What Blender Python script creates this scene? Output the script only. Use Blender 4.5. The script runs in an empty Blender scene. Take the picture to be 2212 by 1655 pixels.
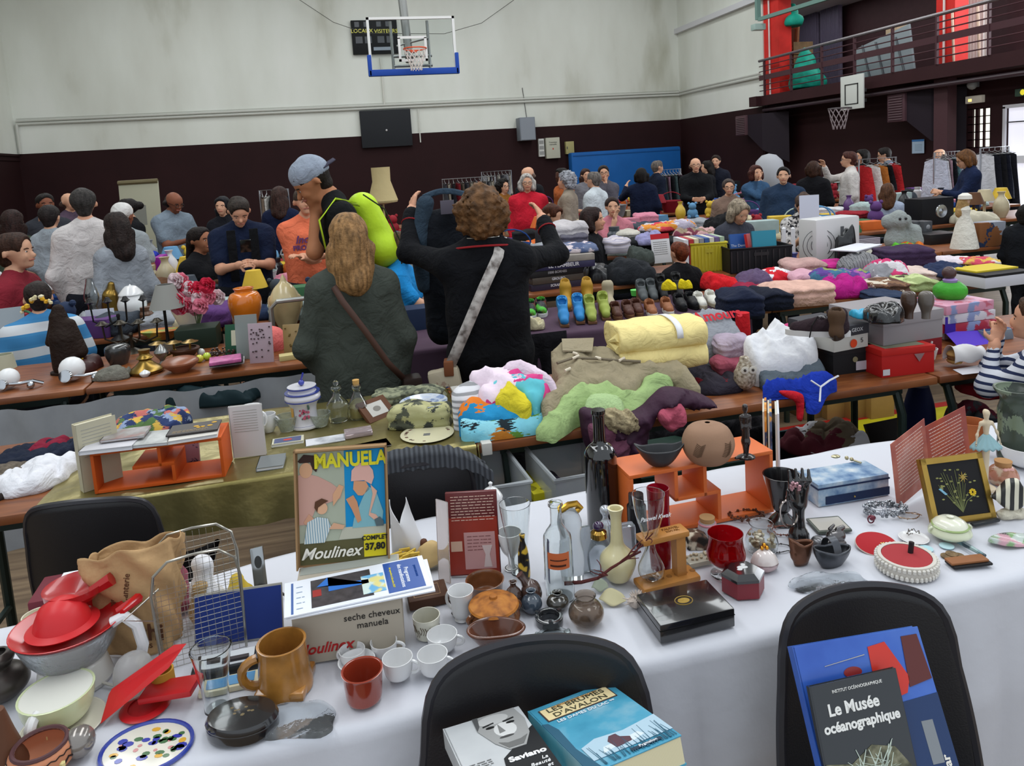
import bpy,bmesh,math,random
import numpy as np
from mathutils import Vector,Matrix
R=math.radians
scn=bpy.context.scene;COL=scn.collection
F,CX,CY,CH=1613.91,1106.0,550.75,1.72
def _rm(p,r,y):
 cy,sy,cp,sp,cr,sr=math.cos(y),math.sin(y),math.cos(p),math.sin(p),math.cos(r),math.sin(r)
 return(np.array([[cy,-sy,0],[sy,cy,0],[0,0,1]])@np.array([[1,0,0],[0,cp,-sp],[0,sp,cp]])@np.array([[cr,0,sr],[0,1,0],[-sr,0,cr]]))
CM=_rm(R(-7.0909),R(3.6064),R(-13.0418))
cam=bpy.data.cameras.new('camera');camo=bpy.data.objects.new('camera',cam);COL.objects.link(camo)
cam.sensor_width=36;cam.lens=F/2212*36;cam.shift_y=-(827.5-CY)/2212;cam.clip_start=.05;cam.clip_end=200
m4=Matrix.Identity(4)
for i in range(3):
 m4[i][0]=CM[i][0];m4[i][1]=CM[i][2];m4[i][2]=-CM[i][1]
m4[2][3]=CH
camo.matrix_world=m4;scn.camera=camo
vs=scn.view_settings;vs.view_transform='Standard';vs.look='None';vs.gamma=1;vs.use_curve_mapping=False;vs.exposure=.12
w=bpy.data.worlds.new('world');scn.world=w;w.use_nodes=True
bg=w.node_tree.nodes['Background'];bg.inputs[0].default_value=(.86,.93,1,1);bg.inputs[1].default_value=.92
def area(name,loc,rot,sx,sy,power,col=(1,1,1)):
 l=bpy.data.lights.new(name,'AREA');l.shape='RECTANGLE';l.size=sx;l.size_y=sy;l.energy=power;l.color=col
 o=bpy.data.objects.new(name,l);o.location=loc;o.rotation_euler=rot;COL.objects.link(o);return o
for i,(lx,p)in enumerate(((-3.5,500),(2,540),(7.5,520))):
 area('skylight_lamp',(lx,9.5,7.9),(0,0,0),1.6,20,p,(.94,.98,1))
area('gallery_window_light',(13.8,7.5,4.4),(0,R(90),0),1.4,5,260,(.9,.95,1))
area('gallery_fill_light',(12.4,13.5,5.3),(0,0,0),1.4,12,110)  # added fill light to brighten the gallery interior, no lamp fitting there
area('side_window_light',(10.6,9.5,1.3),(0,R(90),0),1.6,3.2,90,(.88,.94,1))
def ray(px,py):return CM@np.array([(px-CX)/F,1,-(py-CY)/F])
O0=np.array([0,0,CH])
def T(px,py,z=.75):d=ray(px,py);return O0+d*(z-CH)/d[2]
def PY(px,py,Y):d=ray(px,py);return O0+d*Y/d[1]
def PX(px,py,X):d=ray(px,py);return O0+d*X/d[0]
def mpp(P):return float((CM.T@(np.array(P)-O0))[1]/F)
def away(P):v=np.array([P[0],P[1],0.]);return v/np.linalg.norm(v)
def foot(px,py,wpx,z=.75):
 P=T(px,py,z);return P+away(P)*wpx/2*mpp(P)
def hgt(C,px,py,r=0):P=np.array(C)+away(C)*r;return float(PY(px,py,P[1])[2]-C[2])
def lin(h):
 if not isinstance(h,str):return tuple(h)+(1,)
 h=h.lstrip('#');h=h if len(h)==6 else ''.join(q*2 for q in h);c=[int(h[i:i+2],16)/255 for i in(0,2,4)]
 return tuple(((v+.055)/1.055)**2.4 if v>.04045 else v/12.92 for v in c)+(1,)
MC={}
def M(h,rough=.55,metal=0,trans=0,var=0,vs=8,bump=0,bs=40,kind=None,cols=None,sc=10,coat=0,sheen=0,ior=1.45,alpha=1,rot=0,emit=0,stretch=None):
 key=(h,rough,metal,trans,var,vs,bump,bs,kind,tuple(cols)if cols else None,sc,coat,sheen,alpha,rot,emit,stretch)
 if key in MC:return MC[key]
 m=bpy.data.materials.new(('m_'+str(h)).replace('#',''));m.use_nodes=True;nt=m.node_tree;b=nt.nodes['Principled BSDF']
 I=b.inputs;I['Base Color'].default_value=lin(h);I['Roughness'].default_value=rough;I['Metallic'].default_value=metal
 I['Transmission Weight'].default_value=trans;I['IOR'].default_value=ior;I['Coat Weight'].default_value=coat;I['Coat Roughness'].default_value=.08
 I['Alpha'].default_value=alpha
 if rough>=.5 and not metal:I['Specular IOR Level'].default_value=.22
 if sheen>.25:I['Sheen Weight'].default_value=sheen
 if emit:I['Emission Color'].default_value=lin(h);I['Emission Strength'].default_value=emit
 tc=nt.nodes.new('ShaderNodeTexCoord');mp=nt.nodes.new('ShaderNodeMapping');nt.links.new(tc.outputs['Object'],mp.inputs[0])
 mp.inputs['Rotation'].default_value=(0,0,R(rot))
 if stretch:mp.inputs['Scale'].default_value=stretch
 def ramp(fac,stops,const=False):
  r=nt.nodes.new('ShaderNodeValToRGB');e=r.color_ramp.elements
  if const:r.color_ramp.interpolation='CONSTANT'
  while len(e)<len(stops):e.new(1)
  for k,(p,c)in enumerate(stops):e[k].position=p;e[k].color=lin(c)
  nt.links.new(fac,r.inputs[0]);return r.outputs[0]
 if kind in('stripe','plaid','ring','stripez','stripey'):
  wv=nt.nodes.new('ShaderNodeTexWave');wv.inputs['Scale'].default_value=sc;nt.links.new(mp.outputs[0],wv.inputs[0])
  if kind=='stripez':wv.bands_direction='Z'
  if kind=='stripey':wv.bands_direction='Y'
  wv.inputs['Distortion'].default_value=.6
  if kind=='ring':wv.wave_type='RINGS';wv.rings_direction='Z'
  n=len(cols);c=ramp(wv.outputs['Fac'],[(k/n,cols[k])for k in range(n)],True)
  nt.links.new(c,I['Base Color'])
 elif kind in('patch','leafy'):
  vo=nt.nodes.new('ShaderNodeTexVoronoi');vo.inputs['Scale'].default_value=sc
  nz=nt.nodes.new('ShaderNodeTexNoise');nz.inputs['Scale'].default_value=sc*.8
  mx=nt.nodes.new('ShaderNodeVectorMath');mx.operation='MULTIPLY_ADD';nt.links.new(nz.outputs['Color'],mx.inputs[0]);mx.inputs[1].default_value=(.9/sc,)*3
  nt.links.new(mp.outputs[0],mx.inputs[2]);nt.links.new(mx.outputs[0],vo.inputs['Vector'])
  sp=nt.nodes.new('ShaderNodeSeparateColor');nt.links.new(vo.outputs['Color'],sp.inputs[0])
  n=len(cols);c=ramp(sp.outputs[0],[(k/n,cols[k])for k in range(n)],True)
  nt.links.new(c,I['Base Color'])
 elif kind=='noise':
  nz=nt.nodes.new('ShaderNodeTexNoise');nz.inputs['Scale'].default_value=sc;nz.inputs['Detail'].default_value=6;nt.links.new(mp.outputs[0],nz.inputs[0])
  n=len(cols);c=ramp(nz.outputs['Fac'],[(.3+.4*k/max(1,n-1),cols[k])for k in range(n)])
  nt.links.new(c,I['Base Color'])
 elif var:
  nz=nt.nodes.new('ShaderNodeTexNoise');nz.inputs['Scale'].default_value=vs;nz.inputs['Detail'].default_value=5;nt.links.new(mp.outputs[0],nz.inputs[0])
  a=lin(h)[:3];lo=tuple(max(0,v*(1-var))for v in a);hi=tuple(min(1,v*(1+var))for v in a)
  c=ramp(nz.outputs['Fac'],[(.3,lo),(.7,hi)]);nt.links.new(c,I['Base Color'])
 if bump:
  nz=nt.nodes.new('ShaderNodeTexNoise');nz.inputs['Scale'].default_value=bs;nz.inputs['Detail'].default_value=4;nt.links.new(tc.outputs['Object'],nz.inputs[0])
  bp=nt.nodes.new('ShaderNodeBump');bp.inputs['Strength'].default_value=bump;bp.inputs['Distance'].default_value=.01
  nt.links.new(nz.outputs['Fac'],bp.inputs['Height'])
  if sheen:
   n2=nt.nodes.new('ShaderNodeTexNoise');n2 .inputs['Scale'].default_value=11;n2 .inputs['Detail'].default_value=3;n2 .inputs['Distortion'].default_value=1.4;nt.links.new(tc.outputs['Object'],n2 .inputs[0])
   b2=nt.nodes.new('ShaderNodeBump');b2 .inputs['Strength'].default_value=.55;b2 .inputs['Distance'].default_value=.03;nt.links.new(n2 .outputs['Fac'],b2 .inputs['Height']);nt.links.new(b2 .outputs[0],bp.inputs['Normal'])
  nt.links.new(bp.outputs[0],I['Normal'])
 m.diffuse_color=lin(h)
 MC[key]=m;return m
def FAB(h,var=.12,bump=.25):return M(h,.95,var=var,vs=14,bump=bump,bs=90,sheen=.15)
def GLS(h='#f4f8f8',rough=.02):return M(h,rough,trans=1,ior=1.42)
def GLO(h,coat=.6,rough=.25,var=0):return M(h,rough,coat=coat,var=var)
CHR=dict(rough=.12,metal=1)
WHT='#e9e9ea'
def fin(o,label=None,cat=None,group=None,kind=None):
 if label:o['label']=label
 if cat:o['category']=cat
 if group:o['group']=group
 if kind:o['kind']=kind
 return o
def mesh(name,V,Fc,mat,parent=None,smooth=True,loc=None,rz=0,mats=None,mi=None,**tg):
 me=bpy.data.meshes.new(name);me.from_pydata([tuple(map(float,v))for v in V],[],[tuple(map(int,f))for f in Fc])
 for mm in(mats or[mat]):me.materials.append(mm)
 if mi is not None:me.polygons.foreach_set('material_index',mi)
 if smooth:me.polygons.foreach_set('use_smooth',[True]*len(me.polygons))
 me.update();o=bpy.data.objects.new(name,me);COL.objects.link(o)
 if parent:o.parent=parent
 if loc is not None:o.location=tuple(map(float,loc))
 o.rotation_euler=(0,0,rz)if not isinstance(rz,tuple)else rz
 return fin(o,**tg)
def empty(name,loc,rz=0,label=None,cat=None,group=None):
 o=bpy.data.objects.new(name,None);COL.objects.link(o);o.empty_display_size=.05
 o.location=tuple(map(float,loc));o.rotation_euler=(0,0,rz)if not isinstance(rz,tuple)else rz
 return fin(o,label,cat,group)
def autosmooth(o,ang=35):
 me=o.data;bm=bmesh.new();bm.from_mesh(me)
 for e in bm.edges:
  if len(e.link_faces)==2 and e.calc_face_angle(0)>R(ang):e.smooth=False
 bm.to_mesh(me);bm.free();return o
class B:
 def __init__(s):s.V=[];s.F=[];s.m=[]
 def add(s,V,F,mi=0,mat=None):
  n=len(s.V)
  if mat is not None:V=[mat@Vector(v)for v in V]
  s.V+=[tuple(v)for v in V];s.F+=[tuple(i+n for i in f)for f in F];s.m+=[mi]*len(F);return s
 def box(s,x0,x1,y0,y1,z0,z1,r=0,mi=0,mat=None):
  if r<=0:
   V=[(x,y,z)for z in(z0,z1)for y in(y0,y1)for x in(x0,x1)]
   return s.add(V,[(0,2,3,1),(4,5,7,6),(0,1,5,4),(2,6,7,3),(0,4,6,2),(1,3,7,5)],mi,mat)
  r=min(r,(x1-x0)/2.01,(y1-y0)/2.01,(z1-z0)/2.01)
  bm=bmesh.new();bmesh.ops.create_cube(bm,size=1)
  for v in bm.verts:v.co=Vector(((x0+x1)/2+v.co.x*(x1-x0),(y0+y1)/2+v.co.y*(y1-y0),(z0+z1)/2+v.co.z*(z1-z0)))
  bmesh.ops.bevel(bm,geom=bm.edges[:],offset=r,segments=2,profile=.6,affect='EDGES')
  bm.verts.index_update();V=[v.co.copy()for v in bm.verts];Fc=[[v.index for v in f.verts]for f in bm.faces];bm.free()
  return s.add(V,Fc,mi,mat)
 def lathe(s,prof,seg=28,mi=0,sx=1,sy=1,mat=None,sq=0,c=(0,0,0)):
  V=[];Fc=[]
  for r_,z in prof:
   for k in range(seg):
    a=2*math.pi*k/seg;ca,sa=math.cos(a),math.sin(a)
    q=(abs(ca)**sq+abs(sa)**sq)**(-1/sq)if sq else 1
    V.append((c[0]+r_*ca*sx*q,c[1]+r_*sa*sy*q,c[2]+z))
  n=len(prof)
  for i in range(n-1):
   for k in range(seg):Fc.append((i*seg+k,i*seg+(k+1)%seg,(i+1)*seg+(k+1)%seg,(i+1)*seg+k))
  if prof[0][0]>1e-5:Fc.append(tuple(reversed(range(seg))))
  if prof[-1][0]>1e-5:Fc.append(tuple((n-1)*seg+k for k in range(seg)))
  return s.add(V,Fc,mi,mat)
 def tube(s,pts,r,seg=8,mi=0,cap=True,mat=None,closed=False):
  pts=[Vector(p)for p in pts];n=len(pts);V=[];Fc=[];rr=r if isinstance(r,(list,tuple))else[r]*n
  up=None
  for i,p in enumerate(pts):
   d=(pts[(i+1)%n]-pts[i-1])if closed else(pts[min(i+1,n-1)]-pts[max(i-1,0)])
   d=d.normalized()if d.length>1e-9 else Vector((0,0,1))
   if up is None:up=d.orthogonal().normalized()
   up=(up-d*up.dot(d));up=up.normalized()if up.length>1e-6 else d.orthogonal().normalized()
   sd=d.cross(up)
   for k in range(seg):
    a=2*math.pi*k/seg;V.append(p+(up*math.cos(a)+sd*math.sin(a))*rr[i])
  for i in range(n if closed else n-1):
   j=(i+1)%n
   for k in range(seg):Fc.append((i*seg+k,i*seg+(k+1)%seg,j*seg+(k+1)%seg,j*seg+k))
  if cap and not closed:Fc.append(tuple(reversed(range(seg))));Fc.append(tuple((n-1)*seg+k for k in range(seg)))
  return s.add(V,Fc,mi,mat)
 def ball(s,c,r,seg=14,mi=0,mat=None):
  r3=r if isinstance(r,(tuple,list))else(r,r,r);n=seg//2
  pr=[(math.sin(math.pi*i/n),-math.cos(math.pi*i/n))for i in range(n+1)]
  V=[(c[0]+q*math.cos(2*math.pi*k/seg)*r3[0],c[1]+q*math.sin(2*math.pi*k/seg)*r3[1],c[2]+z*r3[2])for q,z in pr for k in range(seg)]
  Fc=[(i*seg+k,i*seg+(k+1)%seg,(i+1)*seg+(k+1)%seg,(i+1)*seg+k)for i in range(n)for k in range(seg)]
  return s.add(V,Fc,mi,mat)
 def prism(s,poly,z0,z1,mi=0,mat=None):
  n=len(poly);V=[(x,y,z0)for x,y in poly]+[(x,y,z1)for x,y in poly]
  return s.add(V,[tuple(reversed(range(n))),tuple(range(n,2*n))]+[(k,(k+1)%n,n+(k+1)%n,n+k)for k in range(n)],mi,mat)
 def grid(s,fn,nu,nv,mi=0,th=0,mat=None):
  V=[fn(i/(nu-1),j/(nv-1))for j in range(nv)for i in range(nu)]
  Fc=[(j*nu+i,j*nu+i+1,(j+1)*nu+i+1,(j+1)*nu+i)for j in range(nv-1)for i in range(nu-1)]
  return s.add(V,Fc,mi,mat)
 def out(s,name,mat,parent=None,smooth=True,ang=35,**k):
  mats=mat if isinstance(mat,(list,tuple))else[mat]
  o=mesh(name,s.V,s.F,None,parent,smooth,mats=mats,mi=s.m,**k)
  if smooth and ang:autosmooth(o,ang)
  return o
def solid(o,th,off=0):
 md=o.modifiers.new('thickness','SOLIDIFY');md.thickness=th;md.offset=off;return o
def text(body,size,mat,parent,loc=(0,0,0),rot=(0,0,0),shear=0,name='lettering',align='CENTER',ext=.0004,sx=1,off=0,label=None):
 cu=bpy.data.curves.new('t','FONT');cu.body=body;cu.size=size;cu.shear=shear;cu.align_x=align;cu.align_y='CENTER';cu.extrude=ext;cu.offset=off;cu.resolution_u=3
 to=bpy.data.objects.new('t',cu);me=bpy.data.meshes.new_from_object(to);bpy.data.objects.remove(to)
 me.name=name;me.materials.clear();me.materials.append(mat)
 for v in me.vertices:v.co.x*=sx
 o=bpy.data.objects.new(name,me);COL.objects.link(o);o.parent=parent;o.location=loc;o.rotation_euler=rot
 if label:o['label']=label
 return o
def adopt(c,p,name=None):
 c.parent=p;c.matrix_parent_inverse=p.matrix_basis.inverted()
 for k in('label','category','group'):
  if k in c:del c[k]
 if name:c.name=name
 return c
def vnoise(X,Y,Z,s,seed=0):
 r=np.random.RandomState(seed);out=0
 for k in range(4):
  d=r.normal(size=3);d/=np.linalg.norm(d);f=s*(1+.6*k);out=out+np.sin((X*d[0]+Y*d[1]+Z*d[2])*f+r.rand()*6.28+1.3*np.sin((X*d[1]+Y*d[2]+Z*d[0])*f*.7))/(1+.5*k)
 return out/2.2
def sdf(prims,k=.03):
 def f(X,Y,Z):
  d=None
  for p in prims:
   a=np.array(p[0],float);b=np.array(p[1],float);ra,rb=p[2],p[3];ab=b-a;L=max(ab@ab,1e-9)
   t=np.clip(((X-a[0])*ab[0]+(Y-a[1])*ab[1]+(Z-a[2])*ab[2])/L,0,1)
   e=np.sqrt((X-a[0]-t*ab[0])**2+(Y-a[1]-t*ab[1])**2+(Z-a[2]-t*ab[2])**2)-(ra+(rb-ra)*t)
   kk=p[5]if len(p)>5 else k
   if len(p)>4 and p[4]=='sub':
    d=np.maximum(d,-e);continue
   if d is None:d=e
   else:
    h=np.clip(.5+.5*(d-e)/kk,0,1);d=d+(e-d)*h-kk*h*(1-h)
  return d
 return f
def snet(f,lo,hi,h):
 lo=np.array(lo,float);hi=np.array(hi,float);n=np.ceil((hi-lo)/h).astype(int)+1
 ax=[lo[i]+h*np.arange(n[i])for i in range(3)]
 X,Y,Z=np.meshgrid(*ax,indexing='ij');v=f(X,Y,Z);s=v<0
 c=[n[0]-1,n[1]-1,n[2]-1];acc=np.zeros(c+[3]);cnt=np.zeros(c)
 def cn(A,i,j,k):return A[i:i+c[0],j:j+c[1],k:k+c[2]]
 P=np.stack([cn(X,0,0,0),cn(Y,0,0,0),cn(Z,0,0,0)],-1)
 cs=[(i,j,k)for i in(0,1)for j in(0,1)for k in(0,1)]
 for a in cs:
  for ax_ in range(3):
   if a[ax_]:continue
   b=list(a);b[ax_]=1;va,vb=cn(v,*a),cn(v,*b);m=(va<0)!=(vb<0)
   t=np.where(m,va/np.where(m,va-vb,1),0);q=np.array(a,float)*h
   for d in range(3):acc[...,d]+=np.where(m,q[d]+(t*h if d==ax_ else 0),0)
   cnt+=m
 act=cnt>0;idx=-np.ones(c,int);idx[act]=np.arange(act.sum())
 V=(P[act]+acc[act]/cnt[act][:,None]);Fc=[]
 for ax_ in range(3):
  o1,o2=(ax_+1)%3,(ax_+2)%3;sl=[slice(0,n[i]-1)for i in range(3)];sl[o1]=slice(1,n[o1]-1);sl[o2]=slice(1,n[o2]-1)
  s0=s[tuple(sl)];s2=list(sl);s2[ax_]=slice(1,n[ax_]);s1=s[tuple(s2)];I=np.argwhere(s0!=s1)
  if not len(I):continue
  base=I.copy();base[:,o1]+=1;base[:,o2]+=1
  def g(d1,d2):q=base.copy();q[:,o1]-=d1;q[:,o2]-=d2;return idx[q[:,0],q[:,1],q[:,2]]
  q=np.stack([g(0,0),g(1,0),g(1,1),g(0,1)],1);fl=s0[tuple(I.T)];q[~fl]=q[~fl][:,::-1]
  q=q[(q>=0).all(1)]
  Fc.append(q)
 return V,(np.concatenate(Fc)if Fc else np.zeros((0,4),int))
def bbox(prims,pad=.03):
 P=[]
 for p in prims:
  if len(p)>4 and p[4]=='sub':continue
  r=max(p[2],p[3])
  for q in(p[0],p[1]):P+=[np.array(q)-r,np.array(q)+r]
 P=np.array(P);return P.min(0)-pad,P.max(0)+pad
def blob(name,prims,mat,h=.01,k=.03,parent=None,wr=0,ws=20,seed=0,cut=None,**kw):
 lo,hi=bbox(prims,.02+h+wr);f0=sdf(prims,k)
 def f(X,Y,Z):
  d=f0(X,Y,Z)
  if wr:d=d+wr*vnoise(X,Y,Z,ws,seed)
  if cut:d=np.maximum(d,cut(X,Y,Z))
  return d
 V,Fc=snet(f,lo,hi,h);return mesh(name,V,Fc,mat,parent,True,**kw)
YB,XR,XL,XG,XI=22.1,10.87,-7.9,10.75,13.9
ZB,ZR,ZC=2.717,3.48,8.6
Y1=17.36
wall_m=M('#c6c8c0',.85,kind='noise',cols=['#b3b3a3','#d6d8cf','#dfe2da','#e6e8e2'],sc=.55,stretch=(1,1,.35),bump=.05,bs=6)
brown_m=M('#291315',.7,var=.12,vs=1.2);brown2=M('#2f191b',.65,var=.1,vs=1.5)
struct=dict(kind='structure')
def nb(name,bb,mat,r=0,**k):
 b=B();[b.box(*q,r=r)for q in(bb if isinstance(bb[0],(list,tuple))else[bb])];return b.out(name,mat,smooth=r>0,**k)
nb('floor',(XL-.2,15,-3,YB+.2,-.1,0),M('#7d6a55',.38,kind='noise',cols=['#5d4c3c','#7a6650','#8f7a60'],sc=3,stretch=(.6,9,1)),**struct)
nb('ceiling',[(XL-.2,XI+.6,2,YB+.2,ZC,ZC+.1)],M('#c9ccc8',.8),**struct)
nb('wall_back',[(XL-.2,XI+.2,YB,YB+.2,ZB,ZC)],wall_m,**struct)
nb('trim_back',(XL-.2,XI,YB-.012,YB+.2,0,ZB),brown_m,**struct)
nb('wall_left',(XL-.2,XL,-1,YB,ZB,ZC),wall_m,**struct)
nb('trim_left',[(XL-.2,XL+.012,-1,YB,0,ZB),(XL,XL+.05,-1,YB,ZB-.06,ZB-.02),(XL,XL+.04,-1,YB,ZB-.18,ZB-.13)],brown_m,**struct)
nb('wall_right',(XR,XR+.2,Y1,YB,ZB,ZC),wall_m,**struct)
nb('trim_right',[(XR-.012,XR+.3,Y1+.05,YB,0,ZB)],brown_m,**struct)
wTL,wBR=PX(2090,237,11.5),PX(2138,330,11.5)
wy0,wy1,wz1,wz0=wBR[1],wTL[1],wTL[2],1.45
dL=PX(2170,231,11.5);dy1,dz1=dL[1],dL[2];dy0=dy1-1.5
nb('wall_under_gallery',[(11.5,11.7,wy1,Y1+.1,0,3),(11.5,11.7,wy0,wy1,wz1,3),(11.5,11.7,wy0,wy1,0,wz0),(11.5,11.7,dy1,wy0,0,3),(11.5,11.7,dy0,dy1,dz1,3),(11.5,11.7,-2,dy0,0,3),(XR,11.5,Y1-.0,Y1+.1,0,2.73)],brown2,**struct)
frost=M('#f3f5e8',.5,emit=1.1)
nb('window_1',[(11.56,11.58,wy0,wy1,wz0,wz1)],frost,**struct)
b=B()
for k in range(4):b.box(11.5,11.54,wy0+(wy1-wy0)*k/3-.008,wy0+(wy1-wy0)*k/4+.008,wz0,wz1)
for k in range(6):z=wz1-(wz1-wz0)*k/5*1.0;b.box(11.5,11.54,wy0,wy1,z-.008,z+.008)
b.out('trim_1',brown2,smooth=False,**struct)
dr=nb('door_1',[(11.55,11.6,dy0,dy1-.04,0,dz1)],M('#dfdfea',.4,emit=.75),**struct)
b=B();b.box(11.46,11.5,dy1-.05,dy1,0,dz1);b.box(11.46,11.5,dy0,dy1,dz1-.03,dz1+.03);b.box(11.5,11.54,dy0,dy1-.05,1.15,1.28);b.box(11.5,11.54,dy0,dy1-.05,dz1-.28,dz1-.26,mi=1)
b.out('trim_2',[M('#d5d5da',.4),M('#444',.5)],smooth=False,**struct)
nb('gallery_floor',[(XG,XI,3,Y1+.1,2.735,2.98),(XR+.22,XI,Y1+.1,YB-.02,2.735,2.98),(XG-.14,XG+.02,Y1-.05,Y1+.28,2.735,2.98)],M('#361d20',.6,var=.1,vs=2),**struct)
nb('wall_gallery',[(XI,XI+.2,11.3,YB,2.98,ZC),(XR,XI,Y1+.1,Y1+.3,5.6,ZC),(12.6,13.0,11.5,11.9,2.98,5.6)],M('#3a2529',.6,var=.1),**struct)
nb('gallery_ceiling',(XG,XI+.2,3,YB,5.35,5.5),M('#cfcfd2',.8),**struct)
nb('window_2',(XI+.1,XI+.12,3,11.3,3.95,5.3),M('#f2f6ff',.5,emit=1.6),**struct)
b=B()
for y in(3.2,5,7,8.3,9.6,10.2,11.2):b.box(XI-.02,XI+.1,y-.05,y+.05,2.98,5.4)
for z in(3.9,4.45,5.25):b.box(XI-.02,XI+.1,3,11.3,z-.05,z+.05)
b.box(XI,XI+.1,3,11.3,2.98,3.95);b.out('trim_3',M('#5a5660',.5),smooth=False,**struct)
red=M('#d8322c',.5,var=.06)
def redcol(y0,y1,lab,x0=XG+.15,x1=XG+.5):
 e=empty('red_column',(x0,(y0+y1)/2,2.98),label=lab,cat='column');b=B();b.box(0,x1-x0,-(y1-y0)/2,(y1-y0)/2,0,5.2 if y0>15 else 2.37);b.out('shaft',red,e,False)
 b=B();b.tube([(-.03,.0,0),(-.03,.0,2.3)],.022);b.out('pipe',M('#e9dcd8',.4),e);return e
ra,rb_=PX(1648,170,XG+.15),PX(1684,170,XG+.15)
redcol(rb_[1],ra[1],'red painted column at the left end of the gallery')
ra,rb_=PX(2022,100,XG+.6),PX(2062,100,XG+.6)
redcol(rb_[1],ra[1],'red painted column beside the white curtain on the gallery',XG+.6,XG+.9)
e=empty('gallery_railing',(XG,Y1,2.98),label='brown steel railing with grey handrail along the gallery edge',cat='railing')
zt=PX(1928,57,XG)[2]-2.98;pipe=M('#7b7678',.35,metal=.6);bar=M('#4a3035',.5)
b=B();b.tube([(0,0,zt),(0,-14,zt)],.035);b.out('handrail',pipe,e)
b=B()
for fz in(.84,.69,.30,.14):b.tube([(0,0,zt*fz),(0,-14,zt*fz)],.012,6)
b.out('bar',bar,e);b=B();b.box(-.01,.02,-14,0,zt*.44,zt*.58);b.out('middle_band',bar,e,False)
for px in(1650,1708,1775,1846,1928,2024,2136,2260):
 y=PX(px,100,XG)[1]-Y1;b=B();b.box(-.025,.025,y-.02,y+.02,0,zt);b.out('post',bar,e,False)
b=B()
for dz,r_ in((0,.035),(.08,.03)):b.tube([(XL+.08,YB-.06,ZR+dz),(XR-.06,YB-.06,ZR+dz),(XR-.06,Y1+.1,ZR+dz)],r_,8)
b.tube([(XL+.08,YB-.05,ZR+.14),(XR-.05,YB-.05,ZR+.14)],.008,5)
b.tube([(XL+.08,YB-.06,ZR),(XL+.08,YB-.06,ZB)],.04,8)
b.out('heating_pipe',M('#c5c6bf',.5),label='pale pipes running along the walls above the brown band',cat='pipe')
def wallpipe(px,y0,y1,lab,rad=.025):
 a,c=PY(px,y0,YB-.05),PY(px,y1,YB-.05);b=B();b.tube([(a[0],a[1],a[2]),(a[0],c[1],c[2])],rad,6);b.out('wall_conduit',M('#d5d5cd',.5),label=lab,cat='pipe')
wallpipe(822,125,228,'thin vertical conduit on the wall below the glass backboard');wallpipe(903,236,308,'thin vertical conduit beside the large black wall panel',.018)
pts=[PY(x,y,YB-.3)for x,y in((640,-5),(720,48),(790,72),(960,73),(1040,50),(1110,0),(1118,-10))]
b=B();b.tube(pts,.008,5);b.out('hanging_cable',M('#55544f',.6),label='thin dark cable sagging across the white wall',cat='cable')
def wp(name,lab,cat,x0,y0,x1,y1,mat,dep=.1,Y=YB,**k):
 a,c=PY(x0,y0,Y-dep),PY(x1,y1,Y-dep);z1,z0=a[2],c[2];e=empty(name,((a[0]+c[0])/2,Y,z0),label=lab,cat=cat)
 b=B();w2=abs(c[0]-a[0])/2;b.box(-w2,w2,-dep,0,0,z1-z0,r=.01);b.out('body',mat,e);return e,w2,z1-z0
e,w2,h=wp('wall_panel','large blank black panel on the wall below the backboard','panel',776,240,892,314,M('#26282c',.6),.15)
b=B();b.ball((0,-.16,h*.45),.03,8);b.out('knob',M('#ddd'),e)
e,w2,h=wp('scoreboard','black scoreboard with yellow lettering behind the glass backboard','scoreboard',757,44,862,115,M('#17181a',.5),.12)
yl=M('#d8d36a',.5,emit=.2);text('LOCAUX',h*.16,yl,e,(-w2*.55,-.13,h*.68),(R(90),0,0));text('VISITEURS',h*.16,yl,e,(w2*.5,-.13,h*.66),(R(90),0,0))
for x in(-.85,-.45,.1,.5):
 for q,z0,z1 in((.3,.32,.52),(.2,.8,.95)):b=B();b.box(w2*x,w2*(x+q),-.13,-.12,h*z0,h*z1);b.out('display',M('#3d4046',.3),e,False)
b=B();b=B();b.box(-w2*.1,w2*.7,-.13,-.12,h*.1,h*.2);b.out('plate',M('#8f9aa6',.4),e,False)
e,w2,h=wp('loudspeaker','grey loudspeaker box mounted high beside the electrical panel','speaker',1122,254,1158,302,M('#7f858e',.5),.45)
b=B();b.box(-w2*.9,w2*.9,-.46,-.45,h*.03,h*.97);b.out('grille',M('#8c929b',.6,bump=.5,bs=120),e,False)
b=B();b.tube([(0.1,-.02,h),(0.02,-.02,h+.9)],.01);b.out('cable',M('#666'),e)
e,w2,h=wp('electrical_cabinet','beige electrical cabinet with lettering below the grey loudspeaker','cabinet',1179,298,1211,341,M('#b9b9a9',.5),.2)
text('Transition\nmanuelle',h*.1,M('#333'),e,(0,-.205,h*.72),(R(90),0,0));b=B();b.box(-w2*.1,w2*.05,-.205,-.2,h*.42,h*.5);b.out('red_mark',M('#c0392b'),e,False)
e,w2,h=wp('switch_box','stack of small white switches left of the beige cabinet','switch',1163,300,1177,338,M('#d9dad6',.5),.12)
b=B();[b.box(-w2*.8,w2*.8,-.125,-.12,h*(.1+.3*k),h*(.3+.3*k))for k in range(3)];b.out('switch',M('#9a9b99'),e,False)
e,w2,h=wp('fuse_box','small yellowish metal box above the blue mat','box',1222,306,1241,332,M('#a89f6d',.5),.15)
b=B();b.box(-w2*.8,-w2*.6,-.16,-.15,h*.4,h*.6);b.out('latch',M('#555'),e,False)
a,c,d=PY(1235,330,YB-.6),PY(1472,320,YB-.6),PY(1235,440,YB-.6)
e=empty('gym_mat',((a[0]+c[0])/2,YB-.3,.0),label='large blue gym mat standing against the back wall',cat='mat');w2=(c[0]-a[0])/2
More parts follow.
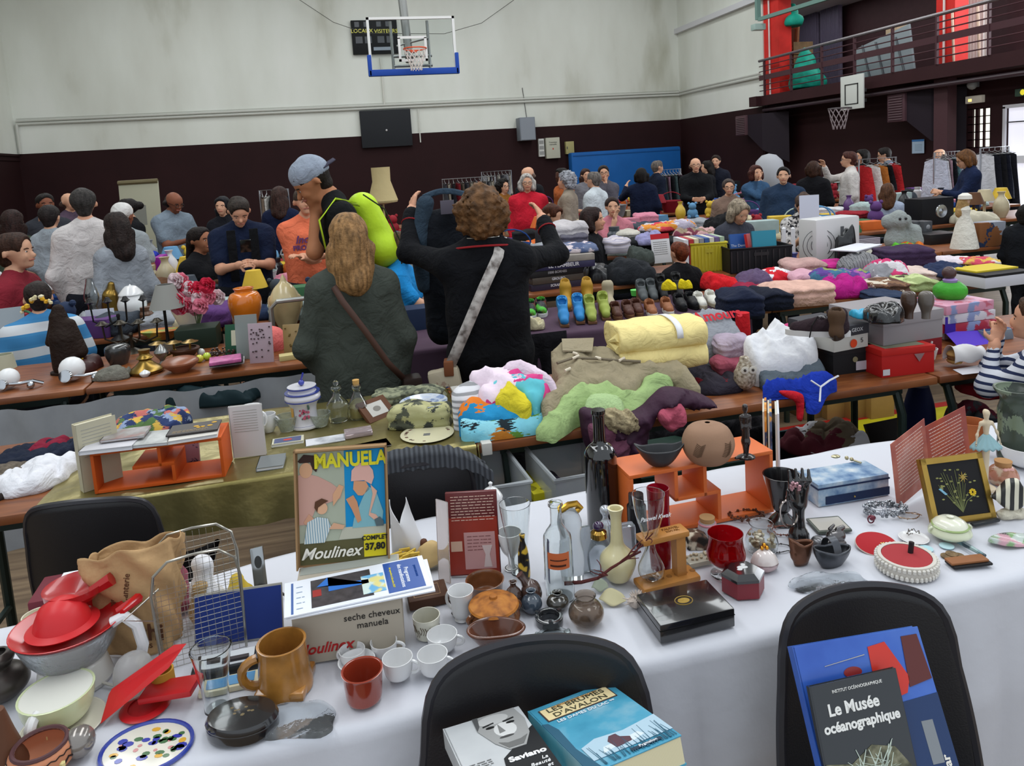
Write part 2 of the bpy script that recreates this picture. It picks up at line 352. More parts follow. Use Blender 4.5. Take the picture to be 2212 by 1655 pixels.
b=B();b.box(-w2,w2,-.25,.1,0,a[2],r=.06);b.out('cover',M('#1c5ea6',.55,var=.08,vs=2),e);b=B();b.box(-w2+.05,w2-.05,-.26,-.24,a[2]-.12,a[2]-.09);b.out('seam',M('#174e8c',.6),e,False)
Yb=15.6;bl,br,tl=PY(800,157,Yb),PY(988,150,Yb),PY(790,38,Yb);wb=(br[0]-bl[0])/2;hb=tl[2]-bl[2]
e=empty('glass_backboard',((bl[0]+br[0])/2,Yb,bl[2]),label='glass basketball backboard with blue padding hanging high in front of the wall',cat='basketball hoop')
b=B();b.box(-wb+.02,wb-.02,-.012,.012,.02,hb);b.out('pane',M('#eef2f2',.02,trans=1,ior=1.02),e,False)
b=B();t_=.05
for q in((-wb,wb,hb-t_,hb),(-wb,-wb+t_,0,hb),(wb-t_,wb,0,hb),(-wb,wb,0,t_)):b.box(q[0],q[1],-.03,.03,q[2],q[3])
sq=wb*.33
for q in((-sq,sq,hb*.6,hb*.6+.05),(-sq,sq,hb*.18,hb*.18+.05),(-sq,-sq+.05,hb*.18,hb*.62),(sq-.05,sq,hb*.18,hb*.62)):b.box(q[0],q[1],-.018,-.013,q[2],q[3])
b.out('white_frame',M('#dcdcda',.5),e,False)
b=B();b.box(-wb-.03,wb+.03,-.06,.05,-.08,.05,r=.02);b.box(-wb-.04,-wb+.04,-.06,.05,-.08,hb*.32,r=.02);b.box(wb-.04,wb+.04,-.06,.05,-.08,hb*.32,r=.02);b.out('padding',M('#2148a0',.5),e)
b=B();b.tube([(math.cos(a)*.225,-.38+math.sin(a)*.225,hb*.36)for a in np.linspace(0,2*math.pi,25)[:-1]],.014,8,closed=True);b.box(-.06,.06,-.17,-.02,hb*.33,hb*.37);b.out('rim',M('#d9542c',.4),e)
b=B()
for k in range(12):
 for sg in(1,-1):
  pt=[]
  for i in range(9):
   t=i/8;a=2*math.pi*k/12+sg*t*1.57;rr=.225*(1-.5*min(1,t*1.2));pt.append((math.cos(a)*rr,-.38+math.sin(a)*rr,hb*.36-.42*t))
  b.tube(pt,.006,4)
b.out('net',M('#d9cfc8',.8),e)
gm=M('#8b8d8b',.4,metal=.5);b=B();b.tube([(-.05,.25,hb*.2),(-.18,.6,3.9)],.09,10)
for x in(-.4,.35):b.tube([(x,.15,-.0),(x,.15,hb*.95)],.03)
b.tube([(-.4,.15,hb*.3),(.4,.15,hb*.3)],.03);b.tube([(-.4,.15,hb*.12),(.4,.15,hb*.12)],.03);b.tube([(.35,.1,hb*.62),(-.1,.25,hb*.55),(-.3,.2,hb*.5)],.02);b.out('support_frame',gm,e)
a,c=PX(1817,167,XG-.3),PX(1866,233,XG-.3);e=empty('practice_hoop',(XG-.3,(a[1]+c[1])/2,c[2]),label='small white square backboard fixed to the gallery edge',cat='basketball hoop');w2=abs(a[1]-c[1])/2+.0;h=a[2]-c[2]
b=B();b.box(-.02,.02,-w2,w2,0,h,r=.01);b.out('board',M('#cfd2cc',.5),e)
b=B();q=w2*.6
for(u0,u1,v0,v1)in((-q,q,h*.72,h*.75),(-q,q,h*.14,h*.17),(-q,-q+.03,h*.14,h*.75),(q-.03,q,h*.14,h*.75)):b.box(-.026,-.02,u0,u1,v0,v1)
b.out('target_square',M('#3a3a3a'),e,False)
b=B();b.tube([(-.32+math.cos(t)*.2,math.sin(t)*.2,h*.05)for t in np.linspace(0,6.28,21)[:-1]],.012,6,closed=True);b.tube([(-.13,0,h*.05),(0,0,h*.05)],.02);b.out('rim',M('#5b5558',.4),e)
b=B()
for k in range(10):
 for sg in(1,-1):b.tube([(-.32+math.cos(2*math.pi*k/10+sg*t*1.3)*.2*(1-.45*t),math.sin(2*math.pi*k/10+sg*t*1.3)*.2*(1-.45*t),h*.05-.42*t)for t in np.linspace(0,1,7)],.007,4)
b.out('net',M('#9c8f92',.8),e);b=B();b.box(.02,.3,-.05,.05,h*.5,h*.6);b.box(.02,.3,-.05,.05,h*.2,h*.3);b.out('bracket',M('#444'),e,False)
def heater(x0,y0,x1,y1,X,lab,duct=True):
 a,c=PX(x0,y0,X),PX(x1,y1,X);e=empty('fan_heater',(X+.35,(a[1]+c[1])/2,c[2]),label=lab,cat='heater');w2=(a[1]-c[1])/2;h=a[2]-c[2]
 b=B();b.box(-.35,.1,-w2,w2,0,h,r=.02);b.out('casing',M('#523a40',.5),e)
 b=B();[b.box(-.37,-.34,-w2*.75,w2*.75,h*(.08+.088*k),h*(.11+.088*k))for k in range(10)];b.out('louvres',M('#6d5a5e',.4),e,False)
 b=B();b.add([(-.3,-w2,0),(.3,-w2,-0.05),(.3,-w2-.9,-.75),(.3,-w2-.9,h),(-.3,-w2,h),(.3,-w2,h),(-.3,-w2-.05,-.1),(-.2,-w2-.5,-.4),(-.2,-w2-.5,h)],[(0,7,8,4),(7,3,8),(7,2,3),(0,1,2,7),(4,8,3,5)]);b.out('duct',M('#241c24',.6),e,False)
 return e
heater(1916,205,1954,262,10.9,'louvred brown fan heater hanging under the gallery beside the small hoop')
heater(1588,252,1612,292,10.5,'louvred brown fan heater on the wall above the blue mat corner')
b=B();b.tube([(XG+.1,Y1,2.62),(XG+.1,4,2.62)],.045,8);b.out('gallery_pipe',M('#3c2d33',.4),label='dark pipe running below the gallery edge',cat='pipe')
for px,lab in((1659,'slim brown post under the left end of the gallery'),(2031,'broad brown pillar beside the notice under the gallery')):
 X=11.0;P=PX(px,300,X);wd=.1 if px<1700 else.16;e=nb('gallery_post',(X,X+.2,P[1]-wd,P[1]+wd,0,2.74),M('#4b3337',.5),label=lab,cat='pillar')
def pxbox(name,lab,cat,x0,y0,x1,y1,X,dep,mat,part='body',**k):
 a,c=PX(x0,y0,X),PX(x1,y1,X);e=empty(name,(X+dep,(a[1]+c[1])/2,c[2]),label=lab,cat=cat);w2=abs(a[1]-c[1])/2;h=a[2]-c[2]
 b=B();b.box(-dep,0,-w2,w2,0,h,r=min(.01,dep/3));b.out(part,mat,e);return e,w2,h
e,w2,h=pxbox('wall_notice','pale blue paper notice taped to the brown wall','notice',1970,302,1996,331,11.46,.01,M('#bcd3ea',.6),'sheet')
b=B();b.box(-.012,-.01,-w2,w2,h*.85,h);b.out('header',M('#4a86c8'),e,False);b=B();[b.box(-.012,-.01,-w2*.7,w2*.5,h*(.2+.1*k),h*(.23+.1*k))for k in range(5)];b.out('text_lines',M('#8da3b8'),e,False)
e,w2,h=pxbox('emergency_light','lit emergency light box above the barred window','lamp',2085,209,2120,221,11.42,.08,M('#c9c2b4',.4,emit=.15),'casing');b=B();b.box(-.085,-.08,w2*.2,w2*.6,h*.25,h*.6);b.out('glowing_bulb',M('#ffd27a',emit=1.5),e,False)
e,w2,h=pxbox('exit_sign','green emergency exit sign above the doorway','sign',2192,193,2222,206,11.42,.08,M('#4d6b5b',.4),'casing');b=B();b.ball((-.09,-w2*.2,h*.5),(.01,.05,.05),8);b.box(-.09,-.08,-w2*.6,w2*.1,h*.3,h*.5);b.out('running_figure',M('#e0d23c',emit=.8),e)
e,w2,h=pxbox('round_lamp','small round grey lamp under the gallery ceiling','lamp',2094,178,2106,188,11.3,.1,M('#777b80',.3),'base');b=B();b.ball((-.1,0,h*.5),.09,12);b.out('globe',M('#9aa09e',.2),e)
def gal(name,lab,cat,x0,y0,x1,y1,X,dep,mat,part='panel',lean=0):
 a,c=PX(x0,y0,X),PX(x1,y1,X);e=empty(name,(X,(a[1]+c[1])/2,2.98),label=lab,cat=cat);w2=abs(a[1]-c[1])/2;h=max(.2,a[2]-2.98)
 b=B();b.box(0,dep,-w2,w2,0,h,r=.01,mat=Matrix.Rotation(R(lean),4,'X'));b.out(part,mat,e);return e,w2,h
e,w2,h=gal('wooden_door','old brown wooden door panel leaning on the red gallery column','door',1683,55,1715,190,11.7,.06,M('#8a5a3c',.5,var=.2),'slab',7)
b=B();b.box(-.02,0,-w2*.7,w2*.7,h*.5,h*.9,mat=Matrix.Rotation(R(7),4,'X'));b.out('moulded_panel',M('#70452c',.5),e,False)
for k in range(4):
 a=PX(1690,195,11.45);e=empty('wooden_crate',(11.45+.3,a[1]-.2,2.98+.32*k),label='%s slatted wooden crate in the stack behind the gallery railing'%('lowest','second lowest','second highest','topmost')[k],cat='crate',group='wooden crates on the gallery')
 b=B();[b.box(-.3,-.28,-.3,.3,.02+.1*q,.09+.1*q)for q in range(3)];[b.box(-.3,.25,s_*.3-.01,s_*.3+.01,0,.3)for s_ in(-1,1)];b.box(-.3,.25,-.3,.3,0,.02);b.out('slats',M('#7a6247',.7,var=.2),e,False)
def tarp(px,y0,y1,wd,lab,sd):
 P=PX(px,y1,11.3);z0=max(2.98,P[2]);z1=PX(px,y0,11.3)[2];h=z1-z0
 blob('green_tarp',[((0,-.1,.12),(0,.1,.12),.22*wd,.22*wd),((0,0,.1),(.1,.15*wd,h-.1),.28*wd,.1)],M('#1d9c86',.6,var=.15,bump=.4,bs=8),h=.05,k=.1,wr=.05,ws=9,seed=sd,loc=(11.3,P[1],z0+.05),label=lab,cat='tarpaulin',cut=lambda X,Y,Z:-Z)
tarp(1745,100,200,1.5,'crumpled green tarpaulin bundled behind the gallery railing',3);tarp(1712,12,62,.8,'green cloth hanging above the leaning wooden door',5)
for x0,x1,lab in((1724,1766,'left'),(1772,1814,'right')):
 e,w2,h=gal('metal_locker','tall mauve corrugated %s locker door at the back of the gallery'%lab,'locker',x0,22,x1,190,13.6,.1,M('#6b6478',.5,var=.1),'door',0);b=B();[b.box(-.03,0,-w2+w2*2*k/14,-w2+w2*2*k/14+.03,0,h)for k in range(14)];b.out('ribs',M('#5a5467',.5),e,False)
e,w2,h=gal('trestle_tabletop','grey folding table top leaning on its side on the gallery','table',1852,92,1975,165,11.9,.05,M('#8c979c',.4),'top',-9);b=B();[b.tube([(-.02,x,.1),(-.02,x+.25,h*.9)],.02)for x in(-w2*.7,0,w2*.5)];b.out('folded_legs',M('#555a5e',.4,metal=.7),e)
e,w2,h=gal('stacked_stool','pale wooden stool standing on the folded gallery table','stool',1913,60,1938,160,12.3,.3,M('#bfa98c',.6),'frame')
e,w2,h=gal('curtain','white curtain hanging behind the gallery railing','curtain',2092,0,2134,130,12.2,.02,M('#e4e2dc',.8,var=.08),'lining');b=B();b.grid(lambda u,v:(-.04+.03*math.sin(u*40),w2*(2*u-1),2.3*v),60,4);b.out('pleats',M('#e9e7e2',.8),e)
e=empty('wooden_frame',(11.1,PX(2090,120,11.1)[1],2.98),label='pale wooden frame leaning against the red gallery column',cat='frame');b=B();q=[(0,.3,.02),(0,-.25,.02),(.05,-.15,.95),(.05,.4,.95)];b.tube(q,.025,6,closed=True);b.out('bars',M('#d8b9a4',.6),e)  # plain wooden frame of joined bars, not a trestle
a,c=PX(1640,42,10.4),PX(1800,-8,10.4);e=empty('steel_beam',tuple(a),label='green painted steel beam crossing in front of the gallery',cat='beam');b=B();d=Vector(c-a);b.tube([(0,0,0),tuple(d)],.06,4);b.box(-.05,.05,.0,.1,0,1.6);b.out('girder',M('#6d8c84',.5),e,False)
b=B();b.box(-.15,.15,-.05,.15,-.25,-.1,r=.02);b.out('floodlight',M('#9db4ad',.4),e)
def _n(v):v=np.array(v,float);l=np.linalg.norm(v);return v/l if l>1e-9 else v
def hand_prims(wr,d,nrm,side,s=1,curl=.35):
 d=_n(d);nrm=_n(np.array(nrm)-d*np.dot(nrm,d));u=np.cross(d,nrm)*side;P=[]
 for k,(o,L)in enumerate(((-.03,.062),(-.010,.074),(.010,.078),(.029,.070))):
  b0=wr+d*.085*s+u*o*s;P.append((wr+d*.02*s+u*o*.5*s,b0,.013*s,.011*s));p=b0;a=curl*.6
  for j,f in enumerate((.45,.32,.23)):
   q=p+(d*math.cos(a)+nrm*math.sin(a))*L*f*s;P.append((p,q,(.0095-.001*j)*s,(.0085-.001*j)*s,'add',.006));p=q;a+=curl*1.1
 t0=wr+d*.025*s+u*.024*s;t1=t0+(d*.6+u*.75+nrm*.3)*.045*s;t2=t1+(d*.9+u*.2+nrm*.35)*.035*s
 P+=[(t0,t1,.014*s,.011*s,'add',.01),(t1,t2,.0105*s,.008*s,'add',.006)]
 return P
def person(label,at,rz=0,h=1.7,skin='#c99a7e',hair=('#2c2320','short'),top=('#888888','short'),bottom='#2b2e38',seat=False,lean=0,nod=0,turn=0,arms=None,w=1.,res=.02,face=False,coat=None,cap=None,belly=0,group=None,lips='#a8685a',glasses=False,curl=.35,zoff=0,child=False,topmat=None,buttoned=False):
 """local frame: the person faces -Y, their left is +X"""
 x,y=at[0],at[1];S=h;sw=.100*w;z=lambda v:np.array(v,float)*S
 drop=(.5*S-.50)if seat else 0
 hipz=.5*S-drop;hc=np.array([0,0,hipz]);L=R(lean)
 Rl=np.array([[1,0,0],[0,math.cos(L),math.sin(L)],[0,-math.sin(L),math.cos(L)]])if False else np.array([[1,0,0],[0,math.cos(L),-math.sin(L)],[0,math.sin(L),math.cos(L)]])
 def up(v):q=np.array(v,float)*S;q[2]-=.5*S;q=Rl@q;return q+hc
 hs=1.12 if child else 1.0
 nk=up((0,.018,.862));cN,cT=R(nod),R(turn)
 Rn=Rl@np.array([[math.cos(cT),-math.sin(cT),0],[math.sin(cT),math.cos(cT),0],[0,0,1]])@np.array([[1,0,0],[0,math.cos(cN),-math.sin(cN)],[0,math.sin(cN),math.cos(cN)]])
 def hd(v):q=(np.array(v,float)-np.array([0,.018,.862]))*S*hs;return nk+Rn@q
 root=empty('person',(x,y,zoff),rz,label,'person',group)
 P=[(hd((0,.018,.950)),hd((0,-.010,.948)),.049*S*hs,.046*S*hs),(hd((0,-.008,.93)),hd((0,-.026,.892)),.041*S*hs,.027*S*hs),(hd((0,-.052,.932)),hd((0,-.066,.915)),.006*S*hs,.0095*S*hs,'add',.008),(hd((0,-.050,.896)),hd((0,-.048,.88)),.012*S*hs,.013*S*hs,'add',.015)]
 for s in(-1,1):
  P+=[(hd((s*.048,.012,.932)),hd((s*.051,.016,.917)),.011*S*hs,.007*S*hs,'add',.006),(hd((s*.021,-.044,.915)),hd((s*.021,-.040,.908)),.012*S*hs,.012*S*hs,'add',.02)]
 P+=[(nk,up((0,.012,.825)),.033*S,.036*S)]
 tr=[]
 for s in(-1,1):
  tr+=[(up((s*.048*w,.008,.748)),up((s*.045*w,.008-.01*belly,.62)),.059*S*w,.055*S*w),(up((s*.045*w,0-.02*belly,.62)),up((s*.044*w,0,.52)),.055*S*w*(1+.12*belly),.062*S*w)]
 tr+=[(up((-sw*.84,.018,.785)),up((sw*.84,.018,.785)),.036*S,.036*S)]+[(up((s*.02,.02,.835)),up((s*sw*.8,.018,.797)),.030*S,.026*S)for s in(-1,1)]
 if belly:tr+=[(up((0,-.035*belly,.60)),up((0,-.03*belly,.66)),.07*S,.06*S)]
 P+=tr
 armsP=[];hands=[];A=arms or{}
 for s,key in((-1,'R'),(1,'L')):
  sh=up((s*sw,.018,.785));tgt=A.get(key)
  if tgt is None:tgt=(s*(sw+.022),-.03,.475)
  elif tgt=='fold':tgt=(-s*.05,-.125-.01*belly,.665)
  wr=np.array(tgt[:3],float)*S
  if seat:wr=wr-np.array([0,0,drop])
  if A.get(key)is None and lean:wr=wr+np.array([0,-.1*math.sin(L)*S*2,0])
  d=wr-sh;D=np.linalg.norm(d);l1,l2=.178*S,.152*S
  if D>l1+l2-.005:wr=sh+d/D*(l1+l2-.005);d=wr-sh;D=np.linalg.norm(d)
  a=(l1*l1-l2*l2+D*D)/(2*D);hh=math.sqrt(max(l1*l1-a*a,0));pole=np.array(tgt[3]if len(tgt)>3 else(s*.55,.35,-1.),float);dn=d/D;pole=_n(pole-dn*np.dot(pole,dn))
  el=sh+dn*a+pole*hh;armsP.append((s,sh,el,wr))
  P+=[(sh,el,.035*S*w**.5,.025*S),(el,wr,.025*S,.0165*S),(wr,wr+_n(wr-el)*.02*S,.0165*S,.014*S)]
  nr=(tgt[4]if len(tgt)>4 else(-s*.8,-.6,0));hands.append((wr+_n(wr-el)*.008*S,wr-el,nr,s))
 legs=[]
 for s in(-1,1):
  hp=np.array([s*.05*S*w,0,hipz]);
  if seat:kn=np.array([s*.07*S,-.25*S,.47]);an=np.array([s*.07*S,-.24*S,.07])
  else:kn=np.array([s*.056*S,-.005,.272*S]);an=np.array([s*.058*S,.01*S,.045*S])
  legs.append((hp,kn,an));P+=[(hp,kn,.058*S*w,.035*S),(kn,an,.035*S,.021*S),(an,an+np.array([s*.01,-.085*S,-.02*S]),.022*S,.017*S)]
 lo,hi=bbox(P,.02);V,Fc=snet(sdf(P,.02*S),lo,hi,res)
 for(wr,d,nr,s)in hands:
  hp=hand_prims(wr-_n(d)*.01,d,nr,s,S/1.75,curl);l2_,h2_=bbox(hp,.012);V2,F2=snet(sdf(hp,.012),l2_,h2_,.0065 if res<.025 else.009)
  Fc=np.concatenate([Fc,F2+len(V)]);V=np.concatenate([V,V2])
 mesh('body',V,Fc,M(skin,.55,var=.05,vs=20),root)
 def cl(name,pr,mat,h_=res,wr=.006,cut=None,k=.03):return blob(name,pr,mat,h=h_,k=k*S,parent=root,wr=wr,ws=16,seed=hash(label)%97,cut=cut)
 g=.017;pr=[(p[0],p[1],p[2]+g,p[3]+g)for p in tr];sl=top[1]
 if sl!='none':
  for s,sh,el,wr in armsP:
   if sl=='short':e2=sh+(el-sh)*.72;pr+=[(sh,e2,.042*S,.042*S)]
   elif sl=='long':pr+=[(sh,el,.040*S*w**.5,.032*S),(el,el+(wr-el)*.95,.032*S,.024*S)]
   elif sl=='elbow':pr+=[(sh,el,.042*S,.034*S),(el,el+(wr-el)*.35,.034*S,.033*S)]
 if coat:
  pr+=[((0-.05*S*w,0,hipz+.05*S),(-.065*S*w,.01,coat*S),.085*S,.088*S),((.05*S*w,0,hipz+.05*S),(.065*S*w,.01,coat*S),.085*S,.088*S)]
 tm=topmat or FAB(top[0]);hem=(coat*S if coat else hipz-.03*S)
 cl('coat' if coat else 'top',pr,tm,cut=lambda X,Y,Z:hem-Z)
 pr=[((-.046*S*w,0,hipz+.01),(.046*S*w,0,hipz+.01),.072*S*w,.072*S*w)]
 for hp,kn,an in legs:pr+=[(hp,kn,.062*S*w,.043*S),(kn,an,.043*S,.034*S)]
 cl('trousers',pr,FAB(bottom))
 b=B()
 for hp,kn,an in legs:b.ball((an[0],an[1]-.05*S,.035),(.05,.135,.045),10)
 b.out('shoes',M('#1d1b1b',.5),root)
 hc_,st=hair;c0=(0,.02,.952)
 def face_cut():return[(hd((0,-.084,.940)),hd((0,-.082,.87)),.055*S*hs,.064*S*hs,'sub')]
 hp=None;wv=.004;hm=M(tuple(v*.6 for v in lin(hc_)[:3]),.6,kind='noise',cols=[tuple(v*.3 for v in lin(hc_)[:3]),tuple(v*1.15 for v in lin(hc_)[:3])],sc=26,stretch=(2.2,2.2,.5)if st!='curly' else None,bump=.7,bs=70)if hc_ else None
 if st=='short':hp=[(hd(c0),hd((0,-.010,.957)),.0545*S*hs,.050*S*hs),(hd((0,.030,.93)),hd((0,.030,.905)),.045*S*hs,.033*S*hs)]+face_cut()
 elif st=='bald':pass
 elif st=='bob':hp=[(hd(c0),hd((0,-.01,.955)),.058*S*hs,.053*S*hs),(hd((0,.03,.93)),hd((0,.03,.89)),.053*S*hs,.048*S*hs)]+[(hd((s*.05,.01,.93)),hd((s*.05,.0,.885)),.03*S*hs,.026*S*hs)for s in(-1,1)]+face_cut();wv=.006
 elif st=='long':hp=[(hd(c0),hd((0,-.01,.955)),.059*S*hs,.053*S*hs),(hd((0,.035,.93)),hd((0,.055,.81)),.055*S*hs,.048*S*hs),(hd((-.038,.03,.90)),hd((-.034,.045,.80)),.034*S,.030*S),(hd((.038,.03,.90)),hd((.034,.045,.80)),.034*S,.030*S)]+face_cut();wv=.008
 elif st=='curly':hp=[(hd((0,.025,.955)),hd((0,.0,.962)),.060*S*hs,.057*S*hs),(hd((0,.03,.93)),hd((0,.035,.90)),.058*S*hs,.050*S*hs)]+[(hd((s*.05,.02,.94)),hd((s*.048,.025,.90)),.034*S*hs,.028*S*hs)for s in(-1,1)]+face_cut();wv=.016
 elif st=='bun':hp=[(hd(c0),hd((0,-.01,.957)),.055*S*hs,.050*S*hs),(hd((0,.066,.95)),hd((0,.085,.95)),.03*S*hs,.03*S*hs)]+face_cut()
 elif st=='tail':hp=[(hd(c0),hd((0,-.01,.957)),.055*S*hs,.050*S*hs),(hd((0,.062,.94)),hd((0,.09,.84)),.028*S*hs,.02*S*hs)]+face_cut()
 if hp:
  if st=='curly':
   lo,hi=bbox(hp,.05);f0=sdf(hp,.02)
   V,Fc=snet(lambda X,Y,Z:f0(X,Y,Z)+.011*np.sin(X*95+2*np.sin(Z*60))*np.sin(Y*90+2*np.sin(X*55))*np.sin(Z*100+2*np.sin(Y*60))*1.6+.006*vnoise(X,Y,Z,40,3),lo,hi,min(res,.011));mesh('hair',V,Fc,hm,root)
  else:blob('hair',hp,hm,h=min(res,.016),k=.015,parent=root,wr=wv,ws=38)
 if st=='bald' and hc_:
  hp=[(hd((0,.045,.93)),hd((0,.04,.905)),.038*S,.032*S)]+[(hd((s*.052,.02,.93)),hd((s*.045,.035,.915)),.012*S,.02*S)for s in(-1,1)];blob('hair',hp,hm,h=.014,parent=root,wr=.003,ws=38)
 if cap:
  cp=[(hd((0,.02,.962)),hd((0,-.0,.963)),.059*S,.055*S),(hd((0,.04,.95)),hd((0,.04,.94)),.043*S,.04*S)]
  zc=hd((0,0,.938));nrm=Rn@np.array([0,.12,1]);blob('cap',cp,FAB(cap[0]),h=.012,parent=root,cut=lambda X,Y,Z:-((X-zc[0])*nrm[0]+(Y-zc[1])*nrm[1]+(Z-zc[2])*nrm[2]))
  if len(cap)>1:
   sgn=cap[2]if len(cap)>2 else-1;b=B()
   b.grid(lambda u,v:tuple(hd(((2*u-1)*.045*math.sqrt(max(0,1-v*v*.75)),(.02+sgn*(.05+.06*v))if sgn<0 else(.055+.055*v),.945-.006*v+.008*(1-(2*u-1)**2)))),9,6);o=b.out('cap_peak',FAB(cap[1]),root);solid(o,.006)
 if face:
  b=B();dk=B();br=B()
  for s in(-1,1):
   c=hd((s*.020,-.0475,.932));b.ball(c,.0062*S*hs/1.2,8);c=hd((s*.020,-.0520,.932));dk.ball(c,.0036*S*hs/1.2,6)
   br.tube([hd((s*.010,-.0545,.9425)),hd((s*.021,-.0550,.9450)),hd((s*.031,-.049,.942))],.0022*S,5)
  b.out('eyes',M('#d9d2cc',.3),root);dk.out('pupils',M('#1c1513',.3),root);br.out('eyebrows',M(hc_ or '#5a4a40',.8),root)
  b=B();b.tube([hd((-.017,-.0555,.8985)),hd((-.006,-.0625,.900)),hd((.006,-.0625,.900)),hd((.017,-.0555,.8985))],.0033*S,6);b.out('lips',M(lips,.5),root)
 if glasses:
  b=B()
  for s in(-1,1):
   b.tube([hd((s*.020+.014*math.cos(a),-.060,.931+.011*math.sin(a)))for a in np.linspace(0,6.28,13)[:-1]],.0014*S,4,closed=True);b.tube([hd((s*.036,-.058,.934)),hd((s*.052,.01,.932))],.0014*S,4)
  b.tube([hd((-.006,-.061,.932)),hd((.006,-.061,.932))],.0014*S,4);b.out('glasses',M('#2b2422',.3),root)
 root['_']=0;del root['_']
 return root,up,hd,armsP
def at_head(px,py,Y,dz=0):
 P=PY(px,py,Y);return(P[0],P[1]),P[2]
def faceto(px,Y,ang=0):return 0
YAW=R(-13.04)
def proj(P):c=CM.T@(np.array(P,float)-O0);return CX+F*c[0]/c[1],CY-F*c[2]/c[1]
def slen(P,d,py,lo=.005,hi=2.5):
 for _ in range(40):
  m=(lo+hi)/2
  if proj(np.array(P)+np.array(d)*m)[1]>py:lo=m
  else:hi=m
 return lo
def shell(outer,t=.08,zb=None):
 inn=[(max(r-t,0.0 if i else 0.0),max(z,zb if zb is not None else t*.8))for i,(r,z)in enumerate(outer)]
 inn=[q for q in inn if q[1]<=outer[-1][1]]
 return list(outer)+[(outer[-1][0]-t*.5,outer[-1][1]+t*.15)]+list(reversed(inn))+[(0,inn[0][1])]
def smoothp(pts,n=4):
 P=np.array(pts,float);out=[]
 for i in range(len(P)-1):
  a=P[max(i-1,0)];b=P[i];c=P[i+1];d=P[min(i+2,len(P)-1)]
  for k in range(n):
   t=k/n;out.append(tuple(.5*((2*b)+(-a+c)*t+(2*a-5*b+4*c-d)*t*t+(-a+3*b-3*c+d)*t**3)))
 out.append(tuple(P[-1]));return[(max(q[0],0),q[1])for q in out]
def pot(name,lab,cat,px,bot,top,wpx,outer,mat,t=.1,z=.75,foot_r=None,parts=False,sm=True,part='body',H=None,seg=32,sq=0,sy=1,lean=0,group=None,hsc=1):
 fr=outer[0][0]if foot_r is None else foot_r
 P=T(px,bot,z);m=mpp(P);C=P+away(P)*fr*wpx/2*m*sy;m=mpp(C);Rr=wpx/2*m
 rt=(outer[-1][0]if t or outer[-1][0]>.2 else 0)*Rr;H=H or hgt(C,px,top,rt)*hsc
 H=max(H,.004)
 o=smoothp(outer)if sm else outer
 o=[(r*Rr,zz*H)for r,zz in o]
 if t:o=shell(o,t*Rr,zb=min(t*Rr,H*.3))
 b=B();b.lathe(([(0,0)]if o[0][0]>0 else[])+o,seg,sq=sq,sy=sy)
 rz=(R(lean),0,YAW)if lean else YAW
 if parts:
  e=empty(name,C,rz,label=lab,cat=cat,group=group);b.out(part,mat,e);return e,Rr,H,C
 e=b.out(name,mat,loc=C,rz=rz,label=lab,cat=cat,group=group);return e,Rr,H,C
def handle(e,R0,z0,z1,out,ang=0,r=.004,mat=None,name='handle',n=9,sqz=1):
 a=R(ang);pts=[]
 for i in range(n):
  t=math.pi*i/(n-1);rr=R0+out*math.sin(t)**sqz;zz=z1+(z0-z1)*(1-math.cos(t))/2;pts.append((math.cos(a)*rr,math.sin(a)*rr,zz))
 b=B();b.tube(pts,r,8);return b.out(name,mat,e)
def fr2(p1,p2,z=.75):
 z0,z=z if isinstance(z,tuple)else(z,z);a,c=T(*p1,z0),T(*p2,z0);a[2]=c[2]=z;m=(a+c)/2;return m,float(np.linalg.norm(c-a)),math.atan2(c[1]-a[1],c[0]-a[0])
def bxt(name,lab,cat,p1,p2,dep,top,mat,z=.75,r=.004,part='body',h=None,group=None):
 m,wd,rz=fr2(p1,p2,z);h=h or slen(m,(0,0,1),top)
 e=empty(name,m,rz,label=lab,cat=cat,group=group);b=B();b.box(-wd/2,wd/2,0,dep,0,h,r=r);b.out(part,mat,e);return e,wd,h
def lean_panel(name,lab,cat,p1,p2,top,th,tilt,z=.75,mat=None,part='cover',pages=None,group=None,ln=None,flip=1):
 """a flat thing standing on its lower edge p1-p2 and leaning back by tilt; children live in its frame: x right, y up the face, z out of the face"""
 m,wd,rz=fr2(p1,p2,z);bk=np.array([-math.sin(rz),math.cos(rz),0])
 d=bk*math.sin(R(tilt))+np.array([0,0,math.cos(R(tilt))]);ln=ln or slen(m,d,top)
 e=empty(name,m,(R(90-tilt),0,rz),label=lab,cat=cat,group=group)
 b=B()
 if pages:
  b.box(-wd/2,wd/2,0,ln,-.0025,0);b.box(-wd/2,wd/2,0,ln,-th,-th+.0025);b.box(-wd/2-.0005,-wd/2+.003,0,ln,-th,0);b.out(part,mat,e,False)
  b=B();b.box(-wd/2+.003,wd/2-.003,.002,ln-.003,-th+.0025,-.0025);b.out('pages',M(pages,.8),e,False)
 else:b.box(-wd/2,wd/2,0,ln,-th,0,r=min(th*.3,.002));b.out(part,mat,e)
 return e,wd,ln
def art(e,name,mat,q,zz=.0008,th=.0006):
 b=B();b.prism([(x,y)for x,y in q],zz-th,zz);return b.out(name,mat,e,False)
def rect(x0,y0,x1,y1):return[(x0,y0),(x1,y0),(x1,y1),(x0,y1)]
def ell(cx,cy,rx,ry,n=18,a0=0):return[(cx+rx*math.cos(2*math.pi*k/n+a0),cy+ry*math.sin(2*math.pi*k/n+a0))for k in range(n)]
def lines_of(e,mat,x0,x1,y0,dy,n,sd=0,th=.0016,z=.001,name='text_lines'):
 r=random.Random(sd);b=B()
 for k in range(n):
  x=x0;y=y0-dy*k
  while x<x1-.004:
   w=min(r.uniform(.006,.018),x1-x);b.prism(rect(x,y-th/2,x+w*.8,y+th/2),z-.0004,z);x+=w
 return b.out(name,mat,e,False)
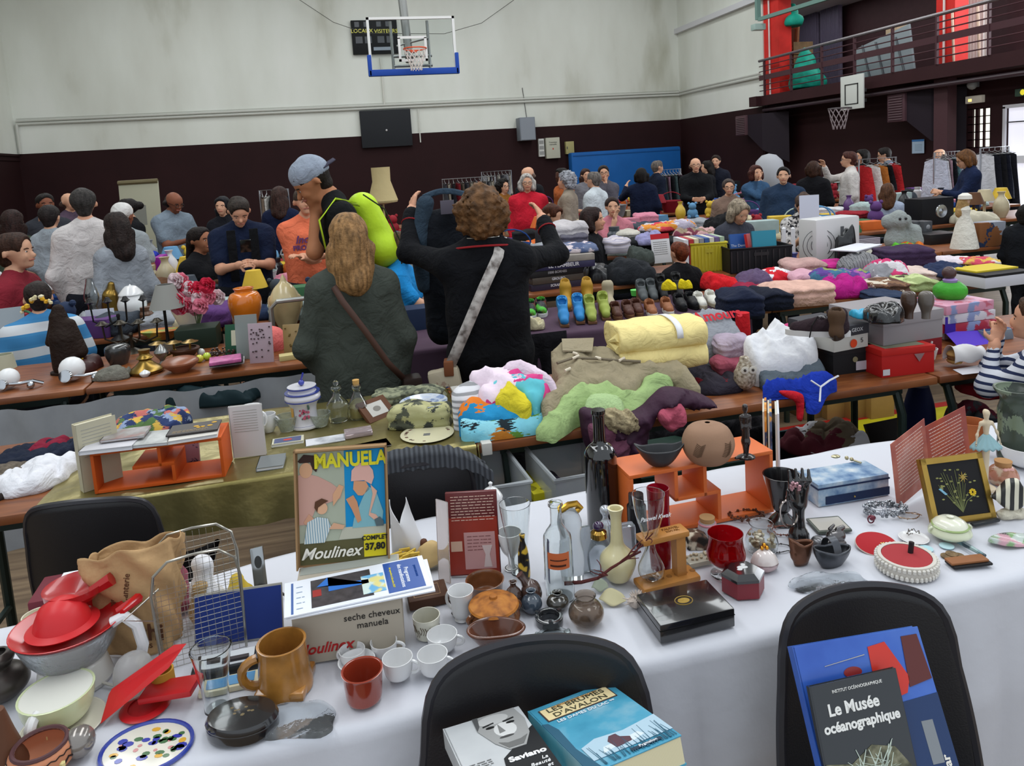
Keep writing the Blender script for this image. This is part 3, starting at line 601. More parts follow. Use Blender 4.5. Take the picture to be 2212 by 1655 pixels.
def garment(name,lab,cat,C,sx,sy,h,mat,kind='fold',rz=0,seed=0,group=None,parts=None,n=56,part='cloth'):
 """one cloth thing: 'fold' a folded soft stack, 'heap' a crumpled heap, 'flat' a spread piece"""
 r=np.random.RandomState(seed+1);ph=r.rand(12)*6.28
 def f(u,v):
  a=2*math.pi*u;q=v*math.pi/2
  ca,sa=math.cos(a),math.sin(a)
  if kind=='fold':
   p=5;s=(abs(ca)**p+abs(sa)**p)**(-1/p);rad=min(1,1.15*math.cos(q)**.35)if v<1 else 0;zz=math.sin(q)**.7
   lay=1+.035*math.sin(zz*h/.022*3.1+ph[0]);w=1+.03*math.sin(3*a+ph[1])+.02*math.sin(7*a+ph[2]+3*zz)
   x=sx/2*s*ca*rad*w*lay;y=sy/2*s*sa*rad*w*lay
   zz=h*zz*(1+.12*math.sin(x*25/max(sx,.1)*.3+ph[3])*math.cos(y*12+ph[4]))-.008*(1-abs(math.sin(x*30+ph[5]+2*math.sin(y*14+ph[6]))))**1.6*(zz>.5)
  elif kind=='heap':
   p=3.2;s=(abs(ca)**p+abs(sa)**p)**(-1/p);rad=math.cos(q)**.45 if v<1 else 0;w=1+.07*math.sin(2*a+ph[1])+.035*math.sin(5*a+ph[2])+.03*math.sin(9*a+ph[6]+2*q)
   x=sx/2*s*ca*rad*w;y=sy/2*s*sa*rad*w;dx=x*math.cos(ph[9])+y*math.sin(ph[9]);dy=y*math.cos(ph[9])-x*math.sin(ph[9])
   def rg(t):return(1-abs(math.sin(t)))**1.7
   k1=rg(dx*26+ph[3]+1.6*math.sin(dy*13+ph[4])+1.2*v);k2=rg(dy*31+ph[5]+1.8*math.sin(dx*17+ph[7]));k3=rg((dx+dy)*52+ph[8]+2*math.sin(dx*30+ph[10]))
   zz=h*(math.sin(q)**.75)*(.80+.12*math.sin(x*9/max(sx,.1)*.5+ph[0])-.30*k1*(.4+.6*math.sin(q)))-.022*k2*min(1,h*8)*math.sin(q)-.010*k3*math.sin(q)+.02*h
  else:
   p=3.5;s=(abs(ca)**p+abs(sa)**p)**(-1/p);rad=(1-v)**.5 if v>.15 else 1-.0*v;rad=math.cos(q)**.5 if v<1 else 0;w=1+.07*math.sin(3*a+ph[1])+.05*math.sin(6*a+ph[2])
   x=sx/2*s*ca*rad*w;y=sy/2*s*sa*rad*w
   zz=h*min(1,v*3)*(.7+.35*math.sin(x*20+ph[3]+2*math.sin(y*14+ph[4]))*math.cos(y*17+ph[5]))+.003*math.sin(x*70+y*90)
  return(x,y,max(zz,0 if v>0 else 0))
 nu,nv=n,max(10,n//3);V=[];Fc=[]
 for j in range(nv):
  for i in range(nu):V.append(f(i/nu,j/(nv-1)*.999))
 for j in range(nv-1):
  for i in range(nu):Fc.append((j*nu+i,j*nu+(i+1)%nu,(j+1)*nu+(i+1)%nu,(j+1)*nu+i))
 k=len(V)-nu;V.append(tuple(np.mean([V[q]for q in range(k,len(V))],0)));c=len(V)-1
 Fc+=[(k+i,k+(i+1)%nu,c)for i in range(nu)];Fc.append(tuple(reversed(range(nu))))
 if parts:
  e=empty(name,C,rz,label=lab,cat=cat,group=group);mesh(part,V,Fc,mat,e);return e
 return mesh(name,V,Fc,mat,None,True,loc=C,rz=rz,label=lab,cat=cat,group=group)
def gar(name,lab,cat,px0,px1,bot,top,mat,kind='fold',dep=None,z=.75,seed=0,group=None,hs=1,rz=None,parts=None,n=56):
 """cloth thing from its extent in the photograph: left, right, front foot row and top row"""
 P=T((px0+px1)/2,bot,z);m=mpp(P);wd=(px1-px0)*m;dep=dep or wd*.8;C=P+away(P)*dep*.45
 if T(px0,bot,z)[1]>0:wd=(px1-px0)*mpp(C)
 h=max(.012,hgt(C,(px0+px1)/2,top,dep*.1)*hs)
 return garment(name,lab,cat,C,wd,dep,h,mat,kind,YAW if rz is None else rz,seed,group,parts,n)
def table(lab,x0,x1,y0,y1,z=.75,mat=None,legm=None,name='folding_table',top_z=None):
 e=empty(name,((x0+x1)/2,(y0+y1)/2,0),label=lab,cat='table');w,d=(x1-x0)/2-.004,(y1-y0)/2
 b=B();b.box(-w,w,-d,d,z-.032,z,r=.008);b.out('tabletop',mat or WOODT,e)
 for s in(-1,1):
  b=B();x=s*(w-.12);pts=[(x,-d+.06,0),(x,-d+.06,z-.16),(x,-d+.09,z-.08),(x,-d+.16,z-.045),(x,d-.16,z-.045),(x,d-.09,z-.08),(x,d-.06,z-.16),(x,d-.06,0)]
  b.tube(pts,.018,8);b.tube([(x,-d+.06,.12),(x,d-.06,.12)],.014,6);b.out('leg',legm or M('#26332f',.4,metal=.3),e)
 b=B();b.box(-w+.1,w-.1,-d+.08,-d+.1,z-.08,z-.032);b.box(-w+.1,w-.1,d-.1,d-.08,z-.08,z-.032);b.out('rail',legm or M('#26332f',.4,metal=.3),e,False)
 return e
WOODT=M('#7a4a2c',.42,kind='noise',cols=['#5a3019','#7b4523','#8f562f'],sc=4,stretch=(1,9,1))
YT={1:(1.26,2.0),2:(2.47,3.2),3:(3.95,4.68),4:(5.21,5.95),5:(6.75,7.5),6:(8.05,8.8),7:(9.6,10.3),8:(10.9,11.6),9:(12.5,13.2),10:(14.2,14.9)}
jt={1:[-1.75,.15,2.1,4.0],2:[-1.5,.4,2.312,4.2],3:[-3.15,-1.27,.62,2.5,4.4],4:[-4.6,-2.7,-.8,1.1,3.0,4.9,6.8],5:[-4.6,-2.7,-.8,1.1,3.0,4.9,6.8,8.7],6:[-6.4,-4.5,-2.6,-.7,1.2,3.1,5,6.9,8.8],7:[-6.4,-4.5,-2.6,-.7,1.2,3.1,5,6.9,8.8,10.4],8:[-6.4,-4.5,-2.6,-.7,1.2,3.1,5,6.9,8.8,10.4],9:[.8,2.7,4.6,6.5,8.4,10.3],10:[2.2,4.1,6,7.9,9.8]}
ordn={1:'front',2:'second',3:'third',4:'fourth',5:'fifth',6:'sixth',7:'seventh',8:'eighth',9:'ninth',10:'farthest'}
n_={0:'leftmost',1:'second from left',2:'third from left',3:'fourth from left',4:'fifth from left',5:'sixth from left',6:'seventh from left',7:'eighth from left',8:'last on the right'}
for k,js in jt.items():
 for i in range(len(js)-1):
  zz=.742 if k==1 else.75
  table('brown folding table, %s of the %s row of tables'%(n_[i],ordn[k]),js[i],js[i+1],YT[k][0],1.8 if k==1 and i==0 else YT[k][1],z=zz)
def cloth_over(lab,x0,x1,y0,y1,z,drop,mat,seed=0,name='tablecloth',backdrop=.1,wav=.014,yb=None,sidedrop=0):
 b=B();r=random.Random(seed);ph=[r.random()*6.28 for _ in range(8)];d0=y1-y0;tot=backdrop+d0+drop
 def f(u,v):
  x=x0+(x1-x0)*u;s=v*tot;yb_=yb(x)if yb else y1
  wob=.0022*math.sin(x*9+ph[0]+3*math.sin(s*7))+.0016*math.sin(x*23+s*31+ph[1]);cr=.002*max(0,1-abs((x*3.1)%1-.5)*60)
  if s<backdrop:return(x,yb_+.012+wav*.5*math.sin(x*14+ph[2]),z-(backdrop-s))
  if s<backdrop+d0:return(x,yb_-(s-backdrop)*(yb_-y0)/d0-.004,z-.0035+min(wob,.0028)*(1 if.02<(s-backdrop)<d0-.02 else.2))
  q=s-backdrop-d0;k=min(1,q/.25);fold=wav*(math.sin(x*13+ph[3]+1.1*math.sin(x*5+ph[4]))+.5*math.sin(x*31+ph[5]+q*3))*k
  return(x,y0-.012-abs(fold)*1.2-.02*k,max(.01,z-q))
 b.grid(f,int((x1-x0)*60),90);return b.out(name,mat,label=lab,cat='tablecloth',ang=0)
CLOTH=M('#c9cad1',.85,bump=.3,bs=12)
cloth_over('white tablecloth covering the front tables and hanging to the floor',-1.7,3.2,1.265,2.0,.75,.74,CLOTH,1,yb=lambda x:2.0 if x>.15 else(1.82 if x<-.75 else 1.82+.2*(x+.75)))
gold=M('#8e8350',.33,metal=.75,kind='noise',cols=['#7c7240','#958a58','#a99e6a'],sc=3,bump=.6,bs=9)
cloth_over('shiny gold cloth spread over the left table of the second row',-.98,.40,2.47,3.2,.759,.15,gold,2,wav=.02,backdrop=.12)
b=B();b.grid(lambda u,v:(.405+.02*v+.012*math.sin(u*30),2.46+.75*u,.753-.3*v),60,12);o=b.out('gold_cloth_flap',gold,label='gold cloth flap hanging from the right end of the gold table',cat='cloth',ang=0);solid(o,.002)
b=B();b.box(.42,.455,2.455,3.18,.715,.758,r=.003);b.out('edge_strip',M('#c7c4bd',.5),label='pale plastic strip on the end of the brown table beside the gold cloth',cat='edge strip')
cloth_over('plum purple cloth over the shoe table, hanging at the front',.3,2.34,3.93,4.66,.758,.7,M('#4d3a4a',.9,var=.08,sheen=.2),3,wav=.008)
blk=M('#1b1a1d',.42,bump=.08,bs=300)
def shell_chair(lab,C,rz,wd=.43,grey=None,zt=.9):
 e=empty('plastic_chair',C,rz,label=lab,cat='chair',group='black plastic chairs');H=zt-.44
 def f(u,v):
  s=v;a=(2*u-1)
  if s<.42:y=-.42+.40*s/.42;z=.45-.02*math.sin(s/.42*3.1);hw=wd/2*(.88+.12*min(1,s*4));
  elif s<.58:t=(s-.42)/.16;y=-.02+.055*math.sin(t*1.57);z=.45+.07*(1-math.cos(t*1.57));hw=wd/2
  else:
   t=(s-.58)/.42;y=.035+.045*t;z=.52+(zt-.035*abs(a)**2-.11*abs(a)**9-.52)*t;hw=wd/2*(1-.10*t*t*abs(a)**6)
  cup=.035*abs(a)**2.5 if s<.5 else.0;yc=-.055*abs(a)**2.2 if s>=.5 else 0
  return(a*hw,y+yc,z+cup)
 b=B();b.grid(f,41,41);o=b.out('shell',blk,e,ang=0);solid(o,.012)
 b=B();pts=[f(0,k/30)for k in range(31)]+[f(k/30,1)for k in range(1,30)]+[f(1,1-k/30)for k in range(31)]
 b.tube([(p[0],p[1],p[2])for p in pts],.009,6);b.out('rim',M('#26252a',.35),e)
 for sx in(-1,1):
  for sy in(-1,1):
   b=B();b.tube([(sx*.15,-.2+sy*.14,.44),(sx*.22,-.2+sy*.2,0)],.011,8);b.out('leg',M('#9a9da0',.3,metal=.9),e)
 return e
def chair_at(lab,px,py,zt,rz,wd,back=.0):
 P=T(px,py,zt);return shell_chair(lab,(P[0]-math.sin(-rz)*.08*0,P[1]-.07,0),rz,wd,zt=zt),P
c1,P1=chair_at('black plastic chair holding two paperbacks, front middle',1135,1392,.89,R(-8),.43)
c2,P2=chair_at('black plastic chair holding tall sea books, front right',1840,1276,.885,R(-8),.375)
c3,P3=chair_at('empty black plastic chair behind the kraft paper bag',185,1080,.88,R(172),.40)
c3 .location.y+=.14
c4,P4=chair_at('black plastic chair with a grey cardigan behind the hairdryer box',900,1000,.87,R(176),.38);c4 .location.y+=.14
X4=c4 .location
def jk(u,v):
 a=(u-.5)*2;hw=.225*math.sqrt(max(0,1-max(0,(1-abs(2*v-1))-.55)**2*1.5));s=2*v-1
 z=.905-.30*max(0,s)**1.5-.05*max(0,-s)-.07*abs(a)**3;return(a*hw,(.035 if s>0 else-.03)*min(1,abs(s)*6)-.045,z+.004*math.sin(a*40))
e=empty('cardigan',(X4 .x,X4 .y-.005,0),R(-4),label='dark grey ribbed cardigan draped over the back of a black chair',cat='cardigan')
b=B();b.grid(jk,30,40);o=b.out('knit',M('#3f4145',.95,kind='stripe',cols=['#35373b','#4b4e53'],sc=22),e,ang=0);solid(o,.012)
def flatbook(name,lab,q,z,th,mat,tilt,pages='#d8cfae',group=None):
 """book lying face up: q = near-left, near-right pixels of the lower cover edge, far row; tilted up at the far edge"""
 return lean_panel(name,lab,'book',q[0],q[1],q[2],th,90-tilt,z=z,mat=mat,pages=pages,group=group)
sx0,sy0=c1 .location.x,c1 .location.y
for k,(dx,hh,c,lab)in enumerate(((-.06,.12,'#7a3b2c','thick book with a reddish face cover under the grey portrait paperback'),(.09,.13,'#8a8270','thick pale book under the blue lake paperback'))):
 e=empty('book',(sx0+dx,sy0-.24,.47),R(-20),label=lab,cat='book',group='books on the chair seat');b=B();b.box(-.07,.07,-.1,.1,0,.005);b.box(-.07,.07,-.1,.1,hh-.005,hh);b.box(-.07,-.065,-.1,.1,0,hh);b.out('cover',M(c,.5),e,False);b=B();b.box(-.065,.068,-.098,.098,.005,hh-.005);b.out('pages',M('#d8cfae',.8),e,False)
blue=M('#3f8fae',.3,kind='noise',cols=['#2e7f9e','#4b9bb8','#9bbdc9'],sc=9)
def qbook(name,lab,TL,TR,BR,ln,th,mat,pages='#d8cfae',cat='book',group=None,cover_t=.0022,pagecol=None):
 TL,TR,BR=map(lambda q:Vector(tuple(map(float,q))),(TL,TR,BR));x=TR-TL;wd=x.length;x.normalize();y=(TR-BR);y=(y-x*y.dot(x)).normalized();zz=x.cross(y)
 o=(TL+TR)/2-y*ln;m=Matrix((x,y,zz)).transposed().to_4x4();m.translation=o
 e=empty(name,(0,0,0),label=lab,cat=cat,group=group);e.matrix_world=m
 b=B();b.box(-wd/2,wd/2,0,ln,-cover_t,0,r=.0008);b.box(-wd/2,wd/2,0,ln,-th,-th+cover_t);b.box(-wd/2-.0005,-wd/2+.003,0,ln,-th,0);b.out('cover',mat,e,False)
 b=B();b.box(-wd/2+.003,wd/2-.002,.001,ln-.002,-th+cover_t,-cover_t);b.out('pages',M(pages,.85,kind='stripez',cols=['#cfc49c','#e0d8b8'],sc=200),e,False);return e,wd,ln
e,w,h=qbook('book','blue paperback with a cream title box, right of the two on the chair',T(1140,1537,.80),T(1312,1472,.80),T(1398,1603,.855),.228,.042,blue)
cream=M('#e6d3a2',.5);dkt=M('#4c4a3a',.5);wht=M('#e8edf0',.5)
art(e,'title_box_frame',M('#4a3b3a'),rect(-w*.42,h*.745,w*.42,h*.935),.0009);art(e,'title_box',cream,rect(-w*.405,h*.755,w*.405,h*.925),.0014)
text("MARION ZIMMER BRADLEY",w*.045,M('#b8894f'),e,(0,h*.905,.0018));text("LES BRUMES\nD'AVALON",w*.125,dkt,e,(0,h*.835,.0018),sx=1.05)
text("LES DAMES DU LAC **",w*.07,wht,e,(0,h*.70,.0014))
art(e,'tree_trunk',M('#2f5a70'),[(-w*.5,0),(-w*.36,0),(-w*.42,h*.3),(-w*.40,h*.6),(-w*.44,h*.72),(-w*.5,h*.74)],.0011)
art(e,'mist_band',M('#a9c3d2',.5),[(-w*.38,h*.1),(w*.5,h*.1),(w*.5,h*.34),(w*.1,h*.30),(-w*.2,h*.33),(-w*.38,h*.28)],.0012)
art(e,'rider',M('#5a3f48'),[(-w*.1,h*.14),(w*.08,h*.15),(w*.10,h*.20),(w*.02,h*.24),(0,h*.29),(-w*.07,h*.29),(-w*.12,h*.24)],.0017);art(e,'horse',M('#cfdbe0'),[(-w*.25,h*.13),(-w*.12,h*.15),(w*.1,h*.14),(w*.24,h*.17),(w*.2,h*.22),(w*.1,h*.21),(-w*.2,h*.2)],.00145)
b=B();r=random.Random(4)
for k in range(34):x=r.uniform(-w*.35,w*.47);b.prism([(x-.0006,h*.02),(x+.0006,h*.02),(x+r.uniform(-.006,.006),h*r.uniform(.12,.3))],.0012,.0019)
b.out('reeds',M('#3c6a80'),e,False);art(e,'publisher_strip',M('#2b3f50'),rect(-w*.02,h*.035,w*.32,h*.065),.0022);text('Pygmalion',w*.05,wht,e,(w*.17,h*.05,.0026))
e,w,h=qbook('book','grey paperback with a black and white portrait, left of the two on the chair',T(957,1575,.80),T(1120,1525,.80),T(1200,1668,.85),.225,.03,M('#c3c6c8',.35,kind='noise',cols=['#b4b7ba','#d2d4d5'],sc=5),pages='#d8d3bf')
art(e,'jacket_shape',M('#222325',.5),[(-w*.12,0),(w*.5,0),(w*.5,h*.68),(w*.38,h*.62),(w*.2,h*.5),(-w*.02,h*.38)],.0008)
art(e,'face_shape',M('#9a9a99',.5),[(-w*.02,h*.58),(w*.1,h*.46),(w*.3,h*.46),(w*.42,h*.6),(w*.47,h*.8),(w*.42,h*.99),(-w*.12,h*.99),(-w*.14,h*.8)],.0012)
art(e,'cheek_light',M('#d0d0cf',.5),ell(w*.18,h*.73,w*.14,h*.10),.0015);art(e,'forehead_light',M('#bcbcbb',.5),ell(w*.1,h*.9,w*.2,h*.07),.0015)
art(e,'hair_shade',M('#555657',.5),[(-w*.14,h*.8),(-w*.09,h*.86),(-w*.06,h*.99),(-w*.13,h*.99)],.0018)
for s,x in((1,w*.02),(2,w*.28)):art(e,'printed_eye',M('#1c1c1c'),ell(x,h*.80,w*.055,h*.014),.0019);art(e,'printed_eyebrow',M('#2a2a2a'),[(x-w*.08,h*.825),(x+w*.07,h*.845),(x+w*.07,h*.86),(x-w*.08,h*.842)],.0019)
art(e,'printed_nose',M('#7b7b7a'),[(w*.12,h*.82),(w*.17,h*.70),(w*.09,h*.69)],.0019);art(e,'printed_mouth',M('#4b4a4a'),ell(w*.15,h*.63,w*.09,h*.012),.0019);art(e,'printed_beard',M('#6d6d6c'),[(w*.02,h*.58),(w*.1,h*.48),(w*.28,h*.48),(w*.38,h*.58),(w*.28,h*.55),(w*.12,h*.545)],.0017)
text('Roberto',w*.13,M('#3b3c3e'),e,(-w*.26,h*.13,.0012),sx=1.1);text('Saviano',w*.135,M('#f0f0f0'),e,(w*.24,h*.33,.0017),sx=1.1,off=.0006)
text("La\nBeauté\net\nl'Enfer",w*.085,M('#f0f0f0'),e,(w*.43,h*.17,.0016),align='RIGHT',shear=.3);lines_of(e,M('#777'),-w*.44,-w*.14,h*.42,h*.025,6)
a=PY(1712,1398,1.03);c=PY(1982,1353,1.03)
e,w,h=qbook('book','tall blue book with a red sail on the cover, behind the museum booklet',a,c,PY(2016,1655,.93),.36,.016,M('#2f56b0',.22,kind='noise',cols=['#2246a0','#3a63bb','#5c82c8'],sc=3),pages='#cbc19c')
art(e,'sea_area',M('#15325f',.25),[(-w*.1,h*.62),(w*.05,h*.70),(w*.5,h*.72),(w*.5,h*.2),(-w*.1,h*.3)],.0008)
art(e,'red_hull',M('#c93226',.3),[(w*.03,h*.71),(w*.06,h*.95),(w*.2,h*.96),(w*.32,h*.80),(w*.27,h*.74)],.0013);art(e,'dark_sail',M('#5b2320',.3),[(w*.3,h*.76),(w*.34,h*.97),(w*.47,h*.97),(w*.49,h*.78)],.0013)
art(e,'red_seat',M('#8d2b2b',.3),ell(-w*.1,h*.86,w*.07,h*.022),.0013);b=B();b.prism([(-w*.42,h*.79),(w*.03,h*.83),(w*.03,h*.834),(-w*.42,h*.795)],.0009,.0014);b.prism([(-w*.3,h*.90),(w*.02,h*.92),(w*.02,h*.923),(-w*.3,h*.902)],.0009,.0014);b.out('mast_lines',M('#b9b4a8'),e,False)
text('G',.012,M('#16233f'),e,(0,h*.80,.0014),(0,0,R(90)));text('S',.012,M('#dfe6ef'),e,(-w*.28,h*.69,.0014),(0,0,R(90)));text('Solar',.02,M('#e8e4da'),e,(w*.42,h*.42,.0016),(0,0,R(90)),off=.0005)
art(e,'photo_strip',M('#7f8489',.3),rect(w*.31,h*.45,w*.40,h*.62),.0013)
a=PY(1748,1485,.98);c=PY(1935,1443,.98)
e,w,h=qbook('book','black museum booklet with an orange striped fish, in front of the tall blue book',a,c,PY(1960,1655,.93),.25,.008,M('#1a2026',.12,coat=.5),pages='#dfe0da')
wt=M('#eeeeea',.4);text('INSTITUT OCÉANOGRAPHIQUE',w*.04,wt,e,(w*.02,h*.945,.0008));text('Le Musée',w*.15,wt,e,(-w*.06,h*.84,.0008),off=.0007);text('océanographique',w*.125,wt,e,(-w*.0,h*.74,.0008),off=.0007)
art(e,'coral_rock',M('#5d5a44',.3,kind='noise',cols=['#2b2d26','#6b6a52','#8d8b74'],sc=60),[(-w*.48,0),(w*.48,0),(w*.48,h*.40),(w*.3,h*.56),(w*.05,h*.60),(-w*.2,h*.52),(-w*.48,h*.55)],.0008)
b=B();r=random.Random(8)
for k in range(130):
 cx,cy=(w*.0,h*.42)if k%2 else(-w*.22,h*.2);a_=r.uniform(-.4,3.6);L=r.uniform(.02,.05);x0,y0=cx+r.uniform(-.03,.03),cy+r.uniform(-.02,.02);x1,y1=x0+L*math.cos(a_),y0+L*math.sin(a_)
 if abs(x1)<w*.46 and 0<y1<h*.62:b.prism([(x0-.001,y0),(x0+.001,y0),(x1+.0005,y1),(x1-.0005,y1)],.0009,.0015)
b.out('anemone',M('#cfdccf',.3),e,False)
art(e,'orange_fish',M('#d07a1c',.3),[(-w*.12,h*.2),(-w*.02,h*.27),(w*.12,h*.27),(w*.22,h*.2),(w*.12,h*.12),(-w*.04,h*.12)],.0019)
art(e,'fish_body',M('#151a2b',.3),ell(w*.07,h*.2,w*.10,h*.055),.0023)
for x in(.02,.14):art(e,'fish_stripe',M('#6fa0d8',.3),rect(w*x,h*.15,w*(x+.02),h*.255),.0027)
def prof(*p):return list(p)
pewter=M('#4a4440',.35,metal=.6,var=.2)
pot('vase','dark pewter bulb vase at the left edge of the front table','vase',8,1519,1396,112,[(.5,0),(.9,.18),(1,.35),(.8,.55),(.45,.68),(.55,.8),(.6,.9),(.42,1)],pewter,t=.1)
pot('pepper_mill','brown wooden cone in the front left corner','mill',18,1690,1528,95,[(1,0),(.95,.1),(.55,.6),(.32,.95),(.28,1),(0,1)],M('#5e3d2c',.5,var=.2),t=None,sm=False)
terra=M('#b86f53',.5,var=.1)
e,r_,h,C=pot('clay_pot','terracotta pot with a black zigzag band in the front left corner','pot',98,1685,1575,128,[(.6,0),(.95,.3),(1,.55),(.95,.85),(.82,1)],M('#c1805f',.6,var=.08),t=.1,parts=True)
b=B()
for k in range(22):
 a=2*math.pi*k/22;a2=2*math.pi*(k+1)/22;p=lambda a,z,q=1.015:(math.cos(a)*r_*q,math.sin(a)*r_*q,z)
 b.tube([p(a,h*.5),p((a+a2)/2,h*.6 if k%2 else h*.38),p(a2,h*.5)],.0016,5);b.tube([p(a,h*.78,.985),p((a+a2)/2,h*.84,.97),p(a2,h*.78,.985)],.001,4)
b.out('zigzag_band',M('#2a1d1b'),e)
b=B();
for k in range(8):a=2*math.pi*(k+.5)/8;b.ball((math.cos(a)*r_*.99,math.sin(a)*r_*.99,h*.5),(.006,.006,.006),6)
b.out('yellow_diamonds',M('#d9c98c'),e);b=B();b.tube([(math.cos(a)*r_*.8,math.sin(a)*r_*.8,h)for a in np.linspace(0,6.28,29)[:-1]],r_*.08,6,closed=True);b.out('dark_rim',M('#54383a',.5),e)
P=T(178,1652);b=B();b.ball((0,0,.026),.026,20);b.out('pearl_ball',M('#8b8580',.15,metal=.5,var=.1),loc=P+away(P)*.026,label='shiny grey ball beside the zigzag terracotta pot',cat='ball')
e,r_,h,C=pot('saucer','cream saucer under the big pale green cup','saucer',140,1592,1568,168,[(.5,0),(.75,.3),(1,1)],GLO('#d5cfc0'),t=.05)
e,r_,h,C=pot('cup','big pale green cup with a white handle at front left','cup',134,1576,1450,148,[(.62,0),(.78,.12),(.93,.5),(1,1)],GLO('#c9d3a6'),t=.06,parts=True,z=.756)
handle(e,r_*.80,h*.12,h*.85,.022,-95,.010,GLO('#dedddb'));b=B();b.lathe([(r_*.5,h*.08),(r_*.8,h*.3),(r_*.935,h*.9),(r_*.945,h*.985)],32);b.out('white_inside',GLO('#dcdcd2'),e)
pot('cup','beige cup standing behind the red citrus press','cup',88,1372,1312,62,[(.7,0),(.9,.3),(1,1)],GLO('#cfc7b0'),t=.08)
P=T(168,1500);C=P+away(P)*.045
e=empty('citrus_press',C,YAW,label='electric citrus press with a ribbed clear bowl and red dome',cat='juicer');e.scale=(.93,)*3
b=B();b.lathe([(.062,0),(.066,.01),(.058,.05),(.048,.06)],32,sx=1.15);b.out('base',GLO('#cfccc6'),e)
b=B();b.lathe(shell([(.05,.052),(.066,.06),(.082,.085),(.098,.128)],.003,zb=.055),40,sx=1.05);b.out('clear_bowl',M('#dfe5e8',.1,trans=.85,ior=1.3,bump=.3,bs=60),e)
rd=M('#b8151a',.22,coat=.4);b=B();b.lathe(shell([(.055,.105),(.085,.118),(.104,.137)],.003,zb=.108),40,sx=1.05);b.tube([(.09,.03,.135),(.125,.05,.150),(.118,.0,.152)],[.008,.012,.006],8);b.out('red_strainer',rd,e)
b=B();b.lathe([(.066,.128),(.070,.132),(.055,.138),(.050,.155),(.040,.176),(.020,.188),(0,.191)],36,c=(-.01,0,0));b.out('red_dome',M('#c62127',.4),e)
b=B();b.lathe([(.0,.135),(.045,.14),(.06,.155),(.062,.17),(.05,.16),(0,.15)],24,c=(-.01,.055,.02));b.tube([(.03,.05,.175),(.07,.06,.195)],[.012,.016],6);b.out('red_cone_cup',M('#a51318',.3,coat=.4),e)
b=B();b.tube(smooth3:=[(.095,0,.13),(.118,.005,.14),(.140,.01,.115),(.148,.01,.07),(.140,.01,.045)],.012,10);b.out('white_handle',GLO('#dadadd'),e)
b=B();b.tube([(.06,-.02,.012),(.1,-.03,.006),(.13,.0,.006),(.09,.08,.006)],.003,6);b.out('cord',M('#c9c5bd'),e)
pot('clear_dome','small clear plastic dome beside the red juicer lid','dome',297,1512,1412,80,[(.85,0),(1,.15),(1,.6),(.75,.88),(.3,1),(0,1)],M('#e4e2e0',.25,trans=.75,ior=1.2),t=None)
pot('ochre_pot','small ochre cylinder pot behind the red juicer lid','pot',358,1508,1432,48,[(.9,0),(1,.1),(.95,1)],M('#b78a35',.6),t=.15)
e,r_,h,C=pot('juicer_lid','red plastic juice pourer lying with raised flaps','juicer',318,1556,1500,108,[(.9,0),(.95,.3),(.8,.9),(.7,1)],M('#bc1f24',.35),t=.06,parts=True)
b=B();b.add([(-.06,-.045,.005),(-.065,.0,.03),(.05,.03,.09),(.06,-.015,.085),(.085,.0,.115),(-.055,-.04,.012),(-.06,.004,.038),(.05,.035,.098),(.06,-.01,.093),(.09,.003,.12)],[(0,1,2,4,3),(9,7,6,5,8)[::1],(0,3,8,5),(1,6,7,2),(0,5,6,1),(3,4,9,8),(4,2,7,9)]);b.out('raised_flap',M('#c42327',.35),e)
b=B();b.box(0,.1,-.02,.03,.018,.03,r=.003,mat=Matrix.Rotation(R(-6),4,'Y'));b.out('spout_flap',M('#b81e22',.35),e)
e,wd,h=bxt('flat_box','wine red box with white paper on it behind the citrus press','box',(62,1330),(240,1296),.12,1300,M('#6b2a35',.5),h=.03)
b=B();b.box(-wd*.25,wd*.5,.01,.118,h,h+.002);b.out('white_paper',M('#dfe2ea',.7),e,False);text('menthe',.02,M('#79aecb'),e,(.03,.05,h+.003))
m,wd,rz=fr2((252,1418),(372,1408));wd=.165
e=empty('paper_bag',m+np.array([-.015,.0,0]),rz,label='crumpled kraft paper bag with brown printing, standing open',cat='bag');hb_=hgt(m,280,1200)
b=B();r=random.Random(5)
def bagf(u,v):
 a=2*math.pi*u;p=6;ca,sa=math.cos(a),math.sin(a);s=(abs(ca)**p+abs(sa)**p)**(-1/p);w_=wd/2*(.80+.34*v);z_=hb_*v*(1+.10*math.sin(a*1.0+2.2)*v);k=.004*math.sin(z_*60+4*a)+.003*math.sin(9*a+z_*90)
 return(s*ca*(w_+k),.045+s*sa*(.042*(1+.2*v)+k),z_+(.006*math.sin(7*a)if v>.9 else 0))
b.grid(bagf,65,40);kraft=M('#b8956b',.85,var=.12,vs=12,bump=1,bs=14);o=b.out('bag_wall',kraft,e,ang=0);solid(o,.0012)
pr=M('#5c3b2a');text('chi',.05,pr,e,(.035,-.002,hb_*.22),(R(88),0,R(-3)),off=.001);text('frais',.02,pr,e,(.02,-.002,hb_*.1),(R(88),0,0))
b=B()
for i,x in enumerate((-.02,-.04,.0)):pass
text('croissanterie',.019,pr,e,(-.005,-.005,hb_*.62),(R(86),R(-78),0));text('boulanger',.014,pr,e,(-.035,-.004,hb_*.5),(R(86),R(-82),0))
m,wd,rz=fr2((392,1450),(600,1400));e=empty('wire_basket',m+np.array([-.06,.07,0]),R(10),label='wire mesh basket with two arched handles beside the paper bag',cat='basket')
hb=hgt(m,480,1180)*.98;wire=M('#a9a79f',.3,metal=.9);b=B();W2,D2=.08,.05
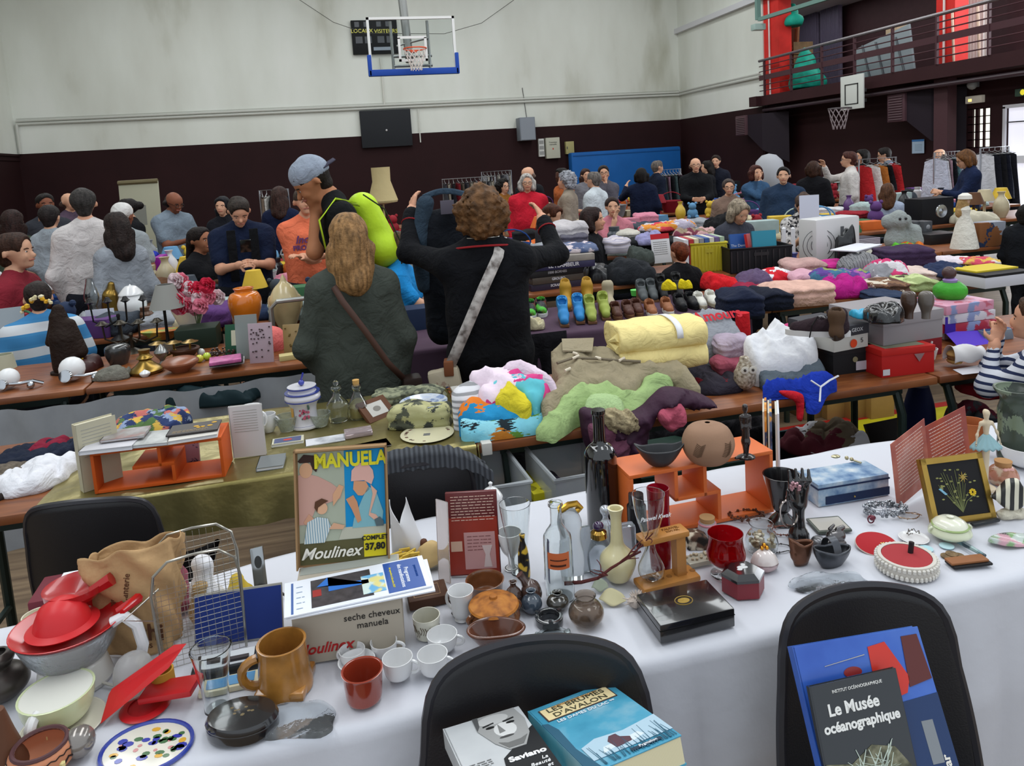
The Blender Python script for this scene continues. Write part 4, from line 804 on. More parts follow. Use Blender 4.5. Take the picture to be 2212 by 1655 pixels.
def arch(y,zt,r_=.0028):
 b.tube([(-W2,y,.0)]+[(-W2+(.03 if i<1 else 0),y,zt*.55)for i in range(0)]+[(-W2*1.05,y,zt*.7),(-W2*.95,y,zt*.88),(-W2*.6,y,zt*.985),(0,y,zt),(W2*.6,y,zt*.985),(W2*.95,y,zt*.88),(W2*1.05,y,zt*.7),(W2,y,0)],r_,6)
arch(-D2,hb*.95);arch(D2,hb);b.out('frame',wire,e)
b=B()
for y in(-D2,D2):
 for k in range(13):x=-W2+2*W2*k/12;b.tube([(x,y,0),(x,y,hb*(.97-.25*abs(x/W2)**4)*(.8 if y<0 else 1))],.0006,4)
 for k in range(16):z_=hb*.88*k/15*(.8 if y<0 else 1);b.tube([(-W2,y,z_),(W2,y,z_)],.0006,4)
for s in(-1,1):
 for k in range(7):y=-D2+2*D2*k/6;b.tube([(s*W2,y,0),(s*W2,y,hb*.75)],.0006,4)
 for k in range(13):z_=hb*.75*k/12;b.tube([(s*W2,-D2,z_),(s*W2,D2,z_)],.0006,4)
b.out('mesh',wire,e);b=B();b.tube([(-W2,-D2,hb*.45),(-W2-.055,-D2-.01,hb*.55),(-W2+.01,-D2+.02,hb*.68)],.0018,5);b.out('side_hook',wire,e)
def lump(name,lab,cat,px,bot,top,wpx,mat,seed=0,wr=.006,z=.75,dy=0,yr=1):
 P=T(px,bot,z);C=P+away(P)*wpx/2*mpp(P);rr=wpx/2*mpp(C);H=hgt(C,px,top,0);k=min(rr,H/2)
 return blob(name,[((-(rr-k),0,k),(rr-k,0,k),k,k),((0,0,k),(0,0,max(H-k*.7,k)),k,k*.7)],mat,h=max(.004,rr/9),k=.02,wr=wr,ws=70,seed=seed,loc=C,rz=YAW,label=lab,cat=cat,cut=lambda X,Y,Z:-Z)
lump('paper_napkin','crumpled white paper inside the wire basket','napkin',452,1345,1200,62,M('#dcdce0',.9),2)
lump('sea_shell','tan sea shell inside the wire basket','shell',446,1352,1252,48,M('#b99a6b',.5,var=.3),3)
lump('yellow_cloth','small yellow crumpled cloth right of the wire basket','cloth',520,1318,1235,44,M('#c9ac3f',.8),4)
lump('pink_sachet','dusty pink sachet standing behind the wire basket','sachet',392,1330,1195,46,M('#8c4b58',.7),5)
e,wd,ln=lean_panel('metal_slicer','shiny metal slicer standing upright beside the yellow cloth','slicer',(553,1300),(582,1292),1183,.014,18,mat=M('#9ea2a4',.15,metal=.95));art(e,'slot',M('#3c3f40'),ell(0,ln*.72,wd*.28,ln*.12))
b=B();r=random.Random(2)
P=T(560,1312);
for k in range(40):t=k/39;b.ball((-.05+.11*t,.012*math.sin(t*9),.004+.03*max(0,math.sin(t*3.1))),.0035,6)
b.out('bead_chain',M('#3a3533',.3,metal=.7),loc=P+away(P)*.0,rz=R(15),label='dark bead chain beside the metal slicer',cat='chain')
e,wd,ln=lean_panel('jewellery_case','open case with a royal blue lining leaning on the hairdryer box','case',(420,1402),(613,1372),1272,.008,22,mat=M('#8f8c83',.4),part='lid');b=B();b.box(-wd*.49,wd*.49,ln*.02,ln*.96,0,.0015);b.out('blue_lining',M('#0e2a72',.65,sheen=.4),e,False)
e,wd,h=bxt('instrument_tray','open black and chrome tray under the blue lined case','tray',(413,1478),(560,1448),.055,1450,M('#34363a',.3,metal=.5),h=.02);b=B();b.box(-wd*.42,wd*.42,.006,.05,.02,.0215);b.out('white_insert',M('#c9ccd0',.5),e,False);b=B();b.box(0,wd*.35,.012,.022,.0215,.027);b.box(-wd*.3,-wd*.05,.02,.03,.0215,.027);b.out('tools',M('#2b2224',.4),e,False)
e,wd,h=bxt('ceramic_tile','blue and cream painted tile dish below the black tray','dish',(428,1512),(560,1484),.04,1480,GLO('#cfc6a8'),h=.012);b=B();b.box(-wd*.42,wd*.42,.006,.034,.012,.013);b.out('blue_panel',GLO('#3f86b8',var=.2),e,False)
P=T(322,1648);e,r_,h,C=pot('plate','white oval plate painted with flowers and a blue rim','plate',322,1650,1560,194,[(.7,0),(.9,.5),(1,1)],GLO('#d7d3c6'),t=None,parts=True,sy=.8)
h=.02;[setattr(ch,'scale',(1,1,.25))for ch in e.children]
e2=e;Hh=max(v.co.z for v in e.children[0].data.vertices)*.25
b=B();b.tube([(math.cos(a)*r_*.97,math.sin(a)*r_*.78,Hh*1.0)for a in np.linspace(0,6.28,41)[:-1]],.004,6,closed=True);b.out('blue_rim',GLO('#2c3f9a'),e)
r=random.Random(11)
for nm,c,n,sz in(('painted_blossom','#2b3aa0',12,.009),('green_leaves','#3d6b43',16,.007),('yellow_flowers','#d6a53c',6,.008),('pink_buds','#c98a8a',8,.005)):
 b=B()
 for k in range(n):
  a,q=r.random()*6.28,r.uniform(.15,.78);x,y=math.cos(a)*q*r_,math.sin(a)*q*r_*.78;b.prism(ell(x,y,sz*r.uniform(.7,1.2),sz*r.uniform(.5,.9),8,a),Hh-.001,Hh+.0007)
 b.out(nm,GLO(c),e)
e,r_,h,C=pot('lacquer_box','round black lacquer box with glossy lid on a plastic bag','box',530,1610,1512,154,[(.93,0),(1,.1),(1,.55),(.97,.62)],GLO('#17171a',coat=1),t=None,parts=True,sy=.72,H=.034);b=B();b.lathe([(r_*1.0,h*.6),(r_*1.01,h*.7),(r_*.93,h*.95),(r_*.5,h*1.06),(0,h*1.08)],36,sy=.72);b.out('lid',GLO('#141417',coat=1),e);r=random.Random(3);b=B()
for k in range(9):b.ball((r.uniform(-.02,.02),r.uniform(-.012,.012),h*1.05),(.004,.003,.0015),6)
b.out('gold_decoration',M('#6a5a3a',.4),e)
glass=GLS()
pot('drinking_glass','tall clear tumbler behind the black lacquer box','glass',472,1546,1372,86,[(.62,0),(.62,.04),(.66,.3),(.82,.7),(1,1)],glass,t=.08)
mugm=M('#9b6a2e',.25,coat=.6,var=.25,vs=30)
e,r_,h,C=pot('beer_mug','tan stoneware mug with a square foot and handle on the left','mug',622,1520,1350,118,[(.98,0),(.98,.12),(.92,.35),(.86,.8),(.88,1)],mugm,t=.09,parts=True,hsc=.97)
b=B();b.box(-r_*.9,r_*.9,-r_*.9,r_*.9,0,h*.2,r=.006);b.out('square_foot',mugm,e);handle(e,r_*.88,h*.18,h*.78,.03,200,.009,mugm)
e,wd,h=bxt('hairdryer_box','open hairdryer box with a printed lid standing upright','box',(640,1440),(876,1400),.17,1268,M('#b5ab9b',.75),h=.115,r=.002)
e.children[0].name='tray'
txr=M('#b02a2a');text('Moulinex',.03,txr,e,(-wd*.24,-.001,.03),(R(90),0,0),shear=.35,off=.0006);text('seche cheveux\nmanuela',.019,M('#33302e'),e,(wd*.22,-.001,.075),(R(90),0,0))
b=B();zt_=.115;b.box(-wd/2+.004,wd/2-.004,.135,.165,zt_-.0,zt_+.001);b.out('grey_flap',M('#9fa29a',.7),e,False)
m2=Vector(e.location)+Matrix.Rotation(e.rotation_euler.z,3,'Z')@Vector((-.012,.172,.11))
lx,lw=wd*.93,None;d=np.array([0,0,1.]);lh=slen(tuple(m2),(-.02,.12,.99),968)
le=empty('_',(0,0,0));bpy.data.objects.remove(le)
lid=B();tilt=Matrix.Translation((-.012,.172,.11))@Matrix.Rotation(R(-8),4,'X')@Matrix.Rotation(R(3),4,'Y')
lid.box(-lx/2,lx/2,-.004,.004,0,lh,mat=tilt);[lid.box(*q,mat=tilt)for q in((-lx/2,lx/2,-.022,.004,lh-.004,lh),(-lx/2,-lx/2+.004,-.022,.004,0,lh),(lx/2-.004,lx/2,-.022,.004,0,lh))]
lido=lid.out('lid',M('#9a7a56',.8),e,False)
def lart(name,mat,q,lay=1):
 b=B();yy=-.0042-.0006*lay;mt=tilt@Matrix.Rotation(R(90),4,'X');b.prism([(x*lx,y*lh)for x,y in q],-yy-.0006,-yy,mat=mt);return b.out(name,mat,lido,False)
E_=lambda cx,cy,rx,ry,n=20:[(cx+rx*math.cos(2*math.pi*k/n),cy+ry*math.sin(2*math.pi*k/n))for k in range(n)]
lart('grey_green_ground',M('#a7ad9a',.6,var=.06),rect(-.465,.2,.465,.965));lart('blue_ground',M('#1487bf',.5),rect(.03,.30,.465,.965),2);lart('olive_band',M('#5b5739',.6),rect(-.465,.02,.465,.205),2)
lart('white_counter',M('#b9b8a6',.6),[(-.05,.21),(.465,.21),(.465,.31),(.0,.31)],3)
lart('printed_blouse',M('#c69a8c',.6),[(-.465,.36),(-.36,.36),(-.28,.5),(-.02,.56),(.0,.62),(-.12,.70),(-.25,.76),(-.4,.8),(-.465,.78)],3)
lart('printed_face',M('#cf9f7c',.6),E_(-.38,.82,.07,.065),4);lart('printed_bob_hair',M('#3a2620',.6),[(-.465,.90),(-.40,.955),(-.28,.94),(-.24,.86),(-.27,.80),(-.31,.83),(-.33,.885),(-.44,.885)],5)
lart('printed_hand',M('#d2a07c',.6),[(-.1,.5),(-.02,.58),(.02,.66),(-.03,.68),(-.1,.6)],5);lart('printed_arm',M('#c9977a',.6),[(-.42,.38),(-.36,.34),(-.30,.40),(-.36,.45)],5)
lart('printed_boy_shirt',M('#8fa5ad',.6,kind='stripe',cols=['#8ba6b3','#d5dad6'],sc=60),[(-.42,.2),(-.2,.2),(-.13,.33),(-.16,.40),(-.27,.42),(-.38,.38)],6);lart('printed_boy_face',M('#d8a886',.6),E_(-.22,.49,.06,.05),6);lart('printed_boy_hair',M('#5a3a28',.6),[(-.30,.5),(-.29,.55),(-.22,.575),(-.15,.55),(-.2,.53),(-.26,.50),(-.27,.46)],7);lart('printed_boy_arm',M('#d2a484',.6),[(-.15,.31),(0,.3),(.02,.33),(-.1,.36)],7)
lart('printed_robe',M('#7fb0b8',.6),[(.1,.30),(.42,.30),(.44,.42),(.36,.62),(.28,.64),(.22,.55),(.12,.38)],4);lart('printed_cap',M('#d9a99c',.6,var=.08),[(.10,.70),(.11,.79),(.18,.85),(.28,.85),(.34,.78),(.35,.72),(.32,.66),(.24,.70)],5)
lart('printed_profile',M('#cf9670',.6),[(.13,.70),(.26,.69),(.30,.62),(.22,.57),(.17,.575),(.12,.63)],4);lart('printed_hands',M('#c98f6a',.6),[(.04,.55),(.12,.58),(.16,.52),(.2,.36),(.16,.34),(.1,.46)],5);lart('printed_hose',M('#d8a892',.6),[(.31,.66),(.38,.60),(.30,.42),(.36,.40),(.43,.32),(.40,.31),(.28,.40),(.33,.58)],6);lart('printed_dryer',M('#56666a',.6),[(.36,.3),(.44,.3),(.44,.34),(.40,.38),(.34,.36)],7)
def ltext(s,size,mat,x,y,lay=8,**k):
 o=text(s,size,mat,lido,**k);o.matrix_local=tilt@Matrix.Translation((x*lx,-.0042-.0006*lay,y*lh))@Matrix.Rotation(R(90),4,'X');return o
ltext('MANUELA',.043,M('#d8cf2e',.5),.10,.885,off=.0016,sx=.8);ltext('Moulinex',.034,M('#e8e4d8',.5),-.14,.11,shear=.4,off=.0006)
lart('price_label',M('#e0cf2a',.5),rect(.22,.045,.46,.235),4);ltext('COMPLET',.013,M('#222'),.34,.205,off=.0004);ltext('37,80',.020,M('#222'),.34,.13,off=.0008)
Mx=e.matrix_basis.copy();q=[T(612,1340,.87),T(628,1262,.87),T(912,1204,.87)]
for k,(a,c,zz)in enumerate((((618,1344),(940,1276),.866),((614,1338),(934,1268),.870))):
 m_,wd_,rz_=fr2(a,c,zz);e=empty('brochure',m_,rz_+R(0 if k else-1.5),label='%s programme brochure with blue and white cover on the hairdryer box'%('upper' if k else 'lower, partly hidden'),cat='brochure',group='programme brochures')
 b=B();b.box(-wd_/2,wd_/2,0,.128,0,.0028);b.out('paper',M('#e4e7ee',.45),e,False)
 if k:
  art(e,'photo_dark',M('#3f3a3c',.35,var=.4,vs=60),rect(-wd_*.32,.012,wd_*.10,.115),.0034);art(e,'photo_blue_bar',M('#2c6fc4',.35),[(-wd_*.28,.085),(-wd_*.2,.115),(-wd_*.2,.06),(wd_*.08,.06),(wd_*.08,.075)],.0038)
  art(e,'red_boat',M('#9a2d28',.35),rect(-wd_*.31,.05,-wd_*.25,.075),.0038);art(e,'map_area',M('#bcd8e0',.35,kind='patch',cols=['#cfe0d8','#6fb0d8','#e0d58a'],sc=60),rect(wd_*.03,.02,wd_*.19,.09),.0038)
  art(e,'blue_panel',M('#27509a',.35),rect(wd_*.2,.005,wd_*.46,.123),.0034);text('Programme\ndes manifestations',.0125,M('#f0f2f6'),e,(wd_*.335,.062,.0038),(0,0,R(-90)));text('de septembre à décembre 2017',.0062,M('#e8d84a'),e,(wd_*.245,.062,.0038),(0,0,R(-90)))
  art(e,'blue_margin',M('#3c5f9e',.35),rect(-wd_*.455,.005,-wd_*.44,.12),.0034);lines_of(e,M('#8aa0b8'),-wd_*.42,-wd_*.36,.1,.02,5,z=.0036);text('JOURS SPECIAUX',.006,M('#27509a'),e,(wd_*.42,.07,.004),(0,0,R(-90)))
POR=GLO('#dcdcdc');BRN=M('#6f4327',.2,coat=.7,var=.25,vs=25);DKG=M('#25272b',.12,coat=1)
def cupw(lab,px,bot,top,w,ha,ho=.016,mat=None,pr_=None,hr=.0032,t=.05):
 e,r_,h,C=pot('coffee_cup',lab,'cup',px,bot,top,w,pr_ or[(.55,0),(.8,.15),(.93,.45),(1,1)],mat or POR,t=t,parts=True,group='white coffee cups')
 handle(e,r_*.9,h*.25,h*.85,ho,ha,hr,mat or POR);return e
cupw('white coffee cup behind the others, beside the hairdryer box',832,1424,1366,58,0);cupw('white coffee cup at front, second from the terracotta tumbler',863,1474,1398,66,-8)
cupw('white coffee cup farthest right and back, below the floral mug',958,1412,1348,66,-5);cupw('white coffee cup at front right, nearest the wooden bowl',938,1464,1390,66,-10);cupw('white coffee cup half hidden behind the small white bowl',764,1444,1385,56,170,.008)
pot('bowl','small white bowl directly behind the terracotta tumbler','bowl',773,1456,1400,80,[(.4,0),(.75,.3),(1,1)],POR,t=.07)
pot('tumbler','shiny terracotta tumbler in front of the white coffee cups','tumbler',790,1531,1416,90,[(.8,0),(.86,.15),(.95,.9),(1,1)],M('#8c3320',.15,coat=.8),t=.09)
e,r_,h,C=pot('mug','cream mug printed with thin brown branches','mug',925,1386,1310,60,[(.82,0),(.9,.3),(1,1)],GLO('#d0cdbd',var=.15),t=.07,parts=True)
b=B();r=random.Random(2)
for k in range(14):a=R(-150+10*k);z0=h*r.uniform(.2,.4);b.tube([(math.cos(a)*r_*.93,math.sin(a)*r_*.93,z0),(math.cos(a+.1)*r_*.97,math.sin(a+.1)*r_*.97,z0+h*.2),(math.cos(a)*r_*1.0,math.sin(a)*r_*1.0,z0+h*.38)],.0007,4)
b.out('branch_print',M('#5b4a38'),e)
e=cupw('tall white mug with a foot, left of the brown ramekin',1000,1346,1258,56,150,.014,pr_=[(.62,0),(.5,.1),(.75,.2),(.82,.6),(1,1)])
pot('ramekin','plain brown stoneware ramekin behind the lidded pot','ramekin',1051,1306,1228,84,[(.78,0),(.85,.1),(.93,.8),(1,1)],BRN,t=.07)
e,r_,h,C=pot('lidded_pot','brown glazed pot with a wide speckled wooden lid','pot',1071,1372,1283,112,[(.55,0),(.9,.2),(1,.5),(.85,.8),(.7,.95)],BRN,t=.08,parts=True)
b=B();b.lathe([(0,h*.98),(r_*.98,h*1.0),(r_*.93,h*1.08),(r_*.5,h*1.25),(r_*.16,h*1.32),(r_*.14,h*1.42),(0,h*1.46)],32);b.out('lid',M('#a2622a',.5,kind='noise',cols=['#6b3f20','#a5662b','#b97a35'],sc=40),e)
for s in(25,205):handle(e,r_*.85,h*.5,h*.8,.012,s,.006,BRN)
b=B();b.ball((r_*.7,-r_*.72,h*.6),(.012,.006,.012),10);b.out('blue_flower_print',M('#7fa0b5',.2,coat=.8),e)
P=T(1076,1440);b=B()
def wb(u,v):a=6.2832*u;q=.25+.75*v;R_=.046*(1+.13*math.cos(2*a)+.05*math.cos(3*a+1));return(math.cos(a)*R_*q*1.1,math.sin(a)*R_*q*.85,.05*v**1.2)
b.grid(wb,49,14);b.lathe([(0,0),(.013,0)],48);o=b.out('wooden_bowl',M('#5e3320',.2,var=.3,vs=20,coat=.4),loc=P+away(P)*.045+np.array([0,0,.003]),rz=YAW,label='carved brown wooden bowl at the front table edge',cat='bowl',ang=0);solid(o,.005)
vz=[(.5,0),(.9,.22),(1,.42),(.8,.66),(.38,.82),(.34,.92),(.48,1)]
for a in((1112,1320,1250,38,'#4a342c','slim brown bottle vase left of the tilted bottle'),(1150,1329,1268,46,'#3d4855','small blue grey bud vase'),(1206,1321,1272,50,'#33302a','small dark olive bud vase right of the blue grey one')):
 pot('bud_vase',a[5],'vase',*a[:4],vz,M(a[4],.12,coat=.9,var=.2),t=.1)
e,r_,h,C=pot('bottle_vase','brown bottle vase with a crooked neck behind the bud vases','vase',1150,1314,1262,46,[(.6,0),(.95,.3),(1,.5),(.7,.8),(0,1)],M('#4c352d',.15,coat=.9,var=.2),t=None,parts=True,hsc=1.3);b=B();b.tube([(-.005,0,h*.6),(-.016,0,h*1.0),(-.024,0,h*1.18)],[.014,.008,.009],10);b.out('neck',M('#4c352d',.15,coat=.9,var=.2),e)
def ashtray(lab,px,bot,top,w,mat):
 e,r_,h,C=pot('ashtray',lab,'ashtray',px,bot,top,w,[(.92,0),(1,.2),(1,.9),(.93,1)],mat,t=.2,parts=True)
 for k in range(3):b=B();a=2.1*k+.6;b.tube([(math.cos(a)*r_*.75,math.sin(a)*r_*.75,h),(math.cos(a)*r_*1.02,math.sin(a)*r_*1.02,h*1.02)],.005,8);b.out('rest',mat,e)
ashtray('black ceramic ashtray in front of the bud vases',1188,1363,1312,61,DKG);ashtray('clear glass ashtray behind the middle chair',1198,1408,1356,84,GLS('#e8eeee',.08))
pot('smoked_vase','round smoked glass vase with a short neck','vase',1268,1356,1272,77,[(.35,0),(.85,.18),(1,.42),(.8,.68),(.55,.78),(.52,.93),(.6,1)],M('#b5a698',.03,trans=.95,ior=1.4),t=.05)
e,wd,h=bxt('fries_tray','clear plastic tray of pale chips behind the brochures','food tray',(838,1252),(955,1230),.07,1215,M('#cfd3d0',.1,trans=.8,ior=1.2),h=.025,r=.005)
b=B();r=random.Random(7)
for k in range(26):x,y,z_=r.uniform(-wd*.42,wd*.1),r.uniform(.01,.06),r.uniform(.02,.04);a=r.uniform(-.6,.6);b.tube([(x,y,z_),(x+.028*math.cos(a),y+.02*math.sin(a),z_+.004)],.004,4)
b.out('chips',M('#d6b650',.6),e)
lump('bread_roll','bread roll with meat beside the chips','sandwich',932,1234,1168,50,M('#c2a673',.6,var=.2),4);lump('meat_filling','brown meat piece in the bread roll','meat',918,1222,1166,20,M('#5b3a2b',.6),6)
P=T(888,1238);C=P+away(P)*.05;b=B()
def nk(u,v):a=2*u-1;w_=.042*(1-.55*v)+.006*math.sin(9*u);z_=.018+.115*v*(1-.30*(1-abs(a)**.7*1)*(v**3));return(a*w_-.018*v,.012*math.sin(u*6.3+2*v)+.01*v,z_+(.028*abs(a)**2*v**2))
b.grid(nk,25,20);o=b.out('paper_napkin',M('#dfe0e3',.85),loc=C,rz=YAW+.2,label='white napkin twisted into two points above the chips',cat='napkin',ang=0);solid(o,.002)
e,wd,ln=lean_panel('red_booklet','dark red booklet with white text standing behind the white mug','booklet',(972,1246),(1083,1240),1063,.012,6,mat=M('#5e1a1a',.3));art(e,'orange_glow',M('#8f2c1d',.35,var=.2),rect(-wd*.48,ln*.02,wd*.48,ln*.7),.0012)
tl_=M('#d8b9a8',.5);lines_of(e,tl_,-wd*.4,wd*.45,ln*.95,ln*.035,9,3,z=.0022);art(e,'pink_inset',M('#b98a88',.4),rect(-wd*.18,ln*.08,wd*.42,ln*.52),.0018);lines_of(e,M('#7b4a4a'),-wd*.12,wd*.36,ln*.47,ln*.04,5,5,z=.0024);art(e,'vase_photo',M('#c9b5b2',.4),[(wd*.18,ln*.1),(wd*.34,ln*.1),(wd*.30,ln*.25),(wd*.36,ln*.36),(wd*.16,ln*.36),(wd*.22,ln*.25)],.0026);art(e,'cup_photo',M('#c9a58f',.4),rect(-wd*.44,ln*.3,-wd*.22,ln*.42),.0022)
e,wd,ln=lean_panel('acrylic_sign_holder','clear acrylic sign holder left of the dark red booklet','sign holder',(947,1252),(972,1262),1082,.004,3,mat=M('#e3dad6',.05,trans=.8,ior=1.3))
e,wd,h=bxt('carved_box','small carved brown wooden box with a leather cord','box',(885,1322),(972,1304),.07,1290,M('#4f3426',.5,var=.25),h=.022);b=B();b.tube([(-wd*.35,.012,h),(wd*.3,.012,h),(wd*.3,.055,h),(-wd*.35,.055,h),(-wd*.35,.012,h)],.0012,4);b.out('carved_line',M('#9b7c5e'),e);b=B();b.tube([(wd*.4,0,.02),(wd*.55,-.02,.004),(wd*.5,-.045,.004)],.0018,5);b.ball((wd*.5,-.047,.006),.005,8);b.out('cord',M('#2f211b'),e)
pot('pint_glass','tall clear beer glass with white print, left of the labelled bottle','glass',1122,1246,1071,68,[(.5,0),(.5,.06),(.66,.4),(.9,.8),(1,1)],glass,t=.05)
pot('jug','white china pot with a domed lid behind the red booklet','jug',1068,1172,1042,58,[(.6,0),(.9,.3),(.95,.55),(.8,.72),(.85,.76),(.5,.88),(.12,.94),(.16,1),(0,1.03)],POR,t=None)
pot('footed_cup','white porcelain goblet behind the tall beer glass','goblet',1106,1236,1134,54,[(.6,0),(.3,.08),(.28,.3),(.7,.5),(.95,.8),(1,1)],POR,t=.07)
pot('giraffe_bottle','slim bottle with a yellow and black giraffe pattern','bottle',1134,1256,1150,26,[(.9,0),(1,.2),(.85,.6),(.4,.85),(.5,1)],M('#d8b03a',.3,kind='patch',cols=['#1d1a16','#201b16','#d8b03a'],sc=90),t=None)
e,r_,h,C=pot('labelled_bottle','clear glass bottle with an orange paper label','bottle',1212,1306,1076,62,[(.92,0),(1,.03),(1,.58),(.85,.68),(.5,.76),(.42,.82),(.42,.95),(.52,.97),(.5,1)],glass,t=.07,parts=True)
b=B();b.grid(lambda u,v:(math.cos(-2.4+1.6*u)*r_*1.015,math.sin(-2.4+1.6*u)*r_*1.015,h*(.37+.17*v)),14,3);b.out('paper_label',M('#c8693f',.7),e);b=B();b.grid(lambda u,v:(math.cos(-2.2+1.1*u)*r_*1.03,math.sin(-2.2+1.1*u)*r_*1.03,h*(.40+.02*v)),8,2);b.grid(lambda u,v:(math.cos(-2.2+1.2*u)*r_*1.03,math.sin(-2.2+1.2*u)*r_*1.03,h*(.46+.012*v)),8,2);b.out('label_print',M('#4a2a20'),e)
e,r_,h,C=pot('perfume_bottle','frosted perfume bottle with a curled gold stopper','perfume bottle',1238,1262,1092,58,[(.8,0),(.95,.3),(.75,.62),(.9,.82),(.6,.98)],M('#d8dde0',.15,trans=.8,ior=1.3),t=None,parts=True);b=B();b.tube([(-.02,0,h),(0,0,h+.012),(.018,0,h+.014),(.026,0,h+.004),(.018,0,h-.002)],.008,8);b.out('gold_stopper',M('#b98f3a',.2,metal=1),e)
e,r_,h,C=pot('perfume_bottle','clear perfume bottle with a purple gem and gold collar','perfume bottle',1298,1246,1160,54,[(.9,0),(1,.4),(.7,.9),(.3,1)],M('#c9d2da',.05,trans=.9),t=None,parts=True);b=B();b.lathe([(.012,h),(.02,h+.006),(.019,h+.018),(.012,h+.024)],20);b.out('gold_collar',M('#b8924a',.15,metal=1),e);b=B();b.ball((0,0,h+.032),(.013,.013,.012),14);b.out('purple_gem',M('#2f1440',.08,coat=1),e)
lean_panel('perfume_bottle','flat teardrop glass bottle leaning beside the gem stopper bottle','perfume bottle',(1252,1240),(1284,1234),1140,.012,8,mat=M('#b5bcc2',.05,trans=.75))
bxt('perfume_bottle','square clear glass bottle behind the cream vase','perfume bottle',(1322,1205),(1377,1196),.03,1140,M('#dfe4ea',.03,trans=.9),r=.006)
pot('perfume_bottle','round glass bottle with a silver ball stopper behind the cream vase','perfume bottle',1312,1200,1090,44,[(.9,0),(1,.3),(.6,.6),(.3,.7),(.3,.78),(.5,.86),(.45,.95),(0,1)],M('#b9bec6',.08,metal=.4),t=None)
lean_panel('blue_card','dark blue card edge standing left of the labelled bottle','card',(1176,1252),(1184,1262),1168,.002,2,mat=M('#23285c',.4))
pot('wine_bottle','very tall black wine bottle on the front table','bottle',1305,1150,878,70,[(.95,0),(1,.02),(1,.3),(1,.58),(.93,.64),(.72,.685),(.46,.715),(.38,.75),(.36,.85),(.36,.955),(.42,.965),(.42,1)],M('#0c0c0e',.06,coat=1),t=None,seg=48)
pot('vase','cream ceramic vase with a long ribbed neck','vase',1337,1262,1088,78,[(.42,0),(.7,.06),(1,.24),(.9,.36),(.45,.48),(.34,.6),(.3,.85),(.4,.97),(.44,1)],GLO('#d3c89a',var=.08),t=.12)
P=T(1292,1300);b=B();r=random.Random(5)
def branch(p,d,L,rad,lv):
 q=[p]
 for k in range(5):d=_n(d+np.array([r.uniform(-.5,.5),r.uniform(-.3,.3),r.uniform(-.25,.22)]));p=p+d*L/5;p[2]=max(p[2],.006);q.append(p.copy())
 b.tube(q,[rad*(1-.1*i)for i in range(6)],6)
 if lv:[branch(q[i].copy(),_n(d+np.array([r.uniform(-1,1),r.uniform(-1,1),.3])),L*.45,rad*.6,lv-1)for i in(2,3,4)]
branch(np.array([-.07,.03,.03]),np.array([1,-.35,.0]),.19,.0045,2);b.out('coral_branch',M('#5a2a28',.6,var=.3),loc=P,rz=YAW,label='dark red knobbly branch lying behind the smoked glass vase',cat='branch')
for px,bot,top,w,c,lab,sd in((1322,1318,1270,60,'#c9c19a','cream dried leaf below the cream vase',3),(1295,1290,1258,36,'#a8b09c','small grey green dried leaf beside the red branch',4)):
 P=T(px,bot);b=B();sz=w*mpp(P)/2;b.grid(lambda u,v:((2*u-1)*sz,(2*v-1)*sz*.5*math.sin(math.pi*u)**.6+.01*u,.006+.022*math.sin(math.pi*u)*v+.004*math.sin(8*u)),14,8);o=b.out('dried_leaf',M(c,.7,var=.15),loc=P+away(P)*.02,rz=YAW-.5,label=lab,cat='leaf',ang=0);solid(o,.001)
P=T(1378,1322);b=B();r=random.Random(6);b.ball((0,0,.014),(.022,.014,.014),12)
for k in range(26):a,q=r.random()*6.28,r.random()*1.5;d=(math.cos(a)*math.cos(q),math.sin(a)*math.cos(q),math.sin(q));b.tube([(d[0]*.016,d[1]*.012,.014+d[2]*.012),(d[0]*.034,d[1]*.024,max(.003,.014+d[2]*.024))],[.003,.001],5)
b.out('spiny_shell',M('#cbbdb2',.6,var=.3,vs=40),loc=P+away(P)*.015,rz=YAW,label='white and rust spiny sea shell beside the black emblem box',cat='shell')
ow=M('#b37a3c',.35,var=.12,vs=8);e,wd,h=bxt('glass_stand','light wooden stand holding the curvy beer glass','stand',(1392,1288),(1515,1256),.055,1270,ow,h=.014,r=.005);e.children[0].name='base'
zt=.108;b=B();b.box(wd*.15,wd*.31,.016,.042,h,zt);b.out('post',ow,e,False);b=B();b.box(-wd*.44,wd*.36,.008,.05,zt,zt+.014,r=.004);b.out('arm',ow,e);text('PAUWEL\nKWAK',.011,M('#7a4f22'),e,(wd*.12,.03,zt+.0145));b=B();[b.lathe([(0,h),(.006,h+.001),(.007,h)],12,c=(-wd*.1+.02*k,.027,0))for k in range(5)];b.out('pegs',M('#8a5b2a'),e)
gl=empty('beer_glass',Vector(e.location)+Matrix.Rotation(e.rotation_euler.z,3,'Z')@Vector((-wd*.26,.029,h)),0,label='curvy beer glass with white script held in the wooden stand',cat='glass')
b=B();o=smoothp([(.008,0),(.026,.012),(.030,.03),(.020,.055),(.012,.075),(.012,.095),(.022,.125),(.032,.16),(.036,.19),(.037,.205)]);b.lathe([(0,0)]+shell(o,.0018,zb=.004),32);b.out('bowl',glass,gl)
text('Pauwel Kwak',.0135,M('#e6e6e8',.6),gl,(0,-.0345,.165),(R(84),0,R(2)),shear=.4);
pot('tube_vase','tall translucent red tube vase behind the beer glass','vase',1428,1236,1042,48,[(.9,0),(1,.3),(.95,.7),(1,1)],M('#a5172a',.08,trans=.55,ior=1.3),t=.06)
e,r_,h,C=pot('spray_can','black spray can behind the beer glass','spray can',1378,1182,1075,40,[(1,0),(1,.9),(.8,.95),(.78,1)],M('#17171a',.3),t=None,parts=True,sm=False);b=B();b.lathe([(r_*.8,h),(r_*.78,h+.02),(0,h+.02)],20);b.out('cap',M('#232327',.4),e)
